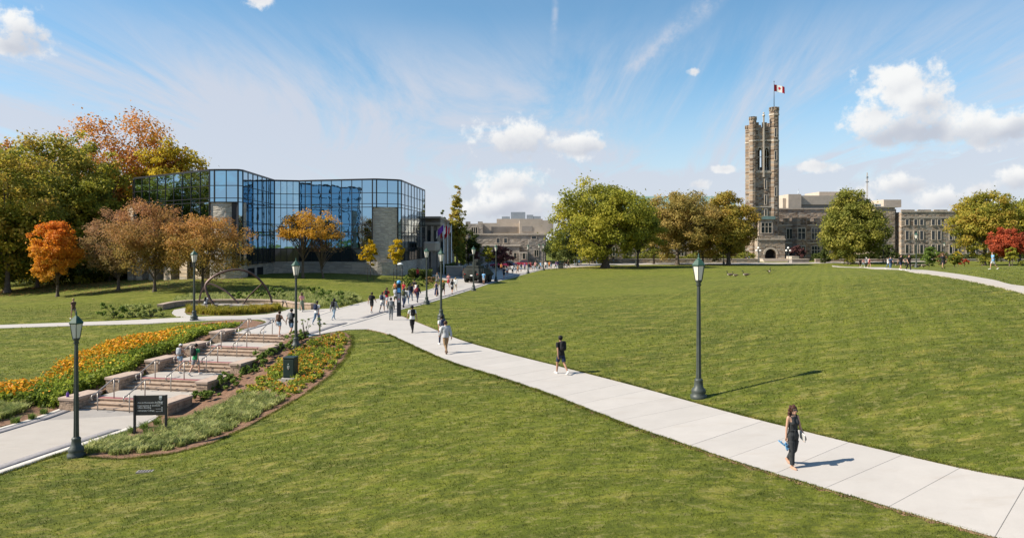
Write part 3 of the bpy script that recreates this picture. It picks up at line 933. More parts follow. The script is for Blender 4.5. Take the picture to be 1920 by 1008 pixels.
M_FRAME = pm('dark_bronze_mullion', (0.022, 0.024, 0.028), 0.4, 0.1, 2)
M_LIME = ashlar_material('pale_block_stone', [(0.40, 0.36, 0.30), (0.47, 0.43, 0.36), (0.52, 0.475, 0.40)], 0.8, 0.22, (0.33, 0.30, 0.26))
M_RUBBLE = ashlar_material('warm_rubble_stone', [(0.30, 0.235, 0.165), (0.42, 0.335, 0.24), (0.50, 0.42, 0.31)], 0.7, 0.3)
M_UC = ashlar_material('college_stone', [(0.105, 0.072, 0.050), (0.205, 0.148, 0.102), (0.270, 0.195, 0.136), (0.35, 0.265, 0.185)], 0.95, 0.46)
M_UCP = ashlar_material('college_stone_pale', [(0.25, 0.19, 0.14), (0.35, 0.275, 0.205), (0.40, 0.325, 0.25)], 0.9, 0.45)
M_UCL = ashlar_material('college_stone_light', [(0.200, 0.145, 0.105), (0.310, 0.235, 0.170), (0.385, 0.300, 0.220), (0.45, 0.36, 0.27)], 0.95, 0.46)
M_GREYST = ashlar_material('grey_beige_stone', [(0.24, 0.205, 0.17), (0.33, 0.29, 0.245), (0.40, 0.355, 0.30)], 0.95, 0.46)
M_TRIM = pm('limestone_trim', (0.47, 0.41, 0.335), 0.85, 0.12, 1.5)
M_CONC = pm('tan_concrete', (0.43, 0.37, 0.305), 0.9, 0.12, 0.7)
M_CONCD = pm('grey_concrete', (0.27, 0.245, 0.22), 0.9, 0.15, 0.6)
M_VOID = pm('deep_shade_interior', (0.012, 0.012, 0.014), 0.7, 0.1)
M_COPPER = pm('copper_roof_green', (0.16, 0.245, 0.225), 0.7, 0.2, 1.2)
M_SLATE = pm('slate_roof', (0.13, 0.115, 0.11), 0.8, 0.2, 2)
M_WINF = pm('window_frame_tan', (0.36, 0.31, 0.25), 0.7, 0.1)
M_EQUIP = pm('roof_unit_metal', (0.32, 0.36, 0.40), 0.45, 0.1, 1, metallic=0.4)

def mirror_glass():
    m, nt, b = newmat('blue_mirror_glass')
    b.inputs['Base Color'].default_value = (0.30, 0.49, 0.64, 1)
    b.inputs['Metallic'].default_value = 1.0
    b.inputs['Roughness'].default_value = 0.03
    g = nt.nodes.new('ShaderNodeNewGeometry').outputs['Position']
    bp = nt.nodes.new('ShaderNodeBump'); bp.inputs['Strength'].default_value = 0.06; bp.inputs['Distance'].default_value = 0.3
    nt.links.new(nz(nt, g, 0.5, 2), bp.inputs['Height']); nt.links.new(bp.outputs[0], b.inputs['Normal'])
    return m
M_MIRROR = mirror_glass()
def dark_glass():
    m, nt, b = newmat('dark_window_glass')
    b.inputs['Base Color'].default_value = (0.02, 0.03, 0.035, 1)
    b.inputs['Roughness'].default_value = 0.06
    b.inputs['Specular IOR Level'].default_value = 0.6
    return m
M_WIN = dark_glass()

GB = [(-56.2, 104.5), (-54.6, 101.9), (-38.6, 89.9), (-37.9, 89.75), (-34.9, 89.75), (-34.6, 90.6), (-35.6, 105.6),
      (-32.2, 106.6), (-30.2, 106.0), (-20.5, 103.5), (-19.9, 103.5), (-17.0, 105.0), (-16.6, 105.8), (-15.7, 127.0)]
glass = empty('glass_building', (-35.0, 100.0, 0.8), 0, 'blue mirrored glass building with two jutting wings and pale stone piers', 'building')
ZT, ZG = 15.0, 2.95
ROWS = [15.0, 13.1, 11.5, 11.0, 8.5, 7.3, 6.85, 4.9, 2.95]
footprint = GB + [(-20, 140), (-60, 135)]
# dark core just behind the glass, roof edge
cen = Vector((-35, 118))
def inset(poly, k):
    out = []
    n = len(poly)
    for i in range(n):
        p, a, b = Vector(poly[i]), Vector(poly[i - 1]), Vector(poly[(i + 1) % n])
        d0, d1 = (p - a).normalized(), (b - p).normalized()
        n0, n1 = Vector((-d0.y, d0.x)), Vector((-d1.y, d1.x))
        m_ = (n0 + n1).normalized()
        out.append(p + m_ * (k / max(0.4, m_.dot(n0))))
    return out
inner = inset(footprint, 0.32)
part(MB().prism([(p[0], p[1]) for p in inner], 2.6, ZT - 0.05), 'core', M_FRAME, glass)
rim = MB()
n_pane = 0
def facade(p, q, ncol, rows, pier=False):
    global n_pane
    a, b = Vector(p), Vector(q)
    ax = (b - a); ln = ax.length; ax.normalize()
    out = Vector((ax.y, -ax.x))
    fr = MB()
    hw = 0.04
    def bar(c0, c1, w, z0, z1, proud):
        i0, i1 = c0 - out * 0.25, c1 - out * 0.25
        o0, o1 = c0 + out * proud, c1 + out * proud
        fr.hexa([(o0.x, o0.y, z0), (o1.x, o1.y, z0), (i1.x, i1.y, z0), (i0.x, i0.y, z0)], [(o0.x, o0.y, z1), (o1.x, o1.y, z1), (i1.x, i1.y, z1), (i0.x, i0.y, z1)])
    for i in range(ncol + 1):
        c = a + ax * (ln * i / ncol)
        c0, c1 = c - ax * hw, c + ax * hw
        if i == 0: c0, c1 = c, c + ax * hw * 2
        if i == ncol: c0, c1 = c - ax * hw * 2, c
        bar(c0, c1, hw, rows[-1] - 0.1, ZT, 0.06)
    for k, z in enumerate(rows):
        bar(a + ax * 0.02, b - ax * 0.02, hw, z - 0.04, z + 0.04 if k else z + 0.2, 0.05)
    part(fr, 'mullion_grid', M_FRAME, glass)
    for i in range(ncol):
        for k in range(len(rows) - 1):
            c0, c1 = a + ax * (ln * i / ncol + hw), a + ax * (ln * (i + 1) / ncol - hw)
            z1, z0 = rows[k] - 0.05, rows[k + 1] + 0.05
            j = [random.uniform(-0.006, 0.006) for _ in range(4)]
            th = 0.03
            P = [(c0, z0, j[0]), (c1, z0, j[1]), (c1, z1, j[2]), (c0, z1, j[3])]
            fv = [((c + out * o).x, (c + out * o).y, z) for c, z, o in P]
            bv = [((c + out * (o - th)).x, (c + out * (o - th)).y, z) for c, z, o in P]
            mb = MB().add(fv + bv, [(0, 1, 2, 3), (7, 6, 5, 4), (0, 4, 5, 1), (1, 5, 6, 2), (2, 6, 7, 3), (3, 7, 4, 0)])
            part(mb, 'pane', M_WIN if rows[k + 1] < 3.0 else M_MIRROR, glass)
facade(GB[1], GB[2], 9, ROWS[:-1])
facade(GB[0], GB[1], 1, ROWS[:5])
facade(GB[2], GB[3], 1, ROWS[:4]); facade(GB[3], GB[4], 2, ROWS[:4]); facade(GB[4], GB[5], 1, ROWS[:8])
facade(GB[5], GB[6], 7, ROWS)
facade(GB[6], GB[7], 4, ROWS)
facade(GB[7], GB[8], 2, ROWS)
facade(GB[8], GB[9], 6, ROWS)
facade(GB[9], GB[10], 1, ROWS[:4]); facade(GB[10], GB[11], 2, ROWS[:4]); facade(GB[11], GB[12], 1, ROWS)
facade(GB[12], GB[13], 8, ROWS)
def wall_run(pts, z0, z1, thick, name, mat, parent):
    mb = MB()
    for p, q in zip(pts[:-1], pts[1:]):
        a, b = Vector(p), Vector(q); ax = (b - a).normalized(); out = Vector((ax.y, -ax.x))
        i0, i1 = a - out * thick, b - out * thick
        mb.hexa([(a.x, a.y, z0), (b.x, b.y, z0), (i1.x, i1.y, z0), (i0.x, i0.y, z0)], [(a.x, a.y, z1), (b.x, b.y, z1), (i1.x, i1.y, z1), (i0.x, i0.y, z1)])
    return part(mb, name, mat, parent)
# stone piers under the corner windows
for (p, q) in ((GB[2], GB[5]), (GB[9], GB[11])):
    a, b = Vector(p), Vector(q)
    mb = MB(); k = 8
    arc = []
    for i in range(k + 1):
        t = i / k; c = a.lerp(b, t); o = Vector(((b - a).normalized().y, -(b - a).normalized().x))
        arc.append(c + o * (0.55 * math.sin(math.pi * t)) - o * 0.15)
    poly = [(c.x, c.y) for c in arc] + [(b.x, b.y + 1.2), (a.x, a.y + 1.2)]
    part(MB().prism(poly, -0.5, 11.0), 'stone_pier', M_LIME, glass)
# pale block base, with near-black blocks painting the shade inside garage openings
base_line = [(-35.2, 90.9), (-36.0, 106.3), (-32.0, 110.6), (-30.0, 108.6), (-20.4, 103.95), (-16.9, 105.8), (-15.9, 127.2)]
wall_run([(-34.75, 90.4), (-35.7, 105.5), (-32.1, 106.5)], -0.6, 2.94, 0.4, 'base_wall', M_LIME, glass)
cv = smooth2([(-32.3, 106.4), (-30.0, 105.7), (-25.5, 104.5), (-20.4, 103.1), (-18.2, 103.5), (-16.5, 105.4)], 4)
wall_run(cv, -0.6, 2.94, 0.4, 'base_wall', M_LIME, glass)
wall_run([(-16.5, 105.4), (-15.6, 127)], -0.6, 2.94, 0.4, 'base_wall', M_LIME, glass)
for s0, s1 in ((0.18, 0.36), (0.44, 0.62)):
    a, b = Vector((-34.75, 90.4)), Vector((-35.7, 105.9))
    c0, c1 = a.lerp(b, s0), a.lerp(b, s1); o = Vector((1, 0.06))
    part(MB().hexa([(c0.x + .03, c0.y, 0.6), (c1.x + .03, c1.y, 0.6), (c1.x - .3, c1.y, 0.6), (c0.x - .3, c0.y, 0.6)], [(c0.x + .03, c0.y, 2.4), (c1.x + .03, c1.y, 2.4), (c1.x - .3, c1.y, 2.4), (c0.x - .3, c0.y, 2.4)]), 'garage_opening', M_VOID, glass)
# left end: sunlit stone pier and the arcade of rubble piers under the wing
a, b = Vector(GB[1]), Vector(GB[2]); ax = (b - a).normalized(); out = Vector((ax.y, -ax.x)); L_ab = (b - a).length
part(MB().hexa(*[[((a + ax * u + out * o).x, (a + ax * u + out * o).y, z) for u, o in ((-1.6, 0.25), (0.1, 0.25), (0.1, -1.6), (-1.6, -1.6))] for z in (-0.6, 10.9)]), 'stone_pier', M_RUBBLE, glass)
for u in (0.6, 4.4, 8.6, 12.8, 16.6):
    part(MB().hexa(*[[((a + ax * w + out * o).x, (a + ax * w + out * o).y, z) for w, o in ((u, 0.1), (u + 1.9, 0.1), (u + 1.9, -1.4), (u, -1.4))] for z in (-0.6, 4.4)]), 'arcade_pier', M_RUBBLE, glass)
part(MB().hexa(*[[((a + ax * w + out * o).x, (a + ax * w + out * o).y, z) for w, o in ((0.2, -2.5), (L_ab - 1.0, -2.5), (L_ab - 1.0, -3.0), (0.2, -3.0))] for z in (-0.6, 4.9)]), 'arcade_back_wall', M_VOID, glass)
part(MB().hexa(*[[((a + ax * w + out * o).x, (a + ax * w + out * o).y, z) for w, o in ((0.15, 0.0), (L_ab - 0.1, 0.0), (L_ab - 0.1, -2.4), (0.15, -2.4))] for z in (4.35, 4.85)]), 'arcade_beam', M_LIME, glass)

# ---------- generic window: recessed opening framed in trim, glass behind, on walls facing -Y
def window(parent, x0, x1, z0, z1, y, mullions=0, trim=0.16, glassmat=None, transom=False):
    fr = MB()
    d = 0.10
    fr.box(x0 - trim, x0, y - d, y + 0.05, z0 - trim, z1 + trim); fr.box(x1, x1 + trim, y - d, y + 0.05, z0 - trim, z1 + trim)
    fr.box(x0, x1, y - d, y + 0.05, z1, z1 + trim); fr.box(x0, x1, y - d - 0.08, y + 0.05, z0 - trim, z0)
    for k in range(mullions):
        c = x0 + (x1 - x0) * (k + 1) / (mullions + 1)
        fr.box(c - 0.07, c + 0.07, y - d + 0.02, y + 0.05, z0, z1)
    if transom:
        zc = z0 + (z1 - z0) * 0.62
        fr.box(x0, x1, y - d + 0.03, y + 0.05, zc - 0.07, zc + 0.07)
    w = part(fr, 'window', M_TRIM, parent)
    part(MB().box(x0 - 0.02, x1 + 0.02, y - 0.03, y + 0.02, z0 - 0.02, z1 + 0.02), 'pane', glassmat or M_WIN, w)
    return w

# ---------- college tower (Gothic, crenellated, corner turret and flagpole)
TX, TY = (1426 - 960) * 203 / F, 203.0
tower = empty('college_tower', (TX, TY, 0.0), 0, 'tall Gothic stone tower with crenellated top, arched belfry windows and corner turret', 'tower')
hw, HB = 3.3, 1.7                  # half width, depth behind the centre line
def octo(cx, cy, r, z0, z1):
    return MB().prism([(cx + r * math.cos(R(22.5 + 45 * k)), cy + r * math.sin(R(22.5 + 45 * k))) for k in range(8)], z0, z1)
def xz_prism(mb, poly, y0, y1):
    n = len(poly)
    vs = [(p[0], y0, p[1]) for p in poly] + [(p[0], y1, p[1]) for p in poly]
    return mb.add(vs, [tuple(range(n)), tuple(range(2 * n - 1, n - 1, -1))] + [(i, n + i, n + (i + 1) % n, (i + 1) % n) for i in range(n)])
YF, YB = TY - hw, TY + HB
part(MB().box(TX - hw, TX + hw, YF, YB, -0.5, 25.8), 'shaft', M_UC, tower)
ZB0, ZB1 = 25.8, 32.6
CXL, AW = 0.98, 0.66               # belfry openings: centre offset, half width
TC = TX - 0.32                     # middle of the face between buttress and stair turret
for sx in (-1, 1):
    for y0, y1 in ((YF, YF + 0.9), (YB - 0.9, YB)):
        x0, x1 = sorted((TX + sx * hw, TC + sx * (CXL + AW)))
        part(MB().box(x0, x1, y0, y1, ZB0, ZB1), 'belfry_pier', M_UC, tower)
    x0, x1 = sorted((TX + sx * hw, TX + sx * (hw - 0.8)))
    part(MB().box(x0, x1, YF + 0.91, YB - 0.91, ZB0, ZB1), 'belfry_side', M_UC, tower)
for y0 in (YF, YB - 0.9):
    part(MB().box(TC - CXL + AW, TC + CXL - AW, y0, y0 + 0.9, ZB0, ZB1), 'belfry_pier', M_UC, tower)
for yy in (YF + 0.05, YB - 0.75):
    for cx in (TC - CXL, TC + CXL):
        for sg in (-1, 1):
            half = [(AW * math.cos(t * math.pi / 16) ** 0.8 if t < 8 else 0.0, 30.6 + 1.7 * math.sin(t * math.pi / 16)) for t in range(9)]
            L1 = [(0, 32.6), (0, 32.3)] + half[::-1][1:] + [(AW, 32.6)]
            pl_ = [(cx + sg * x, z) for x, z in L1]
            part(xz_prism(MB(), pl_ if sg > 0 else pl_[::-1], yy, yy + 0.7), 'belfry_arch', M_TRIM, tower)
for cx in (TC - CXL, TC + CXL):
    part(MB().box(cx - 0.06, cx + 0.06, YF + 0.3, YF + 0.5, 25.8, 31.9), 'belfry_mullion', M_TRIM, tower)
    part(MB().box(cx - AW, cx + AW, YF + 0.32, YF + 0.48, 29.6, 29.8), 'belfry_transom', M_TRIM, tower)
    part(MB().box(cx - AW - 0.05, cx + AW + 0.05, YF - 0.1, YF + 0.6, 25.6, 25.9), 'belfry_sill', M_TRIM, tower)
part(MB().box(TX - 2.0, TX + 2.0, TY - 1.4, TY - 0.6, 25.8, 27.0), 'bell_frame', M_CONCD, tower)
part(MB().box(TX - hw + 0.02, TX + hw - 0.02, YF + 0.02, YB - 0.02, ZB1, 34.6), 'upper_stage', M_UC, tower)
def merlons(parent, x0, x1, y0, y1, z, h, w, gap, mat):
    n = max(1, int((x1 - x0 + gap) / (w + gap)))
    st = (x1 - x0 - w) / max(1, n - 1)
    for i in range(n):
        part(MB().box(x0 + i * st, x0 + i * st + w, y0, y1, z, z + h), 'merlon', mat, parent)
for y0, y1 in ((YF - 0.04, YF + 0.5), (YB - 0.5, YB + 0.04)):
    part(MB().box(TX - hw, TX + hw, y0, y1, 34.6, 38.2), 'parapet', M_UC, tower)
    merlons(tower, TX - hw + 0.4, TX + hw - 0.4, y0 + .01, y1 - .01, 38.2, 1.3, 1.25, 1.0, M_UC)
for x0, x1 in ((TX - hw - 0.04, TX - hw + 0.5), (TX + hw - 0.5, TX + hw + 0.04)):
    part(MB().box(x0, x1, YF + 0.51, YB - 0.51, 34.6, 39.2), 'parapet', M_UC, tower)
for z in (34.2, 25.2, 15.4, 12.0):
    part(MB().box(TX - hw - 0.12, TX + hw + 0.12, YF - 0.18, YF + 0.1, z, z + 0.35), 'string_course', M_TRIM, tower)
def merlon_ring(parent, cx, cy, r, z, h, w):
    for k in range(8):
        a_ = R(45 * k); q = (cx + r * math.cos(a_), cy + r * math.sin(a_))
        part(MB().box(q[0] - w, q[0] + w, q[1] - w, q[1] + w, z, z + h), 'merlon', M_UC, parent)
for (cx, cy, r, zt) in ((TX - hw + 0.1, YF + 0.45, 0.98, 40.2), (TX - hw + 0.4, YB - 0.3, 1.0, 38.4), (TX + hw - 0.3, YB - 0.3, 1.0, 39.0)):
    o = part(octo(cx, cy, r, -0.4, zt), 'corner_buttress', M_UC, tower)
    merlon_ring(o, cx, cy, r * 0.82, zt, 0.9, 0.27)
    part(octo(cx, cy, r * 1.07, 34.1, 34.45), 'turret_band', M_TRIM, tower)
cx, cy, r = TX + hw - 0.4, YF + 0.6, 1.30
part(octo(cx, cy, r, -0.4, 34.2), 'stair_turret', M_UC, tower)
tt_ = part(octo(cx, cy, r * 0.96, 34.2, 41.6), 'turret_top', M_UC, tower)
part(octo(cx, cy, r * 1.08, 34.1, 34.5), 'turret_band', M_TRIM, tower)
part(octo(cx, cy, r * 1.08, 41.5, 41.9), 'turret_band', M_TRIM, tower)
part(octo(cx, cy, r, 41.9, 42.9), 'turret_parapet', M_UC, tt_)
merlon_ring(tt_, cx, cy, r * 0.84, 42.9, 0.9, 0.29)
fs = MB().box(TC - 0.2, TC + 0.2, YF - 0.32, YF + 0.02, 24.0, 41.0)
fs.ball((TC, YF - 0.15, 41.4), 0.42, 8, 6); fs.ball((TC, YF - 0.15, 42.1), 0.25, 8, 6)
part(fs, 'pinnacle_shaft', M_TRIM, tower)
for zc in (22.0, 17.6):
    window(tower, TX + 0.05, TX + 0.5, zc - 1.3, zc + 1.3, YF - 0.005)
window(tower, TX + 0.1, TX + 0.6, 13.0, 14.9, YF - 0.005)
for zc in (36.5, 30.0, 19.8):
    window(tower, cx - 0.24, cx + 0.24, zc - 1.2, zc + 1.2, cy - r * 0.924 - 0.01)
# projecting porch bay with oriel window and arched doorway
px0, px1, py0 = TX - 3.0, TX + 4.6, YF - 3.0
porch = part(MB().box(px0 + 2.0, px1 - 2.4, py0 + 0.02, YF - 0.01, 4.4, 6.2), 'porch', M_UCP, tower)
for x0, x1 in ((px0, px0 + 2.0), (px1 - 2.4, px1)): part(MB().box(x0, x1, py0, YF - 0.01, -0.4, 6.2), 'porch_pier', M_UCP, tower)
part(MB().box(px0 - 0.15, px1 + 0.15, py0 - 0.2, YF, 6.2, 6.5), 'porch_cornice', M_TRIM, tower)
part(MB().box(px0, px1, py0, py0 + 0.35, 6.5, 7.4), 'porch_parapet', M_UCP, tower)
part(MB().box(px0 + 2.0, px1 - 2.4, py0 + 2.0, YF - 0.05, -0.3, 4.4), 'doorway', M_VOID, tower)
av = MB(); ring_o, ring_i = [], []
for k in range(13):
    a_ = math.pi * k / 12; ccx = (px0 + 2.0 + px1 - 2.4) / 2; rr = (px1 - 2.4 - px0 - 2.0) / 2
    ring_o.append((ccx + (rr + 0.5) * math.cos(a_), 2.1 + (rr + 0.5) * math.sin(a_))); ring_i.append((ccx + (rr - 0.02) * math.cos(a_), 2.1 + (rr - 0.02) * math.sin(a_)))
for k in range(12):
    xz_prism(av, [ring_o[k], ring_i[k], ring_i[k + 1], ring_o[k + 1]], py0 - 0.12, py0 + 1.0)
part(av, 'door_arch', M_TRIM, tower)
fill = MB()
for k in range(12):
    p_, q_ = ring_i[k], ring_i[k + 1]
    xz_prism(fill, [p_, (p_[0], 4.5), (q_[0], 4.5), q_], py0 + 0.1, py0 + 0.8)
part(fill, 'arch_spandrel', M_UCP, tower)
part(MB().box(px0 + 0.9, px1 - 2.5, py0 + 1.6, YF - 0.02, 7.0, 12.0), 'oriel', M_UCP, tower)
window(tower, px0 + 1.6, px1 - 3.1, 8.2, 11.0, py0 + 1.59, 2, 0.18, None, True)
part(MB().box(px0 + 0.5, px1 - 2.2, py0 + 1.3, YF, 12.0, 12.9), 'oriel_roof', M_COPPER, tower)
# front steps
for k in range(4):
    part(MB().box(px0 + 0.5, px1 + 2.0, py0 - 4.0 + k * 0.5, py0 - 3.5 + k * 0.5 + (2.2 if k == 3 else 0), -0.3, 0.25 + k * 0.25), 'step', M_CONC, tower)
part(MB().box(px1 + 0.2, px1 + 2.2, py0 - 4.3, py0 - 0.5, -0.3, 1.7), 'plinth', M_CONC, tower)

# flag with maple leaf on the turret
def flag_mesh(w, h, n=16, drop=0.25, amp=0.18):
    def pos(u, v):
        return (u * w * 0.94, amp * math.sin(u * 5.5 + v * 0.6) * (0.3 + u), v * h - drop * w * u * (0.4 + 0.6 * u) + 0.04 * math.sin(u * 9))
    return pos
M_FRED = pm('flag_red', (0.55, 0.02, 0.035), 0.8, 0.05)
M_FWHITE = pm('flag_white', (0.80, 0.80, 0.78), 0.8, 0.03)
M_FPURPLE = pm('flag_purple', (0.16, 0.045, 0.32), 0.8, 0.05)
LEAF = [(0, 1.0), (.13, .74), (.30, .83), (.25, .40), (.45, .62), (.51, .49), (.78, .54), (.68, .29), (.82, .20), (.40, -.12), (.46, -.28), (.06, -.22), (.06, -.6)]
LEAF = LEAF + [(-x, z) for x, z in reversed(LEAF[1:])]
def canada_flag(parent_loc, w, h, label, az=0.0, rot_y=0.0):
    pole_fn = flag_mesh(w, h)
    fl = empty('maple_leaf_flag', parent_loc, az, label, 'flag')
    def strip_mesh(u0, u1):
        mb = MB(); n = 6
        for side in (0, 1):
            vs = [(lambda p: (p[0], p[1] + (0.012 if side else -0.012), p[2]))(pole_fn(u0 + (u1 - u0) * i / n, v)) for i in range(n + 1) for v in (0, .5, 1)]
            fs = [(i * 3 + j, (i + 1) * 3 + j, (i + 1) * 3 + j + 1, i * 3 + j + 1) for i in range(n) for j in (0, 1)]
            mb.add(vs, fs if not side else [f[::-1] for f in fs], True)
        return mb
    strip_mesh(0, .25).build('red_band', M_FRED, fl); strip_mesh(.25, .75).build('white_field', M_FWHITE, fl); strip_mesh(.75, 1).build('red_band', M_FRED, fl)
    for sgn in (-1, 1):
        mb = MB(); vs = []
        for x, z in LEAF:
            p = pole_fn(0.5 + x * 0.25 * h / w * 1.6 * 0.62, 0.5 + z * 0.36); vs.append((p[0], p[1] + sgn * 0.03, p[2]))
        p = pole_fn(.5, .5); vs.append((p[0], p[1] + sgn * 0.03, p[2]))
        n = len(LEAF)
        mb.add(vs, [(i, (i + 1) % n, n) if sgn > 0 else ((i + 1) % n, i, n) for i in range(n)])
        mb.build('maple_leaf', M_FRED, fl)
    return fl
fp = empty('flagpole', (cx, cy, 42.5), 0, 'tall thin flagpole on the turret of the stone tower', 'flagpole')
MB().lathe([(0.11, 0), (0.06, 8.6)], 8).build('pole', M_DARK, fp); MB().ball((0, 0, 8.7), 0.14, 8, 6).build('finial', M_DARK, fp)
canada_flag((cx + 0.06, cy, 48.4), 3.1, 1.9, 'red and white maple leaf flag flying above the tower')

# ---------- college wing right of the tower
wing = empty('college_wing', (TX + 15, 206, 0), 0, 'two storey stone college wing with crenellated parapet and bay windows beside the tower', 'building')
wx0, wx1, wy = TX + hw + 0.9, (1570 - 960) * 206 / F + 3, 204.0
part(MB().box(wx0, wx1, wy, wy + 12, -0.5, 11.6), 'front_wall', M_UC, wing)
merlons(wing, wx0, wx1, wy - 0.05, wy + 0.5, 11.6, 0.9, 1.6, 1.1, M_UC)
for z in (10.3, 5.2): part(MB().box(wx0 - 0.02, wx1, wy - 0.15, wy + 0.02, z, z + .3), 'string_course', M_TRIM, wing)
part(MB().box(wx0 + 0.02, wx1 + 4, wy + 12.02, wy + 20, 0, 15.6), 'upper_wall', M_UCL, wing)
part(MB().box(wx0, wx1 + 4.2, wy + 11.8, wy + 20.2, 15.6, 15.95), 'coping', M_TRIM, wing)
for (bx0, bx1) in ((1493, 1512), (1514, 1534)):
    pass
bay0, bay1 = (1490 - 960) * 202 / F, (1519 - 960) * 202 / F
part(MB().prism([(bay0, wy + 0.01), (bay0 + 0.9, wy - 1.4), (bay1 - 0.9, wy - 1.4), (bay1, wy + 0.01)], -0.4, 12.6), 'bay', M_UC, wing)
for (x0, x1, m_) in ((1475, 1485, 1),):
    for z0, z1 in ((6.6, 9.4), (1.6, 4.2)):
        window(wing, (x0 - 960) * wy / F, (x1 - 960) * wy / F, z0, z1, wy - 0.005, m_, 0.18)
for z0, z1 in ((6.4, 9.5), (1.4, 4.4)):
    window(wing, bay0 + 1.2, bay1 - 1.2, z0, z1, wy - 1.405, 1, 0.16, None, True)
    window(wing, (1522 - 960) * wy / F, (1537 - 960) * wy / F, z0, z1, wy - 0.005, 2, 0.16, None, True)
    window(wing, (1541 - 960) * wy / F, (1551 - 960) * wy / F, z0, z1, wy - 0.005, 1, 0.16, None, True)

# ---------- long wing with copper roof left of the tower, behind the trees
lw = empty('copper_roof_wing', (30, 214, 0), 0, 'long stone building with green copper roof behind the lawn trees', 'building')
part(MB().box(22, TX - hw - 1, 210, 222, -0.5, 15.5), 'wall', M_UC, lw)
rf = MB(); xz = [(210 - 0.5, 15.5), (222.5, 15.5), (216, 19.6)]
rf.add([(22, y, z) for y, z in xz] + [(TX - hw - 1, y, z) for y, z in xz], [(0, 2, 1), (3, 4, 5), (0, 1, 4, 3), (0, 3, 5, 2), (1, 2, 5, 4)])
part(rf, 'roof', M_COPPER, lw)
pn = MB().box((1333 - 960) * 209 / F - 0.5, (1333 - 960) * 209 / F + 0.5, 208.6, 209.8, 10, 16.5)
pn.lathe([(0.7, 0), (0.05, 2.4)], 6, ((1333 - 960) * 209 / F, 209.2, 16.5)); part(pn, 'pinnacle', M_TRIM, lw)
for k in range(10):
    x = 25 + k * 4.1
    for z0 in (1.5, 6.5, 11.0):
        window(lw, x, x + 1.6, z0, z0 + 2.6, 209.99, 1)

# ---------- long residence-like wing at the right
rw = empty('right_wing', (120, 192, 0.5), 0, 'three storey rough stone wing with rows of tall narrow windows at the right', 'building')
ry = 190.0
def rX(px, d=ry): return (px - 960) * d / F
part(MB().box(rX(1690), rX(1690) + 48, ry, ry + 14, -0.5, 13.7), 'wall', M_UCL, rw)
for z in (13.7, 12.1, 2.2): part(MB().box(rX(1690) - 0.1, rX(1690) + 48.1, ry - 0.13, ry + 0.02, z, z + .3), 'string_course', M_TRIM, rw)
merlons(rw, rX(1690), rX(1690) + 48, ry, ry + 0.4, 14.0, 0.35, 3.6, 0.6, M_UCL)
pos = [1701, 1717, 1728, 1750, 1761, 1783, 1793, 1815, 1826, 1848, 1858]
for p in pos:
    for z0, z1 in ((10.2, 11.7), (6.3, 8.6), (2.6, 4.9)):
        window(rw, rX(p) - 0.42, rX(p) + 0.42, z0, z1, ry - 0.005, 0, 0.14)
tw = empty('stair_block', (97, 194, 0.5), 0, 'taller rough stone block with tan concrete roof box, left end of the right wing', 'building')
part(MB().box(rX(1640, 191), rX(1678, 191), 191, 203, -0.5, 15.0), 'wall', M_UCL, tw)
part(MB().box(rX(1678, 191) + 0.02, rX(1690) - 0.02, 192.5, 203, -0.5, 14.6), 'link_wall', M_UCP, tw)
for z in (10, 6.5, 3):
    window(tw, rX(1681, 192.5), rX(1686, 192.5), z, z + 1.6, 192.49, 0, 0.1)
part(MB().box(rX(1640, 191) - 0.1, rX(1678, 191) + 0.1, 190.8, 203.1, 15.0, 15.3), 'coping', M_TRIM, tw)
part(MB().box(rX(1657, 196), rX(1690, 196), 196, 203, 15.3, 17.4), 'roof_box', M_CONC, tw)
eq = MB().box(rX(1640, 194), rX(1652, 194), 194, 196, 15.3, 16.1); part(eq, 'roof_unit', M_EQUIP, tw)

# ---------- tan concrete block behind the wing
cb = empty('concrete_block', (95, 235, 0), 0, 'tan concrete modern block rising behind the stone wing right of the tower', 'building')
def cX(px, d=232): return (px - 960) * d / F
part(MB().box(cX(1476), cX(1500), 231, 245, 0, 21.2), 'core', M_CONC, cb)
part(MB().box(cX(1470), cX(1476) - .05, 233, 245, 0, 20.0), 'side_core', M_CONC, cb)
part(MB().box(cX(1500) + .05, cX(1622), 232, 250, 17.8, 20.8), 'top_band', M_CONC, cb)
part(MB().box(cX(1502), cX(1621), 232.5, 250, 0, 17.75), 'recessed_wall', M_CONCD, cb)
part(MB().box(cX(1556), cX(1618), 240, 252, 20.85, 22.6), 'penthouse', M_CONC, cb)
part(MB().lathe([(0.5, 0), (0.2, 1.0), (0.1, 2.6)], 8, (cX(1511), 238, 20.8)), 'vent_stack', M_EQUIP, cb)
mast = empty('radio_mast', (cX(1626, 260), 260, 0), 0, 'thin lattice radio mast behind the round green tree', 'mast')
mm = MB()
for a_ in range(3):
    q = (0.35 * math.cos(a_ * 2.094), 0.35 * math.sin(a_ * 2.094)); mm.tube([(q[0], q[1], 0), (q[0] * .5, q[1] * .5, 31)], 0.07, 5)
mm.build('mast_legs', M_CONCD, mast); MB().box(-.6, .6, -.1, .1, 27.5, 27.8).box(-.3, .3, -.3, .3, 29, 29.6).build('antenna', M_EQUIP, mast)

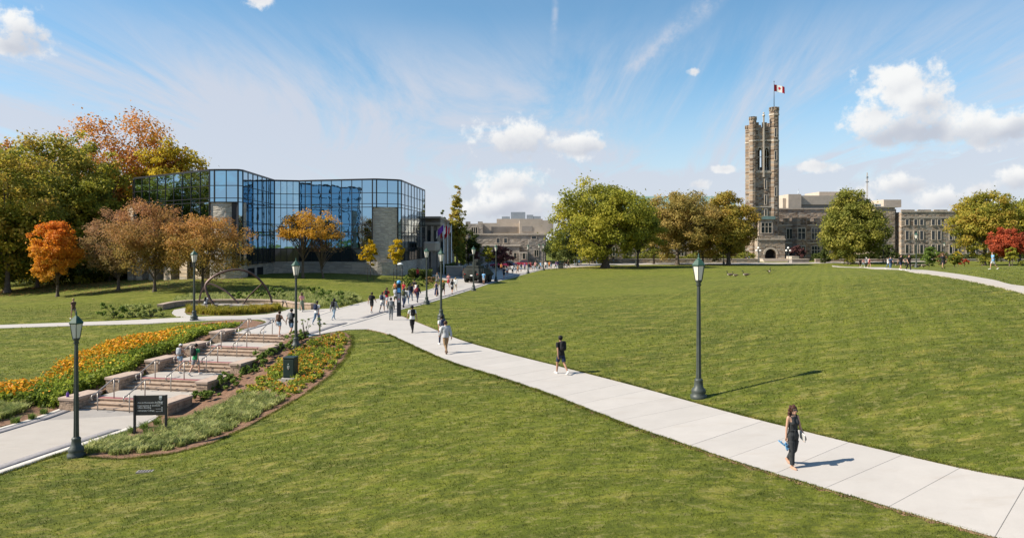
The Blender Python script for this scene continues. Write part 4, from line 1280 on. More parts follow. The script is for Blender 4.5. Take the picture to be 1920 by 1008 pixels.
# ---------- grey stone building in the middle distance
mbd = empty('library_building', (5, 195, 0), 0, 'low grey stone building with stepped concrete upper storeys in the middle distance', 'building')
def mX(px, d=185): return (px - 960) * d / F
part(MB().box(mX(878), mX(1024), 185, 205, -0.5, 7.5), 'main_wall', M_GREYST, mbd)
part(MB().box(mX(876), mX(1026), 184.8, 205.2, 7.5, 7.9), 'coping', M_TRIM, mbd)
part(MB().box(mX(905, 178), mX(974, 178), 178, 184.95, -0.5, 4.6), 'front_range', M_GREYST, mbd)
part(MB().box(mX(903, 178), mX(976, 178), 177.8, 184.9, 4.6, 4.9), 'coping', M_TRIM, mbd)
part(MB().box(mX(974, 174), mX(990, 174), 174, 184.9, -0.5, 3.1), 'porch', M_GREYST, mbd)
part(MB().box(mX(990, 180) + .1, mX(1022, 180), 180.5, 184.9, -0.5, 6.3), 'shaded_bay', M_GREYST, mbd)
t_ = part(MB().box(mX(873, 192), mX(905, 192), 192, 203, 0, 10.6), 'corner_tower', M_GREYST, mbd)
merlons(t_, mX(873, 192), mX(905, 192), 192, 192.5, 10.6, 0.6, 1.3, 0.5, M_GREYST)
window(mbd, mX(884, 192), mX(895, 192), 8.0, 9.6, 191.99, 2)
part(MB().box(mX(905, 196), mX(975, 196), 196, 204, 7.9, 10.9), 'upper_block', M_CONC, mbd)
part(MB().box(mX(921, 196), mX(971, 196), 195.9, 196.0, 8.2, 9.9), 'louvre_band', M_CONCD, mbd)
for k in range(24):
    x = mX(921, 196) + (mX(971, 196) - mX(921, 196)) * k / 24
    part(MB().box(x, x + 0.1, 195.8, 195.895, 8.2, 9.9), 'louvre', M_CONCD, mbd)
part(MB().box(mX(974, 192), mX(1037, 192), 190, 203, 7.9, 11.5), 'right_block', M_CONC, mbd)
part(MB().box(mX(978, 190), mX(998, 190), 189.9, 190.0, 8.4, 9.9), 'louvre_band', M_CONCD, mbd)
part(MB().box(mX(931, 202), mX(1018, 202), 204, 212, 7, 12.3), 'roof_storey', M_CONC, mbd)
part(MB().box(mX(958, 205), mX(985, 205), 205, 209, 12.3, 14.3), 'roof_unit', M_EQUIP, mbd)
for x0, x1, z in ((941, 956, 13.0), (988, 1000, 13.5), (1000.5, 1014, 13.1)): part(MB().box(mX(x0, 205), mX(x1, 205), 205, 208, 12.3, z), 'roof_unit', M_EQUIP, mbd)
for p in (966, 982):
    window(mbd, mX(p, 178) - .3, mX(p, 178) + .3, 1.5, 2.9, 177.99 if p < 970 else 173.99, 0, 0.12)
for p in (934, 948):
    window(mbd, mX(p, 185) - .4, mX(p, 185) + .4, 5.4, 6.6, 184.99, 0, 0.12)
window(mbd, mX(1001, 185) - .6, mX(1001, 185) + .6, 6.45, 7.2, 184.99, 0, 0.12)
window(mbd, mX(1006, 180) - .5, mX(1006, 180) + .5, 2.0, 3.6, 180.49, 1, 0.12)

# ---------- shaded classical building behind the glass one, and the concrete canopy
sb = empty('cornice_building', (-15, 140, 0), 0, 'shaded grey stone building with projecting cornice behind the three flagpoles', 'building')
q0, q1, q2, q3 = AT(790, 134), AT(826, 133), AT(852, 183), AT(800, 190)
poly = [q0[:2], q1[:2], q2[:2], q3[:2]]
part(MB().prism(poly, -0.5, 9.0), 'wall', M_CONCD, sb)
cg = Vector(((q0[0] + q2[0]) / 2, (q0[1] + q2[1]) / 2))
def grow(f): return [(cg.x + (p[0] - cg.x) * f, cg.y + (p[1] - cg.y) * f) for p in poly]
part(MB().prism(grow(1.03), 9.0, 9.5), 'cornice', M_CONC, sb); part(MB().prism(grow(1.0), 9.5, 10.2), 'attic', M_CONCD, sb); part(MB().prism(grow(1.05), 10.2, 10.6), 'cornice', M_CONC, sb)
for k in range(3):
    x = q0[0] + 0.7 + k * 1.25
    part(MB().box(x, x + 0.5, 132.6 + 0.1, 133.3, 1.0, 8.8), 'pilaster', M_CONC, sb)
    part(MB().box(x + 0.55, x + 1.1, 133.2, 133.4, 2.0, 8.0), 'window', M_WIN, sb)
for k in range(7):
    t0, t1 = 0.05 + k * 0.135, 0.10 + k * 0.135
    a, b = Vector(q1[:2]).lerp(Vector(q2[:2]), t0), Vector(q1[:2]).lerp(Vector(q2[:2]), t1)
    part(MB().hexa(*[[(a.x + 0.25, a.y, z), (b.x + 0.25, b.y, z), (b.x - .1, b.y, z), (a.x - .1, a.y, z)] for z in (0.5, 8.8)]), 'pilaster', M_CONC, sb)
cn = empty('concrete_canopy', AT(808, 120), 0, 'beige concrete entrance canopy at the right end of the glass building', 'canopy')
c0, c1 = AT(797, 121), AT(823, 118)
part(MB().box(c0[0], c1[0] - 0.4, 118, 124, 4.2, 5.9), 'canopy_slab', M_CONC, cn, bevel=0.25)
part(MB().box(c1[0] - 1.2, c1[0] - 0.6, 119, 119.6, -0.2, 4.2), 'column', M_CONCD, cn); part(MB().box(c0[0] + .3, c0[0] + .9, 119, 119.6, -0.2, 4.2), 'column', M_CONCD, cn)
# terrace wall and steps by the flagpoles
tw_ = empty('terrace_wall', AT(845, 112), 0, 'low grey terrace wall with steps below the flagpoles', 'wall')
a_, b_ = AT(838, 113), AT(866, 111)
part(MB().box(a_[0], b_[0], 112, 113, -0.3, 1.9), 'wall', M_CONCD, tw_); part(MB().box(a_[0] - .1, b_[0] + .1, 111.9, 113.1, 1.9, 2.05), 'cap_stone', M_CONC, tw_)
for k in range(5):
    part(MB().box(b_[0] + 0.05, b_[0] + 3.2, 110 + k * 0.4, 114.5, -0.3, 0.2 + k * 0.28), 'step', M_CONCD, tw_)
# walls along the far side of the plaza
for (xa, xb, yy, lab) in ((20, TX - 5.5, 188, 'long low stone plaza wall under the lawn trees left of the tower'), (TX + 8.5, 160, 186, 'long low stone plaza wall right of the tower')):
    w_ = empty('plaza_wall', ((xa + xb) / 2, yy, 0.3), 0, lab, 'wall')
    part(MB().box(xa, xb, yy, yy + 0.5, -0.6, 1.05), 'wall', M_UCP, w_); part(MB().box(xa - .05, xb + .05, yy - .06, yy + .56, 1.05, 1.2), 'cap_stone', M_TRIM, w_)
pl = empty('planter_block', AT(1505, 184, 0.2), 0, 'dark grey stone planter block on the plaza right of the tower', 'planter')
part(MB().box((1482 - 960) * 184 / F, (1514 - 960) * 184 / F, 183, 185, -0.3, 1.15), 'box', M_CONCD, pl); part(MB().box((1481 - 960) * 184 / F, (1515 - 960) * 184 / F, 182.9, 185.1, 1.15, 1.28), 'rim', M_CONC, pl)
# ------------------------------------------------------------------ vegetation
def leaf_quads(P, size, rng, flat=0.35, rnd=None, up=0.3, out=None):
    """one leaf quad per point, random facing with a slight upward bias"""
    n = len(P)
    nrm = rng.normal(size=(n, 3)); nrm[:, 2] += up
    if out is not None: nrm += out * 1.15
    nrm /= np.linalg.norm(nrm, axis=1)[:, None]
    t = rng.normal(size=(n, 3)); t -= nrm * (t * nrm).sum(1)[:, None]
    t /= np.linalg.norm(t, axis=1)[:, None]
    b = np.cross(nrm, t)
    s = size * rng.uniform(0.6, 1.35, (n, 1))
    w = s * rng.uniform(0.45, 0.75, (n, 1))
    # diamond-like leaf with its tip drooping
    V = np.stack([P - t * s, P + b * w - nrm * s * 0.15, P + t * s - nrm * s * 0.1, P - b * w - nrm * s * 0.15], 1).reshape(-1, 3)
    Q = np.arange(4 * n).reshape(n, 4)
    return V, Q, (rng.uniform(0, 1, n) if rnd is None else np.clip(rnd, 0, 1))

def crown_points(shape, rx, rz, zc, rng, nclump, leaves, bare=0.0):
    """clumps spread through the crown; returns points, per-leaf colour value, clump centres"""
    lob = rng.normal(size=(9, 3)); lob /= np.linalg.norm(lob, axis=1)[:, None]
    amp = rng.uniform(0.05, 0.26, 9)
    d = rng.normal(size=(nclump, 3)); d /= np.linalg.norm(d, axis=1)[:, None]
    if shape == 'spread': d[:, 2] = np.abs(d[:, 2]) * 0.9 - 0.18
    d /= np.linalg.norm(d, axis=1)[:, None]
    k = 0.80 + (np.maximum(d @ lob.T, 0) ** 3 * amp).sum(1) - (np.maximum(-(d @ lob.T), 0) ** 6 * amp * 0.7).sum(1)
    rr = rng.uniform(0, 1, nclump) ** 0.42 * k
    c = d * rr[:, None]
    if shape == 'egg':
        f = 1.0 - 0.34 * np.clip(c[:, 2], -0.2, 1.2) - 0.12 * np.clip(-c[:, 2] - 0.5, 0, 1); c[:, :2] *= f[:, None]
    elif shape == 'column':
        c[:, :2] *= (1.0 - 0.55 * np.clip(c[:, 2] - 0.2, 0, 1))[:, None]
    elif shape == 'cone':
        c[:, :2] *= (0.5 - 0.48 * c[:, 2])[:, None] * 1.6
    elif shape == 'oak':
        c[:, :2] *= (1.0 + 0.10 * np.clip(-c[:, 2], 0, 1) - 0.25 * np.clip(c[:, 2] - 0.3, 0, 1))[:, None]
    C_ = c * np.array([rx, rx, rz]) + np.array([0, 0, zc])
    cs = rng.uniform(0.09, 0.20, nclump) * (rx * rx * rz) ** (1 / 3)
    w = cs ** 2; w /= w.sum()
    who = rng.choice(nclump, leaves, p=w)
    o = rng.normal(size=(leaves, 3)); o /= np.linalg.norm(o, axis=1)[:, None]
    o *= (rng.uniform(0, 1, leaves) ** 0.5)[:, None] * cs[who][:, None] * np.array([1.15, 1.15, 0.8])
    stray = rng.uniform(0, 1, leaves) < 0.10
    o[stray] *= rng.uniform(1.2, 1.9, (stray.sum(), 1))
    P = C_[who] + o
    hue = rng.uniform(0, 1, nclump)
    col = hue[who] * 0.55 + rng.uniform(0, 1, leaves) * 0.45
    dirs = P - np.array([0, 0, zc - rz * 0.2]); dirs /= np.linalg.norm(dirs, axis=1)[:, None] + 1e-6
    dirs = dirs * 0.6 + o / (np.linalg.norm(o, axis=1)[:, None] + 1e-6) * 0.7
    return P, col, C_, cs, dirs

def trunk_mesh(h0, r0, targets, rng, zc, lean=(0, 0), forks=1, low=0.0):
    mb = MB()
    top = Vector((lean[0], lean[1], zc))
    pts = [Vector((0, 0, -0.35)), Vector((0, 0, 0.05)), Vector((0.0, 0.0, h0 * 0.3)), Vector((lean[0] * .3, lean[1] * .3, h0 * 0.8)), Vector((lean[0] * .6, lean[1] * .6, (h0 + zc) / 2)), top]
    rad = [r0 * 1.7, r0 * 1.45, r0 * 1.02, r0 * 0.85, r0 * 0.5, r0 * 0.14]
    mb.tube(pts, rad, 9)
    for t in targets:
        t = Vector(t)
        zs = h0 * rng.uniform(0.75, 1.0) + max(0, (t.z - h0)) * rng.uniform(0.05, 0.40)
        f = min(1, zs / zc)
        s = Vector((lean[0] * f * .7, lean[1] * f * .7, zs))
        m_ = s.lerp(t, 0.5) + Vector((0, 0, (t - s).length * 0.10))
        rb = r0 * rng.uniform(0.28, 0.5)
        mb.tube(catmull([s, m_, t], 3), [rb * (1 - 0.14 * k) for k in range(7)], 5)
    return mb

TREE_N = [0]
def tree(name, label, px, d, top, wpx, mat, shape='round', low=0.22, leaves=9000, ls=0.22, r0=None, bark=None, group=None, cat='tree', loc=None, rx=None, height=None, nclump=90, limbs=12, colgrad=0.0, seed=None, lean=(0, 0), ghost=0.0):
    """crown of leaf clumps over a trunk with limbs. low = share of the height that is bare trunk"""
    TREE_N[0] += 1
    leaves, ls, nclump = int(leaves * 1.25), ls * 0.80, int(nclump * 1.7)
    rng = np.random.default_rng(seed if seed is not None else 100 + TREE_N[0])
    if loc is None:
        x = (px - 960) * d / F
        loc = (x, d, H(x, d))
    hgt = height if height else (450 - top) * d / F + CAMZ - loc[2]
    rx = rx if rx else wpx * d / F / 2
    z0 = hgt * low; rz = (hgt - z0) / 2; zc = z0 + rz
    P, col, C_, cs, dirs = crown_points(shape, rx * 1.08, rz * 1.0, zc, rng, nclump, leaves)
    kp = P[:, 2] > hgt * min(low, 0.1) * 0.5 + 0.1; P, col, dirs = P[kp], col[kp], dirs[kp]
    # random leaves thinly between clumps
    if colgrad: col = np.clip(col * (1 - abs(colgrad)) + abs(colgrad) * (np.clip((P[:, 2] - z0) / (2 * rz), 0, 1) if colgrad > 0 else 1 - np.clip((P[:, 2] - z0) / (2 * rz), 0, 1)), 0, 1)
    t = empty(name, loc, rng.uniform(0, 6.28) if shape != 'lop' else 0, label, cat, group)
    V, Q, rv = leaf_quads(P, ls, rng, rnd=col, out=dirs)
    link('crown', np_mesh('crown', V, Q, False, rv), mat, t)
    r0 = r0 or max(0.06, hgt * 0.018)
    k = rng.choice(len(C_), min(limbs, len(C_)), replace=False)
    trunk_mesh(max(z0, hgt * 0.12), r0, C_[k], rng, zc + rz * 0.35, lean).build('trunk', bark or M_BARK, t)
    return t

LG = leaf_material('leaf_green', [(0.085, 0.108, 0.020), (0.203, 0.220, 0.034), (0.363, 0.333, 0.054)])
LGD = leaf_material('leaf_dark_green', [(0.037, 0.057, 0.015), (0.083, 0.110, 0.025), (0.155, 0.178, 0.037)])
LYG = leaf_material('leaf_yellow_green', [(0.135, 0.158, 0.024), (0.326, 0.322, 0.040), (0.571, 0.486, 0.064)])
LGY = leaf_material('leaf_turning', [(0.135, 0.143, 0.029), (0.301, 0.261, 0.043), (0.492, 0.337, 0.064), (0.333, 0.194, 0.061)])
LOLIVE = leaf_material('leaf_olive', [(0.151, 0.135, 0.037), (0.301, 0.247, 0.064), (0.460, 0.337, 0.100), (0.381, 0.247, 0.086)])
LRUST = leaf_material('leaf_rust', [(0.170, 0.137, 0.033), (0.477, 0.239, 0.049), (0.620, 0.285, 0.064), (0.524, 0.170, 0.058)])
LGOLD = leaf_material('leaf_gold', [(0.296, 0.239, 0.027), (0.620, 0.467, 0.034), (0.620, 0.455, 0.034)])
LORANGE = leaf_material('leaf_orange', [(0.40, 0.26, 0.03), (0.64, 0.28, 0.025), (0.68, 0.16, 0.025)])
LYG2 = leaf_material('leaf_green_gold', [(0.098, 0.122, 0.021), (0.247, 0.255, 0.036), (0.477, 0.379, 0.060), (0.353, 0.210, 0.045)])
LHAW = leaf_material('leaf_hawthorn', [(0.13, 0.125, 0.04), (0.26, 0.19, 0.07), (0.36, 0.20, 0.095), (0.33, 0.165, 0.12)])
LHAW3 = leaf_material('leaf_hawthorn_pink', [(0.13, 0.13, 0.03), (0.27, 0.20, 0.05), (0.40, 0.21, 0.075), (0.36, 0.16, 0.10)])
LHAW2 = leaf_material('leaf_hawthorn_ochre', [(0.149, 0.137, 0.032), (0.324, 0.236, 0.052), (0.490, 0.254, 0.074), (0.385, 0.175, 0.088)])
LYEL = leaf_material('leaf_yellow', [(0.325, 0.250, 0.013), (0.600, 0.438, 0.015), (0.600, 0.375, 0.018)])
LAMB = leaf_material('leaf_amber', [(0.228, 0.175, 0.061), (0.595, 0.306, 0.035), (0.600, 0.376, 0.032)])
LRED = leaf_material('leaf_red', [(0.160, 0.049, 0.027), (0.455, 0.096, 0.042), (0.615, 0.137, 0.049)])
LPURP = leaf_material('leaf_purple', [(0.070, 0.035, 0.035), (0.149, 0.067, 0.067), (0.210, 0.096, 0.088)])
LLIN = leaf_material('leaf_linden', [(0.120, 0.143, 0.025), (0.262, 0.269, 0.048), (0.460, 0.397, 0.086)])
LSHRUB = leaf_material('leaf_shrub', [(0.070, 0.121, 0.024), (0.161, 0.231, 0.044), (0.292, 0.362, 0.091)])
LGRASSY = leaf_material('leaf_grassy', [(0.157, 0.199, 0.053), (0.325, 0.367, 0.115), (0.546, 0.546, 0.232)])
LFEATHER = leaf_material('leaf_feather_grass', [(0.163, 0.175, 0.020), (0.338, 0.300, 0.037), (0.450, 0.275, 0.062)])
LBED = leaf_material('leaf_bed', [(0.093, 0.143, 0.020), (0.236, 0.296, 0.036), (0.421, 0.439, 0.068)])
LBLOOM = leaf_material('petal_orange', [(0.58, 0.20, 0.010), (0.72, 0.32, 0.012), (0.76, 0.46, 0.02)], 0.25)
LBLOOMR = leaf_material('petal_rust', [(0.42, 0.11, 0.03), (0.60, 0.22, 0.02), (0.66, 0.42, 0.03)], 0.25)

# --- wood on the left
FG_ = 'tall trees of the wood at the left'
tree('forest_tree', 'tall dark green tree at the far left edge', 14, 94, 266, 196, LYG2, 'round', 0.0, 26000, 0.26, group=FG_, nclump=150)
tree('forest_tree', 'tallest green tree of the left wood, yellowing on its sunny side', 98, 106, 218, 206, LYG2, 'round', 0.0, 34000, 0.27, group=FG_, nclump=170)
tree('forest_tree', 'pale yellow-green tree standing in front of the left wood', 152, 104, 290, 140, LYG, 'round', 0.0, 20000, 0.25, group=FG_, nclump=120)
tree('forest_tree', 'broad rust orange tree rising behind the glass building', 238, 126, 228, 262, LRUST, 'round', 0.0, 32000, 0.30, group=FG_, nclump=170)
tree('forest_tree', 'golden tree leaning towards the top corner of the glass building', 306, 122, 264, 150, LGOLD, 'round', 0.12, 18000, 0.28, group=FG_, nclump=110)
tree('forest_tree', 'rusty topped tree at the back of the left wood', 10, 132, 248, 150, LRUST, 'round', 0.1, 16000, 0.30, group=FG_, nclump=110)
tree('forest_tree', 'small dark green treetop peeping over the glass building roof', 346, 150, 284, 70, LGD, 'round', 0.3, 5000, 0.30, group=FG_, nclump=50)
tree('forest_tree', 'thin rust treetop behind the roof edge of the glass building', 372, 150, 308, 40, LRUST, 'round', 0.4, 1800, 0.28, group=FG_, nclump=30)
tree('forest_tree', 'shaded green tree deep in the wood behind the orange maple', 170, 118, 322, 190, LG, 'round', 0.0, 22000, 0.27, group=FG_, nclump=120)
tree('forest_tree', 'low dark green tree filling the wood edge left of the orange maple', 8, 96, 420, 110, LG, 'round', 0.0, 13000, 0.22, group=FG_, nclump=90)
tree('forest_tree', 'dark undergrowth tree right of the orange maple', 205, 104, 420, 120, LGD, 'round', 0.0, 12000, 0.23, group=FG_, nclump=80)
tree('forest_tree', 'yellow-green tree between the tallest green tree and the rust one', 182, 116, 250, 136, LYG, 'round', 0.0, 14000, 0.28, group=FG_, nclump=90)
tree('forest_tree', 'mid green tree low at the wood edge behind the orange maple', 70, 100, 372, 130, LG, 'round', 0.0, 14000, 0.24, group=FG_, nclump=90)
for k, (px, d, top, w, m_) in enumerate(((-60, 122, 280, 150, LYG2), (-160, 132, 290, 170, LG), (-270, 126, 300, 170, LYG2), (-400, 134, 300, 190, LRUST), (-540, 128, 310, 180, LG))):
    tree('forest_tree', 'tree of the left wood beyond the frame edge, number %s outwards' % ['one', 'two', 'three', 'four', 'five'][k], px, d, top, w, m_, 'round', 0.0, 6500, 0.36, group=FG_, nclump=70)
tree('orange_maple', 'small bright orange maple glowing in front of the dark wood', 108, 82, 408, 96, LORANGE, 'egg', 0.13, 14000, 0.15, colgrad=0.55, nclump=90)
# --- hawthorns in front of the glass building
HG = 'rusty hawthorn trees in front of the glass building'
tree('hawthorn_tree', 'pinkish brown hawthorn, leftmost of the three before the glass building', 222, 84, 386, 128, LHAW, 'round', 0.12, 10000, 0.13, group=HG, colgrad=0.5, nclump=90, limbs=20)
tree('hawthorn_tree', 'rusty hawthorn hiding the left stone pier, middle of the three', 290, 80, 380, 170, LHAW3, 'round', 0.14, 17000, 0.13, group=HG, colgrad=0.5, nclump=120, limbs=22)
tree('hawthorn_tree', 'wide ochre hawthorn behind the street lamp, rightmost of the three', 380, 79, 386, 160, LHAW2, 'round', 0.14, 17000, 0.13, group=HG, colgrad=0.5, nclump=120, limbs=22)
amb = tree('amber_tree', 'amber tree with half bare right side against the glass front', 568, 92, 388, 112, LAMB, 'spread', 0.22, 6500, 0.14, limbs=34, nclump=80, r0=0.17)
amb2 = tree('bare_tree', 'nearly leafless brown tree leaning right beside the amber one', 606, 93, 428, 66, LHAW, 'spread', 0.18, 900, 0.11, limbs=40, nclump=60, r0=0.13, lean=(0.8, 0))
YG_ = 'young yellow columnar trees'
tree('young_yellow_tree', 'young yellow columnar tree before the right stone pier, left of two', 695, 98, 443, 32, LYEL, 'egg', 0.28, 2600, 0.13, group=YG_, nclump=40, r0=0.05, limbs=8)
tree('young_yellow_tree', 'young yellow columnar tree before the dark glass corner, right of two', 744, 98, 446, 34, LYEL, 'egg', 0.28, 2600, 0.13, group=YG_, nclump=40, r0=0.05, limbs=8)
# --- middle distance
tree('poplar_tree', 'tall narrow poplar rising behind the three flags', 857, 150, 354, 34, LYG2, 'column', 0.03, 7000, 0.24, nclump=110)
tree('poplar_tree', 'small narrow treetop peeping over the cornice building', 832, 200, 388, 14, LGD, 'column', 0.2, 1400, 0.3, nclump=30)
tree('street_tree', 'dark green spreading tree under the poplar', 878, 160, 432, 52, LGD, 'round', 0.03, 5000, 0.24, nclump=60)
tree('street_tree', 'small bright green tree in front of the flagpoles', 864, 128, 447, 22, LG, 'egg', 0.2, 2000, 0.18, nclump=36)
tree('street_tree', 'small yellowish tree left of the purple one by the stone building', 915, 150, 454, 24, LYG, 'egg', 0.2, 1700, 0.2, nclump=36)
tree('purple_tree', 'purple leaved tree before the grey stone building', 938, 152, 455, 46, LPURP, 'round', 0.12, 4200, 0.2, nclump=60)
tree('street_tree', 'small purple bush tree beside the dark green tree by the truck', 893, 146, 468, 18, LPURP, 'round', 0.1, 900, 0.2, nclump=24)
# --- row of big trees on the crest
RG = 'large trees along the crest of the lawn'
tree('lawn_tree', 'largest yellow-green tree on the lawn crest with thick split trunk', 1135, 150, 320, 186, LYG, 'oak', 0.11, 30000, 0.30, r0=0.85, group=RG, nclump=130, limbs=26, lean=(0.5, 0))
tree('lawn_tree', 'light green tree just right of the thick trunked one', 1196, 153, 372, 100, LYG, 'egg', 0.10, 11000, 0.26, r0=0.25, group=RG, nclump=80)
tree('lawn_tree', 'broad olive brown tree, middle of the row left of the tower', 1270, 168, 341, 146, LOLIVE, 'oak', 0.08, 26000, 0.29, r0=0.5, group=RG, nclump=120)
tree('lawn_tree', 'ochre green tree partly covering the foot of the tower', 1366, 166, 356, 126, LGY, 'oak', 0.08, 22000, 0.28, r0=0.5, group=RG, nclump=110)
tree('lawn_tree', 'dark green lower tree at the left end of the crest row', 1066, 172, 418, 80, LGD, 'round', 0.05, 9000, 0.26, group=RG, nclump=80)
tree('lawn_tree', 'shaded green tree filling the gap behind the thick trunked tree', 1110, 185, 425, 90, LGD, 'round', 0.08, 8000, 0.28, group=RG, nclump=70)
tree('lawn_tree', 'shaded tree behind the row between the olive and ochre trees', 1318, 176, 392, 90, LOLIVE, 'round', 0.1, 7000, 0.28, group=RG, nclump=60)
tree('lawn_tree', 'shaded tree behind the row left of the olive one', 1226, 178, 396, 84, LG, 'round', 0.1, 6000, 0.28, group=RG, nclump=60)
tree('linden_tree', 'dense egg shaped green linden right of the tower', 1598, 172, 345, 116, LLIN, 'egg', 0.03, 36000, 0.30, group=None, nclump=190)
tree('street_tree', 'small dark tree at the right foot of the round linden', 1660, 182, 455, 36, LGD, 'round', 0.1, 2600, 0.24, nclump=40)
tree('spruce_tree', 'small bluish conifer at the left foot of the round linden', 1546, 180, 462, 28, LGD, 'cone', 0.0, 2500, 0.2, nclump=60)
tree('red_bush', 'dark red bush beside the college wing', 1497, 196, 457, 30, LPURP, 'round', 0.05, 2200, 0.22, nclump=40)
tree('right_tree', 'tall green tree turning yellow near the right edge', 1846, 150, 341, 126, LYG2, 'oak', 0.08, 22000, 0.28, nclump=120)
tree('right_tree', 'yellow-green tree cut by the right edge of the frame', 1912, 158, 362, 96, LYG, 'round', 0.14, 16000, 0.28, nclump=100)
tree('red_maple', 'round dark red tree near the right edge', 1893, 135, 429, 72, LRED, 'round', 0.16, 10000, 0.20, nclump=80)
SG = 'small young trees on the right lawn'
tree('young_tree', 'small green tree before the right wing beside a lamp post', 1742, 138, 460, 36, LSHRUB, 'egg', 0.06, 3200, 0.18, group=SG, nclump=45, r0=0.08)
tree('young_tree', 'rusty thin young tree before the windows of the right wing', 1763, 150, 470, 24, LHAW, 'egg', 0.1, 1300, 0.17, group=SG, nclump=30, r0=0.06)
tree('young_tree', 'small dark bushy evergreen on the right lawn', 1790, 128, 474, 24, LG, 'egg', 0.02, 2600, 0.16, group=SG, nclump=40, r0=0.08)
tree('young_tree', 'small golden tree under the tall right tree', 1796, 142, 470, 20, LGOLD, 'round', 0.3, 900, 0.17, group=SG, nclump=24, r0=0.06)
tree('young_tree', 'knee high red maple sapling under the tall right tree', 1808, 140, 484, 22, LRED, 'round', 0.3, 800, 0.16, group=SG, nclump=24, r0=0.05)
tree('young_tree', 'slim green sapling in front of the red tree', 1898, 118, 458, 22, LYG, 'egg', 0.22, 1500, 0.15, group=SG, nclump=30, r0=0.06)
tree('young_tree', 'thin green sapling left of the red tree', 1841, 122, 480, 12, LG, 'egg', 0.25, 600, 0.14, group=SG, nclump=20, r0=0.05)
tree('young_tree', 'leafy sapling with yellow leaves between two trunks near the right edge', 1858, 122, 482, 14, LYG, 'egg', 0.25, 600, 0.14, group=SG, nclump=20, r0=0.05)
tree('young_tree', 'dark bush at the right frame edge', 1922, 112, 486, 26, LG, 'round', 0.0, 1500, 0.16, group=SG, nclump=30, r0=0.05)

# --- far wood closing the horizon
def far_wood():
    rng = np.random.default_rng(5)
    P, col = [], []
    for k in range(150):
        x = rng.uniform(-420, 460); y = 320 + rng.uniform(0, 40)
        hh = rng.uniform(7, 12)
        n = 170
        o = rng.normal(size=(n, 3)); o /= np.linalg.norm(o, axis=1)[:, None]
        P.append(np.array([x, y, hh * 0.45]) + o * np.array([6, 5, hh * 0.55]) * (rng.uniform(0.3, 1, n) ** 0.4)[:, None])
        col.append(rng.uniform(0, 1) * 0.6 + rng.uniform(0, 0.4, n))
    V, Q, rv = leaf_quads(np.concatenate(P), 0.85, rng, rnd=np.concatenate(col))
    tag(link('far_wood', np_mesh('far_wood', V, Q, False, rv), LGD), 'distant line of dark trees behind the buildings', 'wood', kind='stuff')
far_wood()

# --- hedges
def hedge(label, x0, x1, y0, y1, h, mat, n, ls=0.2, seed=1, z=None):
    rng = np.random.default_rng(seed)
    P = np.stack([rng.uniform(x0, x1, n), rng.uniform(y0, y1, n), rng.uniform(0, 1, n) ** 0.6 * h], 1)
    P[:, 2] *= 0.85 + 0.3 * np.sin(P[:, 0] * 0.7 + seed) * np.sin(P[:, 0] * 0.23)
    loc = ((x0 + x1) / 2, (y0 + y1) / 2, z if z is not None else H((x0 + x1) / 2, (y0 + y1) / 2))
    P -= np.array([loc[0], loc[1], 0])
    V, Q, rv = leaf_quads(P, ls, rng)
    t = empty('hedge', loc, 0, label, 'hedge')
    link('foliage', np_mesh('hedge', V, Q, False, rv), mat, t)
    mb = MB()
    for k in range(6):
        x = x0 + (x1 - x0) * (k + .5) / 6 - loc[0]; mb.tube([(x, 0, -0.2), (x + 0.2, 0, h * 0.6)], 0.06, 5)
    st_ = mb.build('stem', M_BARKD, t); st_['kind'] = 'stuff'
hedge('dark leaf mass added as shade along the foot of the left wood', AT(-30, 108)[0], AT(238, 108)[0], 103, 116, 3.4, LGD, 15000, 0.20, 7)  # added dark foliage, standing in for the shade between the trunks
hedge('clipped green hedge behind the plaza wall left of the tower', 30, TX - 6, 189, 192, 2.6, LG, 6000, 0.22, 1)
hedge('dark green hedge in front of the college wing right of the tower', TX + 9, 98, 187.5, 190, 2.6, LGD, 5000, 0.22, 2)
hedge('dark hedge at the foot of the right wing', 98, 150, 187.2, 189, 2.2, LGD, 4500, 0.22, 3)
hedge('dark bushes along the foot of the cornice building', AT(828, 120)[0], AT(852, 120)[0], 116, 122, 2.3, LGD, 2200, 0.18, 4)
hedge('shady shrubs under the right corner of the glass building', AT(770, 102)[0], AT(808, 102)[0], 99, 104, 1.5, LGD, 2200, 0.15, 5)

# --- shrubs on the slopes
def shrub(name, label, px, py, w, h, mat, n, ls=0.08, group=None, cat='shrub', seed=0, d=None, blades=False):
    loc = GP(px, py)
    rng = np.random.default_rng(900 + seed)
    P, col, C_, cs, dirs = crown_points('round', w / 2, h * 0.55, h * 0.5, rng, max(10, n // 60), n)
    P[:, 2] = np.abs(P[:, 2])
    t = empty(name, loc, 0, label, cat, group)
    V, Q, rv = leaf_quads(P, ls, rng, rnd=col, up=0.6)
    link('foliage', np_mesh(name, V, Q, False, rv), mat, t)
    mb = MB()
    for k in range(6):
        c = C_[k]; mb.tube([(0, 0, -0.1), (c[0] * .4, c[1] * .4, c[2] * .5), (c[0], c[1], max(0.1, c[2]))], [0.025, 0.018, 0.01], 5)
    s_ = mb.build('stem', M_BARKD, t); s_['kind'] = 'stuff'
    return t
SLG = 'pale green shrubs on the slope below the glass building'
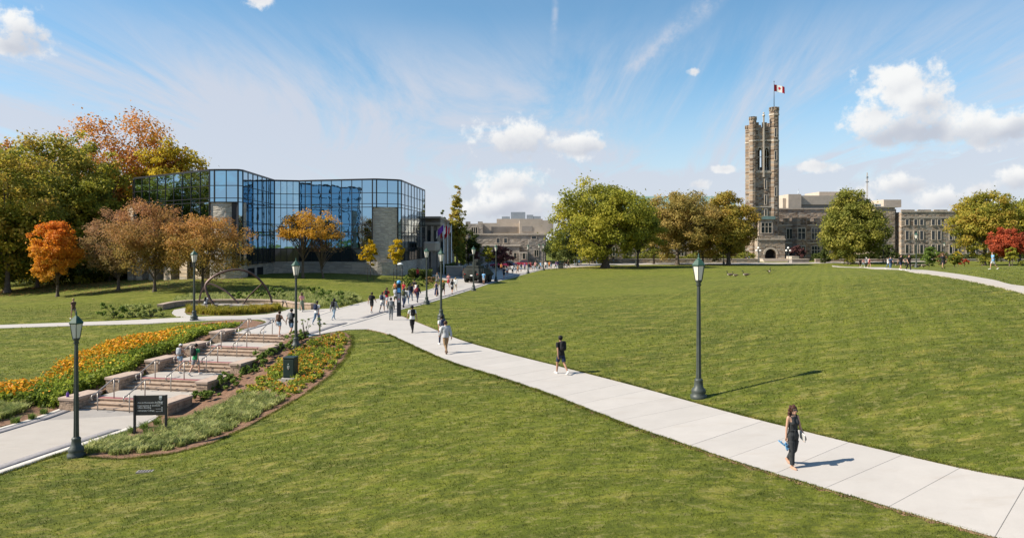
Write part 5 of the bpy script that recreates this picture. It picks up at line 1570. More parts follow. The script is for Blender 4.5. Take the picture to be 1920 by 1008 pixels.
for k, (px, py, w, h, lab) in enumerate([
        (452, 566, 1.6, 1.3, 'pale green shrub on the slope seen through the bronze arch, left'),
        (483, 562, 2.0, 1.2, 'pale green shrub on the slope just right of the bronze diagonal'),
        (515, 563, 1.9, 1.9, 'tall pale shrub on the slope right of the bronze arch'),
        (590, 557, 2.2, 1.3, 'pale shrub on the slope, left of the row above the walkway'),
        (612, 563, 2.3, 1.2, 'pale shrub on the slope, middle of the row above the walkway'),
        (634, 572, 2.0, 1.7, 'pale shrub nearest the walkway edge above the kerb'),
        (652, 566, 2.4, 1.0, 'low grassy shrub right of the row above the walkway'),
        (215, 596, 2.6, 1.5, 'leafy shrub with reddish flower tops beside the side path, left'),
        (250, 594, 2.8, 1.4, 'yellowish grass shrub in the middle of the side path planting'),
        (282, 594, 2.6, 1.2, 'yellowish grass shrub at the right end of the side path planting'),
        (765, 536, 1.6, 1.3, 'yellow-green shrub at the left end of the walkway flower border'),
        (785, 536, 1.7, 1.3, 'green shrub in the middle of the walkway flower border'),
        (802, 533, 1.5, 1.2, 'shrub with pinkish blossom in the walkway flower border'),
        (812, 531, 1.3, 1.0, 'small shrub with reddish leaves at the right end of the walkway border')]):
    shrub('shrub', lab, px, py, w, h, LGRASSY if k in (8, 9, 6) else (LSHRUB if k not in (12, 13) else LHAW), 900, 0.09, SLG if k < 7 else None, seed=k)

# --- flower bed left of the stairs (one mass of plants, nobody could count them)
def scatter(poly, n, rng, margin=0.0):
    P = np.array(poly); lo, hi = P.min(0), P.max(0)
    out = np.zeros((0, 2))
    while len(out) < n:
        q = rng.uniform(lo, hi, (n * 3, 2))
        m_ = inpoly(q[:, 0], q[:, 1], poly)
        q = q[m_]
        if margin: q = q[edgedist(q[:, 0], q[:, 1], poly) > margin]
        out = np.concatenate([out, q])
    return out[:n]
def vnoise(x, y, s, seed=0):
    return (np.sin(x * s + seed) * np.cos(y * s * 1.3 + seed * 2.1) + np.sin((x + y) * s * 0.71 + 1.7 + seed) * 0.7 + np.sin((x * 0.6 - y) * s * 1.9 + seed * .3) * 0.5) / 2.2
def flowers_left():
    rng = np.random.default_rng(21)
    n = 3400
    p = scatter(bed_l, n * 3, rng, 0.15)
    # stay clear of the wall side: mulch shows there
    s_ = -((p[:, 0] - T5.x) * SU.x + (p[:, 1] - T5.y) * SU.y); t_ = (p[:, 0] - T5.x) * SV.x + (p[:, 1] - T5.y) * SV.y
    keep = (t_ < -3.65 - 0.25 * np.sin(s_ * 1.3)) & (s_ < STOTAL + 0.3) & (s_ > -3.5)
    p = p[keep][:n]; s_ = s_[keep][:n]; t_ = t_[keep][:n]
    z = hts(p[:, 0], p[:, 1])
    hp = (0.55 + 0.25 * rng.uniform(0, 1, len(p))) * np.clip((s_ + 3.5) / 6, 0.35, 1.0)
    m_ = 14
    who = np.repeat(np.arange(len(p)), m_)
    f = rng.uniform(0.05, 1, len(who))
    P = np.stack([p[who, 0] + rng.normal(0, 0.12, len(who)), p[who, 1] + rng.normal(0, 0.12, len(who)), z[who] + f * hp[who]], 1)
    col = np.clip(0.25 + 0.35 * vnoise(p[:, 0], p[:, 1], 1.1)[who] + rng.normal(0, 0.2, len(who)) + 0.25 * f, 0, 1)
    V, Q, rv = leaf_quads(P, 0.085, rng, rnd=col, up=0.6)
    fo = tag(link('flower_bed', np_mesh('flower_bed', V, Q, False, rv), LBED), 'dense bed of orange coneflowers and yellow-green leaves left of the stairs', 'flower bed', kind='stuff')
    # blossoms
    prob = np.clip(0.22 + 0.9 * vnoise(p[:, 0], p[:, 1], 0.75, 2.0) + 0.55 * (-t_ - 4.9), 0.02, 1.0) * np.where(s_ < 1.5, 0.35, 1.0)
    b = np.repeat(np.arange(len(p)), 3)
    b = b[rng.uniform(0, 1, len(b)) < prob[b]]
    P = np.stack([p[b, 0] + rng.normal(0, 0.13, len(b)), p[b, 1] + rng.normal(0, 0.13, len(b)), z[b] + hp[b] * rng.uniform(0.95, 1.18, len(b))], 1)
    V, Q, rv = leaf_quads(P, 0.075, rng, up=1.6)
    bl = link('blossoms', np_mesh('blossoms', V, Q, False, rv), LBLOOM, fo); bl['kind'] = 'stuff'
flowers_left()

def blade_mesh(P, h, w, rng, droop=0.35, seg=2):
    """arching grass blades rooted at P, h (n,) tall"""
    n = len(P)
    a = rng.uniform(0, 6.283, n); dx, dy = np.cos(a), np.sin(a)
    lean = h * droop * rng.uniform(0.3, 1.4, n)
    sx, sy = -dy * w / 2, dx * w / 2
    z0 = np.zeros(n)
    base = np.stack([P + np.stack([sx, sy, z0], 1), P - np.stack([sx, sy, z0], 1)], 1)
    mid = P + np.stack([dx * lean * 0.35, dy * lean * 0.35, h * 0.65], 1)
    midp = np.stack([mid - np.stack([sx, sy, z0], 1) * 0.8, mid + np.stack([sx, sy, z0], 1) * 0.8], 1)
    tip = P + np.stack([dx * lean, dy * lean, h * 0.95], 1)
    tipp = np.stack([tip + np.stack([sx, sy, z0], 1) * 0.15, tip - np.stack([sx, sy, z0], 1) * 0.15], 1)
    V = np.concatenate([base, midp, tipp], 1)      # base0 base1 mid(-) mid(+) tip(+) tip(-)
    i = np.arange(n)[:, None] * 6
    Q = np.concatenate([i + np.array([[0, 1, 2, 3]]), i + np.array([[3, 2, 5, 4]])])
    return V.reshape(-1, 3), Q

def grass_mass(name, label, poly, n, h, w, mat, seed, keep=None, group=None, colf=None, clump=0, droop=0.35, space=0.36):
    rng = np.random.default_rng(seed)
    p = scatter(poly, n, rng, 0.12)
    if keep is not None: p = p[keep(p)]
    hue = np.zeros(len(p)); tallness = np.ones(len(p))
    if clump:
        c = []
        for q in p[:6000]:
            if all((q[0] - a[0]) ** 2 + (q[1] - a[1]) ** 2 > space * space for a in c): c.append(q)
        c = np.array(c)
        k = rng.integers(0, len(c), len(p)); p = c[k] + rng.normal(0, space * 0.24, (len(p), 2))
        hue = rng.normal(0, 0.22, len(c))[k]; tallness = rng.uniform(0.7, 1.25, len(c))[k]
    z = hts(p[:, 0], p[:, 1]) + 0.02
    hh = h * rng.uniform(0.6, 1.25, len(p)) * tallness
    V, Q = blade_mesh(np.c_[p, z], hh, w, rng, droop)
    col = np.clip(rng.uniform(0.1, 0.9, len(p)) + hue, 0, 1) if colf is None else np.clip(colf(p) + rng.normal(0, 0.18, len(p)), 0, 1)
    return tag(link(name, np_mesh(name, V, Q, False, np.tile(col, 2)), mat), label, 'ornamental grass', group, 'stuff')

# variegated grass sweep along the lower edge of the right bed, feather grass round the sculpture, pale grass left of the lower path
bx = np.array(bed_r)
gr_band = g2([(146, 848), (190, 826), (260, 822), (330, 790), (400, 768), (450, 745), (500, 742), (535, 750), (520, 764), (470, 790), (400, 822), (320, 845), (230, 855), (172, 853)])
grass_mass('ornamental_grass', 'sweep of pale variegated grass along the lower edge of the right bed', gr_band, 20000, 0.25, 0.03, LGRASSY, 31, clump=1, droop=1.0, space=0.34)
gl = g2([(-60, 800), (0, 790), (45, 775), (62, 762), (30, 745), (0, 743), (-60, 755)])
grass_mass('ornamental_grass', 'clumps of pale green grass left of the lower path', gl, 8000, 0.32, 0.03, LGRASSY, 32, clump=1, droop=0.9, space=0.40)
grass_mass('ornamental_grass', 'ring of yellow feather grass round the bronze arch sculpture', g2([(346, 586), (352, 582), (400, 583.5), (450, 584), (500, 580), (526, 577.5), (524, 582.5), (490, 587.5), (440, 590.5), (390, 590.5), (358, 588.5)]), 14000, 0.50, 0.03, LFEATHER, 33, colf=lambda p: 0.45 + 0.4 * vnoise(p[:, 0], p[:, 1], 0.9), clump=10)
gs = g2([(320, 572), (380, 570), (450, 569), (540, 568), (560, 578), (640, 574), (680, 564), (660, 552), (580, 550), (520, 552), (440, 553), (360, 556), (330, 562)])
grass_mass('meadow_grass', 'rough long grass on the slope behind the bronze arch', gs, 24000, 0.42, 0.03, LGRASSY, 34, keep=lambda p: edgedist(p[:, 0], p[:, 1], ring_bed) > 0.8, clump=9)

# low plants set out singly in the right bed
def plant_mesh(kind, seed):
    rng = np.random.default_rng(seed)
    n = 46 if kind != 'tuft' else 60
    if kind == 'tuft':
        V, Q = blade_mesh(np.c_[rng.normal(0, 0.07, (110, 2)), np.zeros(110)], 0.30 * rng.uniform(0.6, 1.2, 110), 0.022, rng, 0.7)
        return np_mesh('tuft', V, Q, False, np.tile(rng.uniform(0, 0.7, 110), 2))
    P = np.stack([rng.normal(0, 0.115, n), rng.normal(0, 0.115, n), rng.uniform(0.03, 0.23, n)], 1)
    V, Q, rv = leaf_quads(P, 0.085, rng, up=0.8)
    return np_mesh('low_plant', V, Q, False, rv)
def bloom_mesh(seed):
    rng = np.random.default_rng(seed); n = 23
    P = np.stack([rng.normal(0, 0.12, n), rng.normal(0, 0.12, n), rng.uniform(0.17, 0.28, n)], 1)
    V, Q, rv = leaf_quads(P, 0.05, rng, up=1.5)
    return np_mesh('bloom', V, Q, False, rv)
PL = [plant_mesh('leafy', 40 + k) for k in range(4)]
for me in PL: me.materials.append(LBED)
BLM = [bloom_mesh(50 + k) for k in range(3)]
for me in BLM: me.materials.append(LBLOOMR)
TU = [plant_mesh('tuft', 60 + k) for k in range(3)]
for me in TU: me.materials.append(LSHRUB)
def low_plants():
    rng = np.random.default_rng(71)
    area = g2([(640, 624), (655, 632), (655, 645), (640, 672), (618, 700), (585, 724), (540, 752), (500, 740), (450, 742), (430, 745), (470, 725), (510, 690), (540, 664), (570, 646), (600, 634)])
    pts = []
    cand = scatter(area, 3000, rng, 0.15)
    for q in cand:
        if all((q[0] - p[0]) ** 2 + (q[1] - p[1]) ** 2 > 0.37 ** 2 for p in pts):
            pts.append(q)
        if len(pts) >= 200: break
    box = GP(545, 712)
    for q in pts:
        if math.hypot(q[0] - box[0], q[1] - box[1]) < 0.6: continue
        flow = rng.uniform() < 0.66 + 0.4 * vnoise(np.array(q[0]), np.array(q[1]), 1.0)
        t = empty('bedding_plant', (q[0], q[1], H(*q) + 0.02), rng.uniform(0, 6.28), 'low leafy bedding plant with orange-rust flowers set in the right mulch bed' if flow else 'low green leafy bedding plant without flowers set in the right mulch bed', 'plant', 'flowering bedding plants in the right bed' if flow else 'green bedding plants in the right bed')
        s = rng.uniform(0.75, 1.35); s *= 0.85; t.scale = (s, s, s)
        link('foliage', PL[rng.integers(0, 4)], None, t)
        if flow: link('blossoms', BLM[rng.integers(0, 3)], None, t)
low_plants()
for k, (px, py, lab) in enumerate([(208, 829, 'nearest the lamp post'), (231, 822, 'second from the lamp post'), (247, 812, 'left of the sign'), (271, 803, 'below the middle of the sign panel'), (296, 797, 'right behind the sign'),
                                   (318, 795, 'right of the sign against the wall'), (276, 815, 'in front of the right half of the sign'), (222, 838, 'in front of the second one'), (60, 786, 'left of the lowest wall'), (30, 793, 'by the left edge of the lower path'), (82, 776, 'closest to the lowest wall'), (85, 762, 'behind the closest one to the lowest wall')]):
    q = GP(px, py)
    t = empty('lily_tuft', q, k, 'small green grassy tuft in the mulch, %s' % lab, 'plant', 'small grassy tufts near the foot of the stairs')
    t.scale = (1.15, 1.15, 1.0)
    link('foliage', TU[k % 3], None, t)
# climbing shrubs against the right cheek walls
for k in range(9):
    s_ = 10.6 - k * 1.25
    q = ST(s_, 3.15 + 0.15 * math.sin(k * 2.1))
    px = 960 + q[0] * F / q[1]; py = 450 + (CAMZ - H(q[0], q[1])) * F / q[1]
    lab = 'green leafy shrub against the right stair walls, %s from the bottom' % ['first', 'second', 'third', 'fourth', 'fifth', 'sixth', 'seventh', 'eighth', 'ninth'][k]
    shrub('wall_shrub', lab, px, py, 1.45, 0.58 + 0.2 * (k % 3 == 1), LSHRUB, 1100, 0.065, 'shrubs along the right stair walls', seed=40 + k)
for k, (px, py, lab) in enumerate([(572, 634, 'small leafy sapling beside the upper right stair wall, left'), (600, 628, 'small leafy sapling beside the paving edge, right')]):
    shrub('sapling', lab, px, py, 0.7, 1.5, LSHRUB, 90, 0.06, seed=60 + k)

# --- lawn blades: real grass near the camera, thinning out with distance
def lawn_blades():
    rng = np.random.default_rng(91)
    out = []
    for (d0, d1, dens) in [(a_, a_ + 2.0, 760 * (13.0 / max(a_ + 1.0, 13)) ** 2.1) for a_ in np.arange(11.5, 70, 2.0)]:
        area = (d1 * d1 - d0 * d0) * 0.75
        n = int(area * dens)
        d = np.sqrt(rng.uniform(d0 * d0, d1 * d1, n)); u = rng.uniform(-0.80, 0.80, n)
        out.append(np.stack([u * d, d], 1))
    p = np.concatenate(out)
    # uneven: blades gather in tufts
    p = p[rng.uniform(0, 1, len(p)) < 0.62 + 0.38 * vnoise(p[:, 0], p[:, 1], 9.0)]
    m_ = np.ones(len(p), bool)
    for poly in PAVED + BEDS: m_ &= ~inpoly(p[:, 0], p[:, 1], poly)
    dxs, dys = p[:, 0] - T5.x, p[:, 1] - T5.y
    ss = -(dxs * SU.x + dys * SU.y); tt = dxs * SV.x + dys * SV.y
    m_ &= ~((np.abs(tt) < 3.1) & (ss > -0.3) & (ss < STOTAL + 0.6))
    p = p[m_]
    # fringe along the path edges
    fr = []
    for pl, other in ((branch_lo, branch_hi), (branch_hi, branch_lo), (bed_r[7:], None), (lower_r, lower_l)):
        ln_ = np.hypot(*np.diff(np.array(pl), axis=0).T).sum()
        P = resample(pl, int(ln_ * 420)); T = np.gradient(P, axis=0); T /= np.hypot(*T.T)[:, None]
        Nn = np.stack([T[:, 1], -T[:, 0]], 1)
        if other is not None:
            c = np.array(other).mean(0); Nn *= np.where(((P - c) * Nn).sum(1) > 0, 1, -1)[:, None]
            q = P + Nn * (rng.uniform(-0.02, 1, len(P)) ** 2 * 0.16 - 0.015)[:, None]
        else:
            q = P + Nn * rng.normal(0, 0.07, len(P))[:, None]
        fr.append(q[(q[:, 1] < 46) & (q[:, 1] > 9)])
    p = np.concatenate([p] + fr)
    z = hts(p[:, 0], p[:, 1]) - 0.005
    tall = 1.0 + 0.35 * vnoise(p[:, 0], p[:, 1], 2.4, 3.0)
    h = 0.042 * rng.uniform(0.5, 1.5, len(p)) * tall * np.clip(p[:, 1] / 18, 0.85, 1.4)
    w = 0.010 * np.clip(p[:, 1] / 16, 0.8, 2.6)
    n = len(p)
    a = rng.uniform(0, 6.283, n); lean = h * rng.uniform(0.2, 1.1, n)
    b = rng.uniform(0, 6.283, n)
    z0 = np.zeros(n)
    V = np.stack([np.stack([p[:, 0] + np.cos(b) * w, p[:, 1] + np.sin(b) * w, z], 1), np.stack([p[:, 0] - np.cos(b) * w, p[:, 1] - np.sin(b) * w, z], 1), np.stack([p[:, 0] + np.cos(a) * lean, p[:, 1] + np.sin(a) * lean, z + h], 1)], 1).reshape(-1, 3)
    col = np.clip(0.45 + rng.normal(0, 0.22, n), 0, 1)
    tag(link('grass', np_mesh('grass', V, np.arange(3 * n).reshape(n, 3), False, col), LAWNB), 'short green and straw coloured grass blades of the near lawn', 'grass', kind='stuff')
    print('BLADES', n)
LAWNB = blade_material()
lawn_blades()

# fallen leaves under the turning trees
def litter(name, label, px, py, rad, n, mat, seed, ls=0.075):
    rng = np.random.default_rng(seed)
    c = GP(px, py)
    r_ = rad * np.sqrt(rng.uniform(0, 1, n)) * (0.6 + 0.4 * rng.uniform(0, 1, n)); a = rng.uniform(0, 6.283, n)
    x, y = c[0] + r_ * np.cos(a) * 1.5, c[1] + r_ * np.sin(a)
    m_ = np.ones(n, bool)
    for poly in PAVED: m_ &= ~inpoly(x, y, poly)
    x, y = x[m_], y[m_]
    P = np.stack([x, y, hts(x, y) + 0.035], 1)
    V, Q, rv = leaf_quads(P, ls, rng, up=4.0)
    tag(link(name, np_mesh(name, V, Q, False, rv), mat), label, 'leaves', kind='stuff')
litter('fallen_leaves', 'scatter of orange-brown fallen leaves below the orange maple', 95, 541, 8.5, 5200, LHAW3, 201, 0.10)
litter('fallen_leaves', 'brown leaf litter under the hawthorn trees', 300, 533, 8.0, 2600, LHAW, 202, 0.08)
litter('fallen_leaves', 'thin leaf litter under the largest lawn tree', 1150, 500.5, 13.0, 3500, LOLIVE, 203, 0.10)
# ------------------------------------------------------------------ lamps
M_LGLASS = pm('frosted_lamp_glass', (0.66, 0.63, 0.56), 0.45, 0.06, 3, spec=0.5)
def lamp_proto():
    t = empty('street_lamp')
    MB().lathe([(0.30, -0.1), (0.30, 0.10), (0.24, 0.14), (0.27, 0.22), (0.25, 0.32), (0.17, 0.40), (0.15, 0.62), (0.16, 0.66), (0.105, 0.72)], 16).build('base', M_LAMP, t)
    mb = MB(); n = 16; prof = []
    vs, fs = [], []
    zs = [0.70, 1.2, 2.4, 3.6, 4.12]; rs = [0.095, 0.088, 0.080, 0.070, 0.062]
    for r, z in zip(rs, zs):
        for k in range(n):
            rr = r * (1.0 if k % 2 else 0.86)
            vs.append((rr * math.cos(2 * math.pi * k / n), rr * math.sin(2 * math.pi * k / n), z))
    for j in range(4):
        for k in range(n): fs.append((j * n + k, j * n + (k + 1) % n, (j + 1) * n + (k + 1) % n, (j + 1) * n + k))
    mb.add(vs, fs).build('post', M_LAMP, t)
    MB().lathe([(0.062, 4.10), (0.10, 4.14), (0.07, 4.20), (0.12, 4.28), (0.135, 4.31)], 12).build('collar', M_LAMP, t)
    lan = MB().lathe([(0.135, 4.30), (0.15, 4.33)], 6, smooth=False).build('lantern', M_LAMP, t)
    z0, z1, r0, r1 = 4.33, 4.86, 0.135, 0.225
    for k in range(6):
        a0, a1 = R(60 * k), R(60 * (k + 1))
        P = [(r0 * math.cos(a0), r0 * math.sin(a0), z0), (r0 * math.cos(a1), r0 * math.sin(a1), z0), (r1 * math.cos(a1), r1 * math.sin(a1), z1), (r1 * math.cos(a0), r1 * math.sin(a0), z1)]
        c = Vector((sum(p[0] for p in P) / 4, sum(p[1] for p in P) / 4, 0)).normalized() * 0.012
        Q = [(p[0] - c.x, p[1] - c.y, p[2]) for p in P]
        MB().add(P + Q, [(0, 1, 2, 3), (7, 6, 5, 4), (0, 4, 5, 1), (1, 5, 6, 2), (2, 6, 7, 3), (3, 7, 4, 0)]).build('lamp_glass', M_LGLASS, lan)
        MB().tube([(r0 * math.cos(a0), r0 * math.sin(a0), z0), (r1 * math.cos(a0), r1 * math.sin(a0), z1)], 0.014, 5).build('lantern_bar', M_LAMP, lan)
    MB().lathe([(0.255, 4.85), (0.262, 4.89), (0.23, 4.93), (0.12, 5.07), (0.05, 5.13), (0.028, 5.17), (0.04, 5.20), (0.012, 5.32)], 6, smooth=False).build('lantern_roof', M_LROOF, lan)
    return t
lampP = lamp_proto()
LAMPS = [(143, 855, 'green lamp post at the lower left beside the foot of the stairs'), (1310, 745, 'lone tall green lamp post on the right lawn by the branch path'),
         (555, 655, 'lamp post standing in the bed at the head of the stairs'), (364, 600, 'lamp post left of the bronze arch by the side path'),
         (827, 598, 'lamp post on the lawn edge behind the two walkers on the branch path'), (800, 570.5, 'lamp post on the walkway edge right of the emergency pole'),
         (888, 545, 'lamp post on the lawn edge in front of the dark military truck'), (930, 528, 'lamp post right behind the military truck'),
         (990, 512.5, 'lamp post where the walkway meets the plaza, nearer of two'), (1019, 506.5, 'lamp post beside the crowd at the end of the lawn edge'),
         (1011, 504.5, 'slim lamp post in the crowd just left of the last lawn edge lamp'), (1082, 499, 'far lamp post left of the thick trunked tree'), (1192, 499.5, 'far lamp post under the light green tree'),
         (1357, 496, 'far lamp post under the ochre tree'), (1718, 501.5, 'pale green lamp post on the right lawn behind the walkers'), (1656, 492.5, 'lamp post at the plaza wall behind the walking group'), (1771, 497, 'dark lamp post before the right wing windows')]
for k, (px, py, lab) in enumerate(LAMPS):
    o = lampP if k == 0 else copy_tree(lampP)
    o.location = GP(px, py) if py > 500 else AT(px, 6.15 * F / (py - 450) if py > 494 else 178, 0.2)
    o.rotation_euler = (0, 0, R(11 * k))
    if k == 0: o.scale = (1.04, 1.04, 1.04)
    tag(o, lab, 'street lamp', 'green lantern lamp posts along the paths')

# globe lamps by the tower porch
def globe_lamp(px, lab):
    t = empty('globe_lamp', AT(px, 186, 0.1), 0, lab, 'street lamp', 'white globe lamps by the tower door')
    MB().lathe([(0.2, 0), (0.2, .3), (0.08, .5), (0.07, 3.6)], 10).build('post', M_LAMP, t)
    for (x, z) in ((0, 4.0), (-.5, 3.3), (.5, 3.3)):
        MB().ball((x, 0, z), 0.28, 10, 8).build('globe', pm('white_globe', (0.8, 0.79, 0.75), 0.4, 0.02), t)
    MB().tube([(-.5, 0, 3.05), (.5, 0, 3.05)], 0.05, 6).build('cross_arm', M_LAMP, t)
globe_lamp(1422, 'white globe lamp left of the tower doorway'); globe_lamp(1478, 'white globe lamp right of the tower porch')

# ------------------------------------------------------------------ wayfinding sign
q = GP(282, 812)
sg = empty('direction_sign', (q[0], q[1], q[2]), R(4), 'dark grey campus direction sign with white crest and lettering', 'sign')
SW, SZ0, SZ1 = 0.60, 0.78, 1.62
MB().box(-SW, SW, -0.03, 0.03, SZ0, SZ1).build('panel', M_SIGN, sg, bevel=0.006)
for x in (-SW - 0.045, SW + 0.045):
    MB().box(x - 0.042, x + 0.042, -0.05, 0.05, -0.4, SZ1 + 0.01).build('post', M_DARK, sg, bevel=0.008)
def text_obj(txt, size, loc, parent, mat, name='lettering', align='LEFT'):
    cu = bpy.data.curves.new(name, 'FONT'); cu.body = txt; cu.size = size; cu.align_x = align; cu.extrude = 0.001; cu.resolution_u = 2
    tmp = bpy.data.objects.new('tmp', cu); COL.objects.link(tmp)
    dg = bpy.context.evaluated_depsgraph_get()
    me = bpy.data.meshes.new_from_object(tmp.evaluated_get(dg))
    bpy.data.objects.remove(tmp); bpy.data.curves.remove(cu)
    me.materials.clear(); me.materials.append(mat)
    o = bpy.data.objects.new(name, me); COL.objects.link(o)
    o.parent = parent; o.location = loc; o.rotation_euler = (R(90), 0, 0)
    return o
lines = ['Arts & Humanities Building', 'International & Graduate', 'Affairs Building', 'University College']
for k, tx in enumerate(lines):
    text_obj(tx, 0.092, (-SW + 0.09, -0.034, 1.29 - k * 0.105 - (0.02 if k in (1, 3) else 0)), sg, M_WHITE)
text_obj('Western', 0.062, (SW - 0.17, -0.034, 1.335), sg, M_WHITE, align='CENTER')
for z in (1.255, 1.045, 0.94):
    MB().box(SW - 0.36, SW - 0.07, -0.036, -0.031, z - 0.003, z + 0.003).build('rule', M_WHITE, sg)
    a = MB(); zc = z + 0.05
    a.box(SW - 0.115, SW - 0.101, -0.036, -0.031, zc - 0.035, zc + 0.012); a.add([(SW - 0.135, -0.036, zc + 0.008), (SW - 0.081, -0.036, zc + 0.008), (SW - 0.108, -0.036, zc + 0.042)], [(0, 1, 2)])
    a.build('arrow', M_WHITE, sg)
sh = [(-.06, .09), (.06, .09), (.06, 0), (.045, -.05), (0, -.085), (-.045, -.05), (-.06, 0)]
xz_prism(MB(), [(SW - 0.17 + x, 1.50 + z) for x, z in sh][::-1], -0.037, -0.031).build('crest', M_WHITE, sg)
xz_prism(MB(), [(SW - 0.17 + x * .62, 1.485 + z * .6) for x, z in sh][::-1], -0.039, -0.0375).build('crest_field', M_SIGN, sg)
MB().box(SW - 0.20, SW - 0.14, -0.040, -0.0395, 1.53, 1.55).box(SW - .18, SW - .16, -0.0405, -0.0396, 1.46, 1.53).build('crest_charge', M_WHITE, sg)

# ------------------------------------------------------------------ utility cabinet
q = GP(545, 711)
ub = empty('utility_cabinet', q, R(-6), 'dark green metal utility cabinet on a concrete pad in the flower bed', 'utility box')
M_UB = pm('cabinet_green', (0.010, 0.026, 0.021), 0.5, 0.2, 3, spec=0.4)
MB().box(-.36, .36, -.34, .34, -.3, .12).build('concrete_pad', M_CURB, ub, bevel=0.015)
MB().box(-.29, .29, -.27, .27, .12, 1.10).build('cabinet', M_UB, ub, bevel=0.02)
MB().box(-.31, .31, -.29, .29, 1.10, 1.17).build('lid', M_UB, ub, bevel=0.02)
MB().box(-.26, .26, -.285, -.272, .17, 1.05).build('door', M_UB, ub, bevel=0.005)
d_ = [o for o in ub.children if o.name.startswith('door')][0]
MB().box(-.03, .03, -.30, -.286, .55, .72).build('handle', M_STEEL, d_)
MB().box(-.06, .06, -.292, -.2865, .62, .74).add([(-.045, -.294, .80), (.045, -.294, .80), (0, -.294, .88)], [(0, 1, 2)]).build('warning_label', pm('pale_label', (0.35, 0.42, 0.38), 0.6, .05), d_)
q = GP(522, 714)
tag(MB().box(-.18, .18, -.12, .12, -.1, .07).build('valve_cover', M_CURB, None, q, 0.3, bevel=0.02), 'small pale concrete cover beside the green utility cabinet', 'cover')

# ------------------------------------------------------------------ bronze arch sculpture and its stones
cs_ = GP(443, 577)
sc = empty('arch_sculpture', cs_, 0, 'bronze looping arch sculpture of square tube in the round bed', 'sculpture')
D0 = cs_[1]
def SP(px, py, dd=0.0):
    d = D0 + dd
    return Vector(((px - 960) * d / F - cs_[0], d - cs_[1], CAMZ - (py - 450) * d / F - cs_[2]))
def grd(v): return Vector((v.x, v.y, H(v.x + cs_[0], v.y + cs_[1]) - cs_[2] - 0.1))
c1 = [grd(SP(512, 577, 1.2)), SP(506, 553, 1.2), SP(492, 530, 0.8), SP(470, 511.5, 0.3), SP(442, 505, -0.3), SP(412, 512, -1.0), SP(393, 524, -1.4), SP(385, 536, -1.6), SP(390, 553, -1.7), SP(400, 570, -1.7), grd(SP(407, 580, -1.7))]
c2 = [grd(SP(371.5, 574, 1.0)), SP(376, 552, 1.1), SP(384, 537, 1.1), SP(393, 531.5, 1.1), SP(410, 538, 1.0), SP(430, 551, 0.9), grd(SP(455, 574, 0.8))]
c3 = [grd(SP(452, 574, 0.9)), SP(466, 556, 1.2), SP(492, 531, 1.0)]
MB().tube(catmull(c1, 6), 0.105, 4, False).build('main_arch', M_BRONZE, sc)
MB().tube(catmull(c2, 6), 0.09, 4, False).build('left_arch', M_BRONZE, sc)
MB().tube(catmull(c3, 4), 0.07, 4, False).build('strut', M_BRONZE, sc)
MB().box(-0.3 + SP(454, 574, .8).x, 0.3 + SP(454, 574, .8).x, .6, 1.1, -.2, .18).build('foot_plate', M_BRONZE, sc)
for k, (px, py, w, h, dp) in enumerate([(369, 578, .9, .42, .8), (388, 580, 1.5, .50, .9), (408, 578.5, 1.2, .42, .8), (421, 577, 1.2, .42, .8), (438, 577, 1.3, .42, .8), (455, 580.5, 1.7, .52, .9), (484, 579, 1.2, .52, .8), (502, 577.5, 1.5, .5, .8), (395, 575, 1.3, .35, .7)]):
    q = GP(px, py)
    bm = bmesh.new(); bmesh.ops.create_cube(bm, size=1); bmesh.ops.subdivide_edges(bm, edges=bm.edges[:], cuts=2, use_grid_fill=True)
    rr = random.Random(k)
    for v in bm.verts:
        v.co = Vector((v.co.x * w * (1 + rr.uniform(-.06, .06)), v.co.y * dp * (1 + rr.uniform(-.08, .08)), (v.co.z + .5) * h * (1 + rr.uniform(-.10, .06)) - 0.06))
    me = bpy.data.meshes.new('seat_stone'); bm.to_mesh(me); bm.free()
    names = ['leftmost, below the left foot of the arch', 'long one left of the front arch foot', 'just left of the front arch foot', 'right of the front arch foot', 'left of the strut foot', 'large one in front of the strut foot', 'left one under the right arch limb', 'rightmost, at the right arch foot', 'the one behind the long left stone']
    tag(link('seat_stone', me, M_BOULDER, None, q, rr.uniform(-.15, .15)), 'rough grey seating stone in the sculpture bed, %s' % names[k], 'stone', 'seating stones round the sculpture')
# curved low wall behind the sculpture
wl_pts = smooth2(g2([(305, 581), (330, 575.5), (365, 572.5), (420, 571.5), (480, 571.5), (520, 573), (548, 577), (583, 580)]), 4)
wpts = [p for p in wl_pts]
lwall = empty('seat_wall', (wpts[len(wpts) // 2][0], wpts[len(wpts) // 2][1], 0), 0, 'low curved pale stone seat wall behind the bronze arch', 'wall')
fbm, cap = MB(), MB()
for p, q in zip(wpts[:-1], wpts[1:]):
    a, b = Vector(p), Vector(q); ax = (b - a).normalized(); o = Vector((-ax.y, ax.x))
    za, zb = H(*p), H(*q)
    c = [a, b, b + o * .45, a + o * .45]
    fbm.hexa([(v.x, v.y, z - .3) for v, z in zip(c, (za, zb, zb, za))], [(v.x, v.y, z + .42) for v, z in zip(c, (za, zb, zb, za))])
    c = [a - o * .05, b - o * .05, b + o * .5, a + o * .5]
    cap.hexa([(v.x, v.y, z + .42) for v, z in zip(c, (za, zb, zb, za))], [(v.x, v.y, z + .52) for v, z in zip(c, (za, zb, zb, za))])
part(fbm, 'wall', M_STONE, lwall); part(cap, 'cap_stone', M_CAP, lwall)

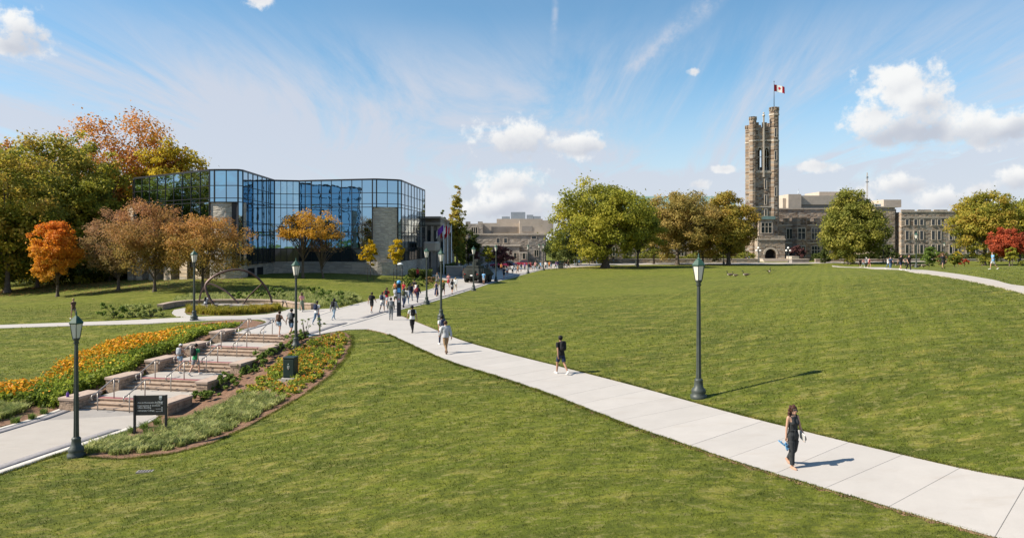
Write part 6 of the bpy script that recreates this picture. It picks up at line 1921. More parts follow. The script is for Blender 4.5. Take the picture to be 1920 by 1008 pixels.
# ------------------------------------------------------------------ emergency pole
q = GP(748, 593)
ep = empty('emergency_pole', q, R(8), 'dark emergency call pole with a round blue light on top', 'call pole')
M_BLUE = pm('blue_beacon', (0.05, 0.28, 0.62), 0.25, 0.1, 3, spec=0.6)
M_NAVY = pm('pole_dark_paint', (0.014, 0.016, 0.022), 0.45, 0.15, 3)
MB().box(-.17, .17, -.12, .12, -.1, 2.55).build('column', M_NAVY, ep, bevel=0.03)
MB().lathe([(.15, 2.55), (.15, 2.62), (.16, 2.64)], 14).build('collar', M_NAVY, ep)
MB().ball((0, 0, 2.76), (.17, .17, .16), 14, 9).build('beacon', M_BLUE, ep)
MB().box(-.12, .12, -.135, -.121, 1.95, 2.30).build('blue_panel', M_BLUE, ep)
MB().box(-.11, .11, -.135, -.121, 1.15, 1.85).build('call_panel', pm('panel_grey', (.25, .26, .28), .4, .1), ep)
MB().box(-.04, .04, -.145, -.136, 1.35, 1.45).build('button', pm('button_red', (.5, .03, .03), .4, .05), ep)
MB().box(.172, .178, -.08, .08, .9, 2.0).build('side_strip', M_WHITE, ep)

# ------------------------------------------------------------------ three flagpoles
for k, (px, d, kind) in enumerate(((832, 116, 'purple'), (839.5, 117, 'canada'), (846.5, 118, 'red'))):
    q = AT(px, d); q = (q[0], q[1], H(q[0], q[1]))
    lab = ['white flagpole beside the cornice building, left of three', 'white flagpole beside the cornice building, middle of three', 'white flagpole beside the cornice building, right of three'][k]
    p_ = empty('flagpole', q, 0, lab, 'flagpole', 'three white flagpoles')
    ht = (450 - 419 - k) * d / F + CAMZ - q[2]
    MB().lathe([(.10, -.2), (.09, 1), (.045, ht)], 10).build('pole', M_WHITE, p_)
    MB().ball((0, 0, ht + .05), .09, 8, 6).build('finial', M_STEEL, p_)
    MB().lathe([(.28, -.1), (.28, .12), (.14, .2)], 12).build('base', M_CONCD, p_)
    # drooping cloth hanging to the left
    w, h = 1.9, 1.05
    def cloth(u0, u1, mat, nm, par):
        mb = MB(); vs = []
        for i in range(5):
            u = u0 + (u1 - u0) * i / 4
            for j in range(5):
                v = j / 4
                vs.append((-u * w * 0.62 - .05, 0.22 * math.sin(u * 7 + v), ht - .1 - v * h - u * w * 0.85 * (0.75 + 0.1 * v)))
        fs = [(i * 5 + j, i * 5 + j + 1, (i + 1) * 5 + j + 1, (i + 1) * 5 + j) for i in range(4) for j in range(4)]
        mb.add(vs, fs, True).build(nm, mat, par)
    fl = empty('flag', q, 0, ['purple flag drooping from the left flagpole', 'red and white flag drooping from the middle flagpole', 'red flag with white upper band drooping from the right flagpole'][k], 'flag', 'flags on the three flagpoles')
    if kind == 'purple':
        cloth(0, .8, M_FPURPLE, 'purple_cloth', fl); cloth(.8, 1, M_FWHITE, 'white_edge', fl)
    elif kind == 'canada':
        cloth(0, .27, M_FRED, 'red_band', fl); cloth(.27, .73, M_FWHITE, 'white_field', fl); cloth(.73, 1, M_FRED, 'red_band', fl)
    else:
        cloth(0, .22, M_FWHITE, 'white_corner', fl); cloth(.22, 1, M_FRED, 'red_cloth', fl)

# ------------------------------------------------------------------ military truck parked on the walkway
def wheel(parent, x, y, r, w, mat_t, mat_r):
    mb = MB(); n = 18
    prof = [(-w / 2, r * .55), (-w / 2, r * .92), (-w * .35, r), (w * .35, r), (w / 2, r * .92), (w / 2, r * .55)]
    vs = [(x + p[0], y + p[1] * math.cos(2 * math.pi * k / n), r + p[1] * math.sin(2 * math.pi * k / n)) for p in prof for k in range(n)]
    fs = [(j * n + k, (j + 1) * n + k, (j + 1) * n + (k + 1) % n, j * n + (k + 1) % n) for j in range(5) for k in range(n)]
    mb.add(vs, fs, True)
    wh = mb.build('wheel', mat_t, parent)
    h_ = MB(); 
    for sgn in (-1, 1):
        vs = [(x + sgn * w * .42, y + r * .56 * math.cos(2 * math.pi * k / n), r + r * .56 * math.sin(2 * math.pi * k / n)) for k in range(n)] + [(x + sgn * w * .5, y, r)]
        h_.add(vs, [(k, (k + 1) % n, n) if sgn > 0 else ((k + 1) % n, k, n) for k in range(n)])
    h_.build('rim', mat_r, wh)
M_OD = pm('olive_drab_paint', (0.022, 0.026, 0.022), 0.65, 0.25, 2.0)
M_RUB = pm('tyre_rubber', (0.018, 0.018, 0.018), 0.85, 0.15, 4)
q0_, q1_ = GP(893, 531), GP(912, 522)
dirv = Vector((q1_[0] - q0_[0], q1_[1] - q0_[1], 0)); 
trk = empty('military_truck', (q0_[0] + 0.2, q0_[1] + 2.4, H(q0_[0], q0_[1] + 2.4)), R(-20), 'dark military armoured truck with roof turret parked on the walkway', 'truck')
def hull(pts_low, pts_mid, pts_top):
    mb = MB(); L3 = [pts_low, pts_mid, pts_top]; vs = [p for l in L3 for p in l]
    fs = [(3, 2, 1, 0), (8, 9, 10, 11)] + [(j * 4 + i, j * 4 + (i + 1) % 4, (j + 1) * 4 + (i + 1) % 4, (j + 1) * 4 + i) for j in (0, 1) for i in range(4)]
    return mb.add(vs, fs)
hull([(-1.0, -2.6, .65), (1.0, -2.6, .65), (1.0, 2.4, .65), (-1.0, 2.4, .65)], [(-1.28, -2.7, 1.15), (1.28, -2.7, 1.15), (1.28, 2.9, 1.1), (-1.28, 2.9, 1.1)], [(-1.1, -2.55, 2.1), (1.1, -2.55, 2.1), (1.1, 1.2, 2.05), (-1.1, 1.2, 2.05)]).build('hull', M_OD, trk, bevel=0.04)
MB().box(-.95, .95, -2.3, -.1, 2.1, 2.42).build('roof_bins', M_OD, trk, bevel=0.04)
tu = MB().prism([(.62 * math.cos(R(22.5 + 45 * k)), -.7 + .75 * math.sin(R(22.5 + 45 * k))) for k in range(8)], 2.42, 2.9).build('turret', M_OD, trk, bevel=0.03)
MB().box(-.42, .36, -1.0, -.2, 2.9, 3.25).build('gun_shield', M_OD, tu, bevel=0.03)
MB().tube([(0, -.2, 2.72), (0, 1.9, 2.78)], 0.06, 8).build('gun_barrel', M_OD, tu)
MB().box(-.62, .62, -2.78, -2.705, .95, 1.9).build('rear_door', M_OD, trk, bevel=0.02)
rd = [o for o in trk.children if o.name.startswith('rear_door')][0]
MB().box(.35, .5, -2.83, -2.785, 1.35, 1.5).build('handle', M_DARK, rd)
MB().box(-.1, .25, -2.80, -2.785, 1.0, 1.15).build('number_plate', M_WHITE, rd)
for x in (-.95, .95):
    MB().box(x - .1, x + .1, -2.76, -2.72, 1.2, 1.32).build('tail_light', pm('tail_light_red', (.25, .02, .02), .3, .1), trk)
    for y in (-1.75, -.1, 1.5):
        wheel(trk, x + (.12 if x > 0 else -.12), y, .58, .38, M_RUB, M_OD)
for y in (-1.9, -1.2):
    MB().box(1.15, 1.20, y, y + .06, 1.2, 2.0).build('side_rail', M_CONC, trk)
MB().box(-1.35, -1.22, .6, .9, 1.8, 2.0).build('side_mirror', M_DARK, trk); MB().box(1.22, 1.35, .6, .9, 1.8, 2.0).build('side_mirror', M_DARK, trk)
MB().tube([(-.8, -2.3, 2.4), (-.85, -2.5, 4.1)], .02, 5).build('antenna', M_DARK, trk)

# ------------------------------------------------------------------ parked cars on the far plaza
def car(loc, rz, col, label, kind='car'):
    t = empty('parked_car', loc, rz, label, 'car', 'cars parked on the far plaza')
    m_ = pm('car_paint_' + label[:14].replace(' ', '_'), col, 0.3, 0.03, 1, spec=0.6, coat=0.6)
    prof = [(-2.1, .35), (2.1, .35), (2.15, .7), (1.95, .9), (1.0, 1.0), (-1.5, 1.0), (-2.0, .95), (-2.15, .65)]
    mb = MB(); n = len(prof)
    vs = [(-.88, y, z) for y, z in prof] + [(.88, y, z) for y, z in prof]
    mb.add(vs, [tuple(range(n)), tuple(range(2 * n - 1, n - 1, -1))] + [(i, n + i, n + (i + 1) % n, (i + 1) % n) for i in range(n)])
    mb.build('body', m_, t, bevel=0.05)
    MB().hexa([(-.80, -1.5, 1.0), (.80, -1.5, 1.0), (.80, 1.0, 1.0), (-.80, 1.0, 1.0)], [(-.64, -1.05, 1.45), (.64, -1.05, 1.45), (.64, .35, 1.45), (-.64, .35, 1.45)]).build('windows', M_WIN, t, bevel=0.03)
    MB().box(-.62, .62, -1.0, .3, 1.452, 1.48).build('roof', m_, t, bevel=0.01)
    for x in (-.8, .8):
        for y in (-1.3, 1.3): wheel(t, x, y, .33, .22, M_RUB, M_STEEL)
        MB().box(x * .8 - .14, x * .8 + .14, 2.1, 2.16, .62, .76).build('headlight', M_WHITE, t)
        MB().box(x * .8 - .14, x * .8 + .14, -2.16, -2.1, .65, .8).build('tail_light', M_FRED, t)
for (px, d, col, lab, rz) in ((952, 160, (.02, .04, .14), 'dark blue car parked before the grey stone building', 1.4), (981, 165, (.35, .02, .05), 'red car parked right of the blue one', 1.5), (937, 158, (.30, .03, .10), 'crimson car parked left of the blue one', 1.5), (924, 160, (.5, .5, .52), 'silver car parked behind the military truck', 1.5)):
    p = AT(px, d); car((p[0], p[1], H(p[0], p[1]) + .02), rz, col, lab)

# ------------------------------------------------------------------ bins
for (px, py, lab) in ((1049, 503.2, 'dark square litter bin at the left of the crowd gap'), (1053.5, 503.0, 'dark square litter bin at the right of its twin in the crowd')):
    q = GP(px, py)
    t = empty('litter_bin', q, 0, lab, 'litter bin', 'dark litter bins beside the plaza')
    MB().box(-.36, .36, -.36, .36, 0, 1.05).build('body', M_CONCD, t, bevel=.03); MB().box(-.40, .40, -.40, .40, 1.05, 1.2).build('lid', M_DARK, t, bevel=.04); MB().box(-.22, .22, -.37, -.361, .78, .95).build('slot', M_VOID, t)
# small low post light with dome (beside the right yellow tree)
q = GP(754, 535)
dl = empty('dome_lamp', q, 0, 'slim dark post with pale dome lamp beside the right yellow tree', 'street lamp')
MB().lathe([(.07, -.1), (.05, 2.6)], 8).build('post', M_DARK, dl); MB().lathe([(.05, 2.6), (.35, 2.62), (.33, 2.72), (.18, 2.82), (.03, 2.86)], 14, (-.25, 0, 0)).build('lamp_shade', M_WHITE, dl); MB().tube([(0, 0, 2.55), (-.25, 0, 2.63)], .03, 6).build('arm', M_DARK, dl)
# stakes of the young trees
for (px, py, lab) in ((689, 527, 'wooden stake left of the first young yellow tree'), (701, 527, 'wooden stake right of the first young yellow tree'), (738, 528, 'wooden stake left of the second young yellow tree'), (750, 528, 'wooden stake right of the second young yellow tree')):
    q = GP(px, py); s_ = MB().lathe([(.035, -.2), (.03, 1.7), (.005, 1.78)], 7).build('tree_stake', M_BARK, None, q)
    tag(s_, lab, 'stake', 'stakes of the young yellow trees')
# purple bottle and sleeve on the lowest wall
p = ST(12.75, -2.75); zc = -1.68 + 0.21 + .003
bt = empty('water_bottle', (p[0], p[1], zc), 0, 'purple water bottle on the lowest left stair wall', 'bottle')
M_PUR = pm('purple_plastic', (.12, .05, .26), .35, .1)
MB().lathe([(.06, 0), (.065, .02), (.065, .2), (.035, .25), (.03, .27)], 12).build('body', M_PUR, bt); MB().lathe([(.035, .27), (.035, .31)], 12).build('cap', M_DARK, bt)
p = ST(12.3, -2.6)
tag(MB().prism([(-.1, -.06), (.06, -.08), (.1, .05), (-.05, .08)], 0, .05).build('purple_pouch', M_PUR, None, (p[0], p[1], zc), bevel=.02), 'small purple pouch lying on the lowest left stair wall', 'pouch')
# drain grate on the lawn
q = GP(272, 884)
dg_ = empty('drain_grate', (q[0], q[1], q[2] + .02), .1, 'small pale rectangular drain cover in the lower left lawn', 'drain')
MB().box(-.26, .26, -.12, .12, -.1, .015).build('frame', M_CONCD, dg_)
for k in range(5): MB().box(-.2 + k * .09, -.16 + k * .09, -.09, .09, .016, .022).build('bar', M_DARK, dg_)

# ------------------------------------------------------------------ geese
M_GB = pm('goose_brown', (.11, .085, .065), .85, .3, 12); M_GK = pm('goose_black', (.015, .014, .014), .8, .1); M_GW = pm('goose_white', (.55, .50, .43), .85, .1)
def goose(loc, rz, label, wings=False, graze=False, s=1.0):
    t = empty('goose', loc, rz, label, 'goose', 'Canada geese on the lawn'.replace('Canada ', 'brown '))
    t.scale = (s, s, s)
    mb = MB(); pr = [(-.42, .02, .40), (-.30, .09, .37), (-.12, .16, .34), (.08, .18, .35), (.24, .13, .40), (.32, .07, .46)]
    n = 12; vs = []
    for y, r, z in pr:
        for k in range(n): vs.append((r * math.cos(2 * math.pi * k / n), y, z + r * .9 * math.sin(2 * math.pi * k / n)))
    fs = [(j * n + k, (j + 1) * n + k, (j + 1) * n + (k + 1) % n, j * n + (k + 1) % n) for j in range(5) for k in range(n)] + [tuple(range(n)), tuple(range(6 * n - 1, 5 * n - 1, -1))]
    mb.add(vs, fs, True).build('body', M_GB, t)
    MB().ball((0, .22, .36), (.115, .12, .13), 10, 8).build('breast', M_GW, t)
    nk = [(0, .26, .44), (0, .36, .52), (0, .36, .68), (0, .40, .80)] if not graze else [(0, .26, .44), (0, .42, .44), (0, .54, .30), (0, .62, .12)]
    mb = MB(); mb.tube(catmull(nk, 4), [.065, .06, .055, .05, .048, .046, .045, .044, .043, .042, .042, .044, .045], 8)
    e_ = nk[-1]; mb.ball((0, e_[1] + .03, e_[2] + .01), (.05, .075, .052), 10, 8)
    nkm = mb.build('neck', M_GK, t)
    dz = -.02 if not graze else -.06
    MB().tube([(0, e_[1] + .07, e_[2]), (0, e_[1] + .16, e_[2] + dz)], [.028, .008], 6).build('bill', M_GK, nkm)
    MB().ball((0, e_[1] + .005, e_[2] - .01), (.054, .03, .035), 8, 6).build('cheek_patch', M_GW, nkm)
    MB().add([(-.1, -.38, .42), (.1, -.38, .42), (.12, -.62, .40), (-.12, -.62, .40), (-.1, -.38, .36), (.1, -.38, .36)], [(0, 1, 2, 3), (3, 2, 5, 4), (0, 3, 4), (1, 5, 2), (0, 4, 5, 1)]).build('tail', M_GK, t)
    for sx in (-1, 1):
        lg = MB(); lg.tube([(sx * .07, 0, .26), (sx * .08, .02, .12), (sx * .08, -.01, .01)], [.03, .016, .014], 6)
        lg.add([(sx * .08, -.03, .012), (sx * .08 - .05, .10, .006), (sx * .08 + .05, .10, .006)], [(0, 2, 1)]); lg.build('leg', M_GK, t)
        if wings:
            w = MB(); vs = [(sx * .12, .16, .44), (sx * .45, .20, .50), (sx * .85, .05, .47), (sx * .82, -.1, .46), (sx * .45, -.16, .46), (sx * .12, -.18, .40)]
            w.add(vs + [(x, y, z - .03) for x, y, z in vs], [(0, 1, 4, 5), (1, 2, 3, 4), (11, 10, 7, 6), (10, 9, 8, 7)] + [(i, 6 + i, 6 + (i + 1) % 6, (i + 1) % 6) for i in range(6)]); w.build('wing', M_GB, t)
        else:
            w = MB(); w.ball((sx * .135, -.08, .40), (.05, .30, .12), 10, 8); w.build('wing', M_GB, t)
    return t
for (px, py, rz, wg, gz, lab, s) in ((1369, 519.5, 1.3, 0, 0, 'left goose of the group of three standing on the lawn, head up', 1.15), (1379, 519.8, 1.2, 0, 0, 'small middle goose of the three on the lawn', .95), (1399, 519.8, 1.4, 0, 0, 'right goose of the three on the lawn, with long dark back', 1.15),
                                     (1442, 513, math.pi, 1, 0, 'goose spreading both wings on the lawn', 1.2), (1589, 496.5, 1.0, 0, 1, 'distant grazing goose left of the walking group', 1.2), (1594.5, 497, 2.0, 0, 1, 'second distant grazing goose left of the walking group', 1.2),
                                     (1610, 498, -1, 0, 1, 'distant goose right beside the walking group', 1.1), (1682, 499.5, 1, 0, 1, 'distant goose left of the blue shorts walker', 1.0), (1697, 500, 2, 0, 1, 'distant goose between the two dark walkers', 1.0),
                                     (1712, 501.5, 1.5, 0, 1, 'distant grazing goose just left of the pale green lamp post', 1.0), (1724, 501.8, -1.5, 0, 1, 'distant grazing goose just right of the pale green lamp post', 1.0), (1732, 502, 1.1, 0, 1, 'rightmost distant grazing goose by the pale green lamp post', 1.0)):
    goose(GP(px, py), rz, lab, wg, gz, s)
# ------------------------------------------------------------------ people
def rotx(v, a):          # swing in the y-z plane: positive a moves a hanging limb forward (+y)
    c, s = math.cos(a), math.sin(a)
    return Vector((v.x, v.y * c - v.z * s, v.y * s + v.z * c))

def skeleton(sex, pose):
    """joints for a 1.75 m figure facing +Y; returns tapered segments (name, p0, r0, p1, r1, squash)"""
    f = sex == 'f'
    sh = 0.168 if f else 0.195
    hipw = 0.088 if f else 0.085
    fat = 0.90 if f else 1.0
    up = Vector((0, 0, 1))
    seg = []
    lean = {'walkA': 0.05, 'walkB': 0.05, 'stand': 0.0, 'sit': 0.42, 'stairs': 0.14, 'woman': 0.0, 'phone': 0.03}[pose]
    pel = Vector((0, 0, 0.95))
    chest = pel + rotx(Vector((0, 0, 0.33)), -lean); neck = pel + rotx(Vector((0, 0, 0.52)), -lean * 1.1)
    headc = neck + Vector((0, 0.02 + lean * 0.12, 0.155)) + (Vector((0, 0.03, -0.02)) if pose in ('sit', 'phone') else Vector())
    waist = pel + rotx(Vector((0, 0, 0.14)), -lean)
    seg.append(('pelvis', pel + Vector((0, 0, -0.02)), 0.155 if f else 0.15, waist, 0.122 if f else 0.135, 0.72))
    seg.append(('torso', waist, 0.120 if f else 0.135, chest, 0.145 if f else 0.165, 0.68))
    seg.append(('torso', chest, 0.145 if f else 0.165, neck + Vector((0, 0, -0.06)), 0.105, 0.66))
    for s in (-1, 1):
        seg.append(('torso', chest + Vector((s * 0.07, 0, 0.06)), 0.10, neck + Vector((s * sh * 0.92, -0.005, -0.055)), 0.058 * fat, 0.9))
        if f: seg.append(('torso', chest + Vector((s * 0.065, 0.075, -0.01)), 0.062, chest + Vector((s * 0.065, 0.06, 0.05)), 0.05, 1.0))
    seg.append(('neck', neck + Vector((0, 0, -0.05)), 0.058 * fat, headc + Vector((0, -0.01, -0.07)), 0.052 * fat, 1.0))
    seg.append(('head', headc + Vector((0, -0.012, 0.03)), 0.094, headc + Vector((0, 0.012, -0.055)), 0.068, 0.82))
    seg.append(('head', headc + Vector((0, 0.04, -0.065)), 0.042, headc + Vector((0, 0.055, -0.09)), 0.030, 1.0))
    seg.append(('head', headc + Vector((0, 0.088, -0.005)), 0.012, headc + Vector((0, 0.105, -0.030)), 0.017, 1.0))
    for s in (-1, 1): seg.append(('head', headc + Vector((s * 0.080, -0.01, 0.0)), 0.018, headc + Vector((s * 0.080, -0.012, -0.035)), 0.014, 1.0))
    # legs: (thigh angle, shin angle) forward positive
    LG_ = {'walkA': ((0.40, 0.12), (-0.30, -0.72)), 'walkB': ((-0.30, -0.72), (0.40, 0.12)), 'stand': ((0.04, 0.0), (-0.03, -0.05)), 'sit': ((1.42, 0.10), (1.38, 0.18)), 'stairs': ((0.75, -0.15), (-0.12, -0.25)), 'woman': ((-0.14, -0.62), (0.14, 0.02)), 'phone': ((0.30, 0.08), (-0.22, -0.5))}[pose]
    AG = {'walkA': ((-0.42, -0.20), (0.38, 0.75)), 'walkB': ((0.38, 0.75), (-0.42, -0.20)), 'stand': ((0.05, 0.35), (0.0, 0.30)), 'sit': ((0.75, 1.5), (0.7, 1.45)), 'stairs': ((-0.25, 0.1), (0.45, 1.0)), 'woman': ((0.10, 0.55), (-0.10, -0.02)), 'phone': ((0.2, 1.4), (-0.2, 0.1))}[pose]
    feet = []
    low = 9
    legs = []
    for i, s in enumerate((-1, 1)):
        hip = pel + Vector((s * hipw, 0, -0.05))
        kn = hip + rotx(Vector((s * 0.005, 0, -0.43)), LG_[i][0])
        an = kn + rotx(Vector((-s * 0.005, 0, -0.405)), LG_[i][1])
        tilt = max(-0.9, min(0.25, LG_[i][1])) if pose != 'sit' else 0.0
        heel = an + rotx(Vector((0, -0.045, -0.055)), tilt); ball = an + rotx(Vector((s * 0.012, 0.115, -0.062)), tilt); toe = an + rotx(Vector((s * 0.015, 0.175, -0.066)), tilt * 0.5)
        legs.append((s, hip, kn, an, heel, ball, toe))
        low = min(low, heel.z - 0.03, ball.z - 0.028, toe.z - 0.022)
    for i, (s, hip, kn, an, heel, ball, toe) in enumerate(legs):
        L_ = 'LR'[i]
        seg.append(('thigh' + L_, hip, 0.086 if f else 0.084, kn, 0.055 * fat, 1.0))
        mid = kn.lerp(an, 0.32) + rotx(Vector((0, -0.012, 0)), 0)
        seg.append(('calf' + L_, kn, 0.053 * fat, mid, 0.054 * fat, 1.0)); seg.append(('calf2' + L_, mid, 0.054 * fat, an, 0.034 * fat, 1.0))
        seg.append(('foot' + L_, heel, 0.033, ball, 0.036, 1.0)); seg.append(('foot' + L_, ball, 0.036, toe, 0.024, 1.0))
    hands = []
    for i, s in enumerate((-1, 1)):
        L_ = 'LR'[i]
        shd = neck + Vector((s * sh, -0.005, -0.075))
        out = 0.16 if pose != 'woman' else (0.22, 0.10)[i]
        el = shd + rotx(Vector((s * 0.285 * math.sin(out), 0, -0.285 * math.cos(out))), AG[i][0])
        wr = el + rotx(Vector((s * 0.25 * math.sin(out * .5) * (1 if pose not in ('sit', 'phone') else -1.5), 0, -0.25 * math.cos(out * .5))), AG[i][1])
        seg.append(('uarm' + L_, shd, 0.052 * fat, el, 0.040 * fat, 1.0)); seg.append(('farm' + L_, el, 0.041 * fat, wr, 0.027 * fat, 1.0))
        hands.append((s, wr, (wr - el).normalized()))
    return seg, hands, headc, low, dict(neck=neck, chest=chest, pel=pel)

def hand_geo(mb, s, wr, d, grip=0.35):
    """palm, four unequal bent fingers and a thumb leaving the side of the palm"""
    fw = Vector((0, 1, 0)); fw = (fw - d * fw.dot(d)).normalized()
    sd = d.cross(fw)                      # across the palm thickness
    pc = wr + d * 0.045
    mb.tube([wr - d * 0.01, wr + d * 0.03, wr + d * 0.085], [0.024, 0.034, 0.036], 8, True, 0.5)
    base = wr + d * 0.082
    inw = Vector((-s, 0, 0)); inw = (inw - d * inw.dot(d)).normalized()
    for k, ln in enumerate((0.066, 0.076, 0.071, 0.056)):
        o = base + fw * (0.027 - 0.018 * k)
        p1 = o + d * ln * 0.5 + inw * 0.01
        p2 = o + d * ln * 0.85 + inw * (0.012 + 0.05 * grip); p3 = o + d * ln * 0.95 + inw * (0.02 + 0.11 * grip * ln / .07)
        mb.tube([o - d * 0.01, p1, p2, p3], [0.0095, 0.009, 0.008, 0.006], 6)
    t0 = wr + d * 0.03 + fw * 0.028
    mb.tube([t0, t0 + d * 0.025 + fw * 0.020 + inw * .008, t0 + d * 0.055 + fw * 0.022 + inw * 0.022], [0.012, 0.0105, 0.007], 6)

BODY = {}
def body(sex, pose, lod):
    key = (sex, pose, lod)
    if key in BODY: return BODY[key]
    seg, hands, headc, low, J = skeleton(sex, pose)
    mb = MB()
    n = 12
    for nm, p0, r0, p1, r1, sq in seg:
        ax = (p1 - p0); ln = ax.length
        if ln < 1e-4: ax = Vector((0, 0, 1)); ln = 1e-4
        q = ax.to_track_quat('Z', 'Y').to_matrix()
        steps = [(-1, 0), (-.8, .6), (-.4, .92), (0, 1)]
        ringz = [(p0 - p0 + Vector((0, 0, 0)), 0)]
        vs, rings = [], []
        for a, b in [(-1.0, 0.05), (-.85, .53), (-.5, .87), (0, 1.0)]: rings.append((r0 * a, r0 * b))
        for a, b in [(0, 1.0), (.5, .87), (.85, .53), (1.0, .05)]: rings.append((ln + r1 * a, r1 * b))
        for z, r in rings:
            for k in range(n):
                w = q @ Vector((r * math.cos(2 * math.pi * k / n), r * math.sin(2 * math.pi * k / n), z))
                w.y *= 1.0
                w = p0 + w
                c = p0.lerp(p1, min(1, max(0, z / ln)))
                w.y = c.y + (w.y - c.y) * sq
                vs.append(w)
        m_ = len(rings)
        fs = [(j * n + k, j * n + (k + 1) % n, (j + 1) * n + (k + 1) % n, (j + 1) * n + k) for j in range(m_ - 1) for k in range(n)] + [tuple(range(n - 1, -1, -1)), tuple((m_ - 1) * n + k for k in range(n))]
        mb.add(vs, fs)
    me = mb.mesh('tmp')
    o = bpy.data.objects.new('tmp', me); COL.objects.link(o)
    md = o.modifiers.new('r', 'REMESH'); md.mode = 'VOXEL'; md.voxel_size = {0: 0.011, 1: 0.016, 2: 0.034}[lod]
    sm = o.modifiers.new('s', 'SMOOTH'); sm.iterations = {0: 6, 1: 4, 2: 1}[lod]; sm.factor = 0.5
    dg = bpy.context.evaluated_depsgraph_get()
    bm_ = bpy.data.meshes.new_from_object(o.evaluated_get(dg))
    bpy.data.objects.remove(o)
    nv = len(bm_.vertices)
    co = np.zeros(nv * 3, np.float32); bm_.vertices.foreach_get('co', co); co = co.reshape(-1, 3)
    no = np.zeros(nv * 3, np.float32); bm_.vertices.foreach_get('normal', no); no = no.reshape(-1, 3)
    faces = [tuple(p.vertices) for p in bm_.polygons]
    bpy.data.meshes.remove(bm_)
    co = co.astype(float); co[:, 2] -= low
    names = []; best = np.full(nv, 1e9); who = np.zeros(nv, int); tp = np.zeros(nv)
    for i, (nm, p0, r0, p1, r1, sq) in enumerate(seg):
        a = np.array(p0) - [0, 0, low]; b = np.array(p1) - [0, 0, low]
        d = b - a; t = np.clip(((co - a) @ d) / (d @ d + 1e-9), 0, 1)
        dist = np.linalg.norm(co - a - t[:, None] * d, axis=1) / (r0 + (r1 - r0) * t)
        m_ = dist < best
        best[m_] = dist[m_]; who[m_] = i; tp[m_] = t[m_]
    reg = np.array([s_[0] for s_ in seg])[who]
    # hands appended to the same continuous skin
    hb = MB()
    for s, wr, d in hands: hand_geo(hb, s, wr - Vector((0, 0, low)), d, 0.8 if pose == 'woman' else 0.35)
    full = MB(); full.add([tuple(c) for c in co], faces, True); full.add(hb.v, hb.f, True)
    B = dict(co=co, no=no, faces=faces, reg=reg, t=tp, head=np.array(headc) - [0, 0, low], mesh=full.mesh('body'), J={k: np.array(v) - [0, 0, low] for k, v in J.items()}, hands=[(s, wr - Vector((0, 0, low)), d) for s, wr, d in hands], cloth={}, pose=pose, sex=sex, H=float((np.array(headc)[2] - low) + 0.125))
    BODY[key] = B
    return B

def shell(B, key, sel, off):
    if key in B['cloth']: return B['cloth'][key]
    fs = [f for f in B['faces'] if all(sel[i] for i in f)]
    used = sorted({i for f in fs for i in f}); mp = {u: k for k, u in enumerate(used)}
    off = np.broadcast_to(off, len(B['co']))
    vs = [tuple(B['co'][u] + B['no'][u] * off[u]) for u in used]
    mb = MB(); mb.add(vs, [tuple(mp[i] for i in f) for f in fs], True)
    # turn the hem inwards so that cloth has thickness
    cnt = {}
    for f in fs:
        for a, b in zip(f, f[1:] + f[:1]): cnt[(min(a, b), max(a, b))] = cnt.get((min(a, b), max(a, b)), 0) + 1
    for f in fs:
        for a, b in zip(f, f[1:] + f[:1]):
            if cnt[(min(a, b), max(a, b))] == 1:
                k = len(mb.v)
                mb.v += [tuple(B['co'][a] - B['no'][a] * 0.002), tuple(B['co'][b] - B['no'][b] * 0.002)]
                mb.f.append((mp[b], mp[a], k, k + 1)); mb.sm.append(True)
    me = mb.mesh(key)
    B['cloth'][key] = me
    return me

CLO = {}
def cloth_mat(col):
    k = tuple(round(c, 3) for c in col)
    if k not in CLO: CLO[k] = pm('cloth_%d' % len(CLO), col, 0.9, 0.18, 9.0, bump=0.25, bscale=40)
    return CLO[k]
SKIN = {'l': pm('skin_light', (0.46, 0.27, 0.19), 0.6, 0.06, 6), 'm': pm('skin_mid', (0.33, 0.18, 0.115), 0.6, 0.06, 6), 'd': pm('skin_deep', (0.12, 0.062, 0.04), 0.55, 0.08, 6)}
HAIRM = {'b': pm('hair_black', (0.012, 0.010, 0.009), 0.6, 0.2, 20), 'n': pm('hair_brown', (0.055, 0.028, 0.015), 0.6, 0.3, 20), 'y': pm('hair_blond', (0.33, 0.22, 0.10), 0.6, 0.25, 20), 'r': pm('hair_auburn', (0.062, 0.024, 0.014), 0.6, 0.3, 24)}
COLS = dict(black=(0.014, 0.014, 0.016), navy=(0.018, 0.026, 0.06), white=(0.62, 0.62, 0.60), grey=(0.20, 0.21, 0.22), lgrey=(0.38, 0.39, 0.41), tan=(0.24, 0.155, 0.085), denim=(0.085, 0.14, 0.21), ldenim=(0.20, 0.28, 0.36), red=(0.38, 0.03, 0.035), green=(0.025, 0.23, 0.085), pink=(0.52, 0.25, 0.24), orange=(0.55, 0.19, 0.05), olive=(0.07, 0.075, 0.035), sky=(0.16, 0.36, 0.60), plaid=(0.10, 0.11, 0.105), purple=(0.12, 0.06, 0.2), brown=(0.10, 0.06, 0.04), sage=(0.16, 0.18, 0.13), cream=(0.55, 0.48, 0.38), maroon=(0.14, 0.02, 0.03), nude=(0.40, 0.235, 0.16))

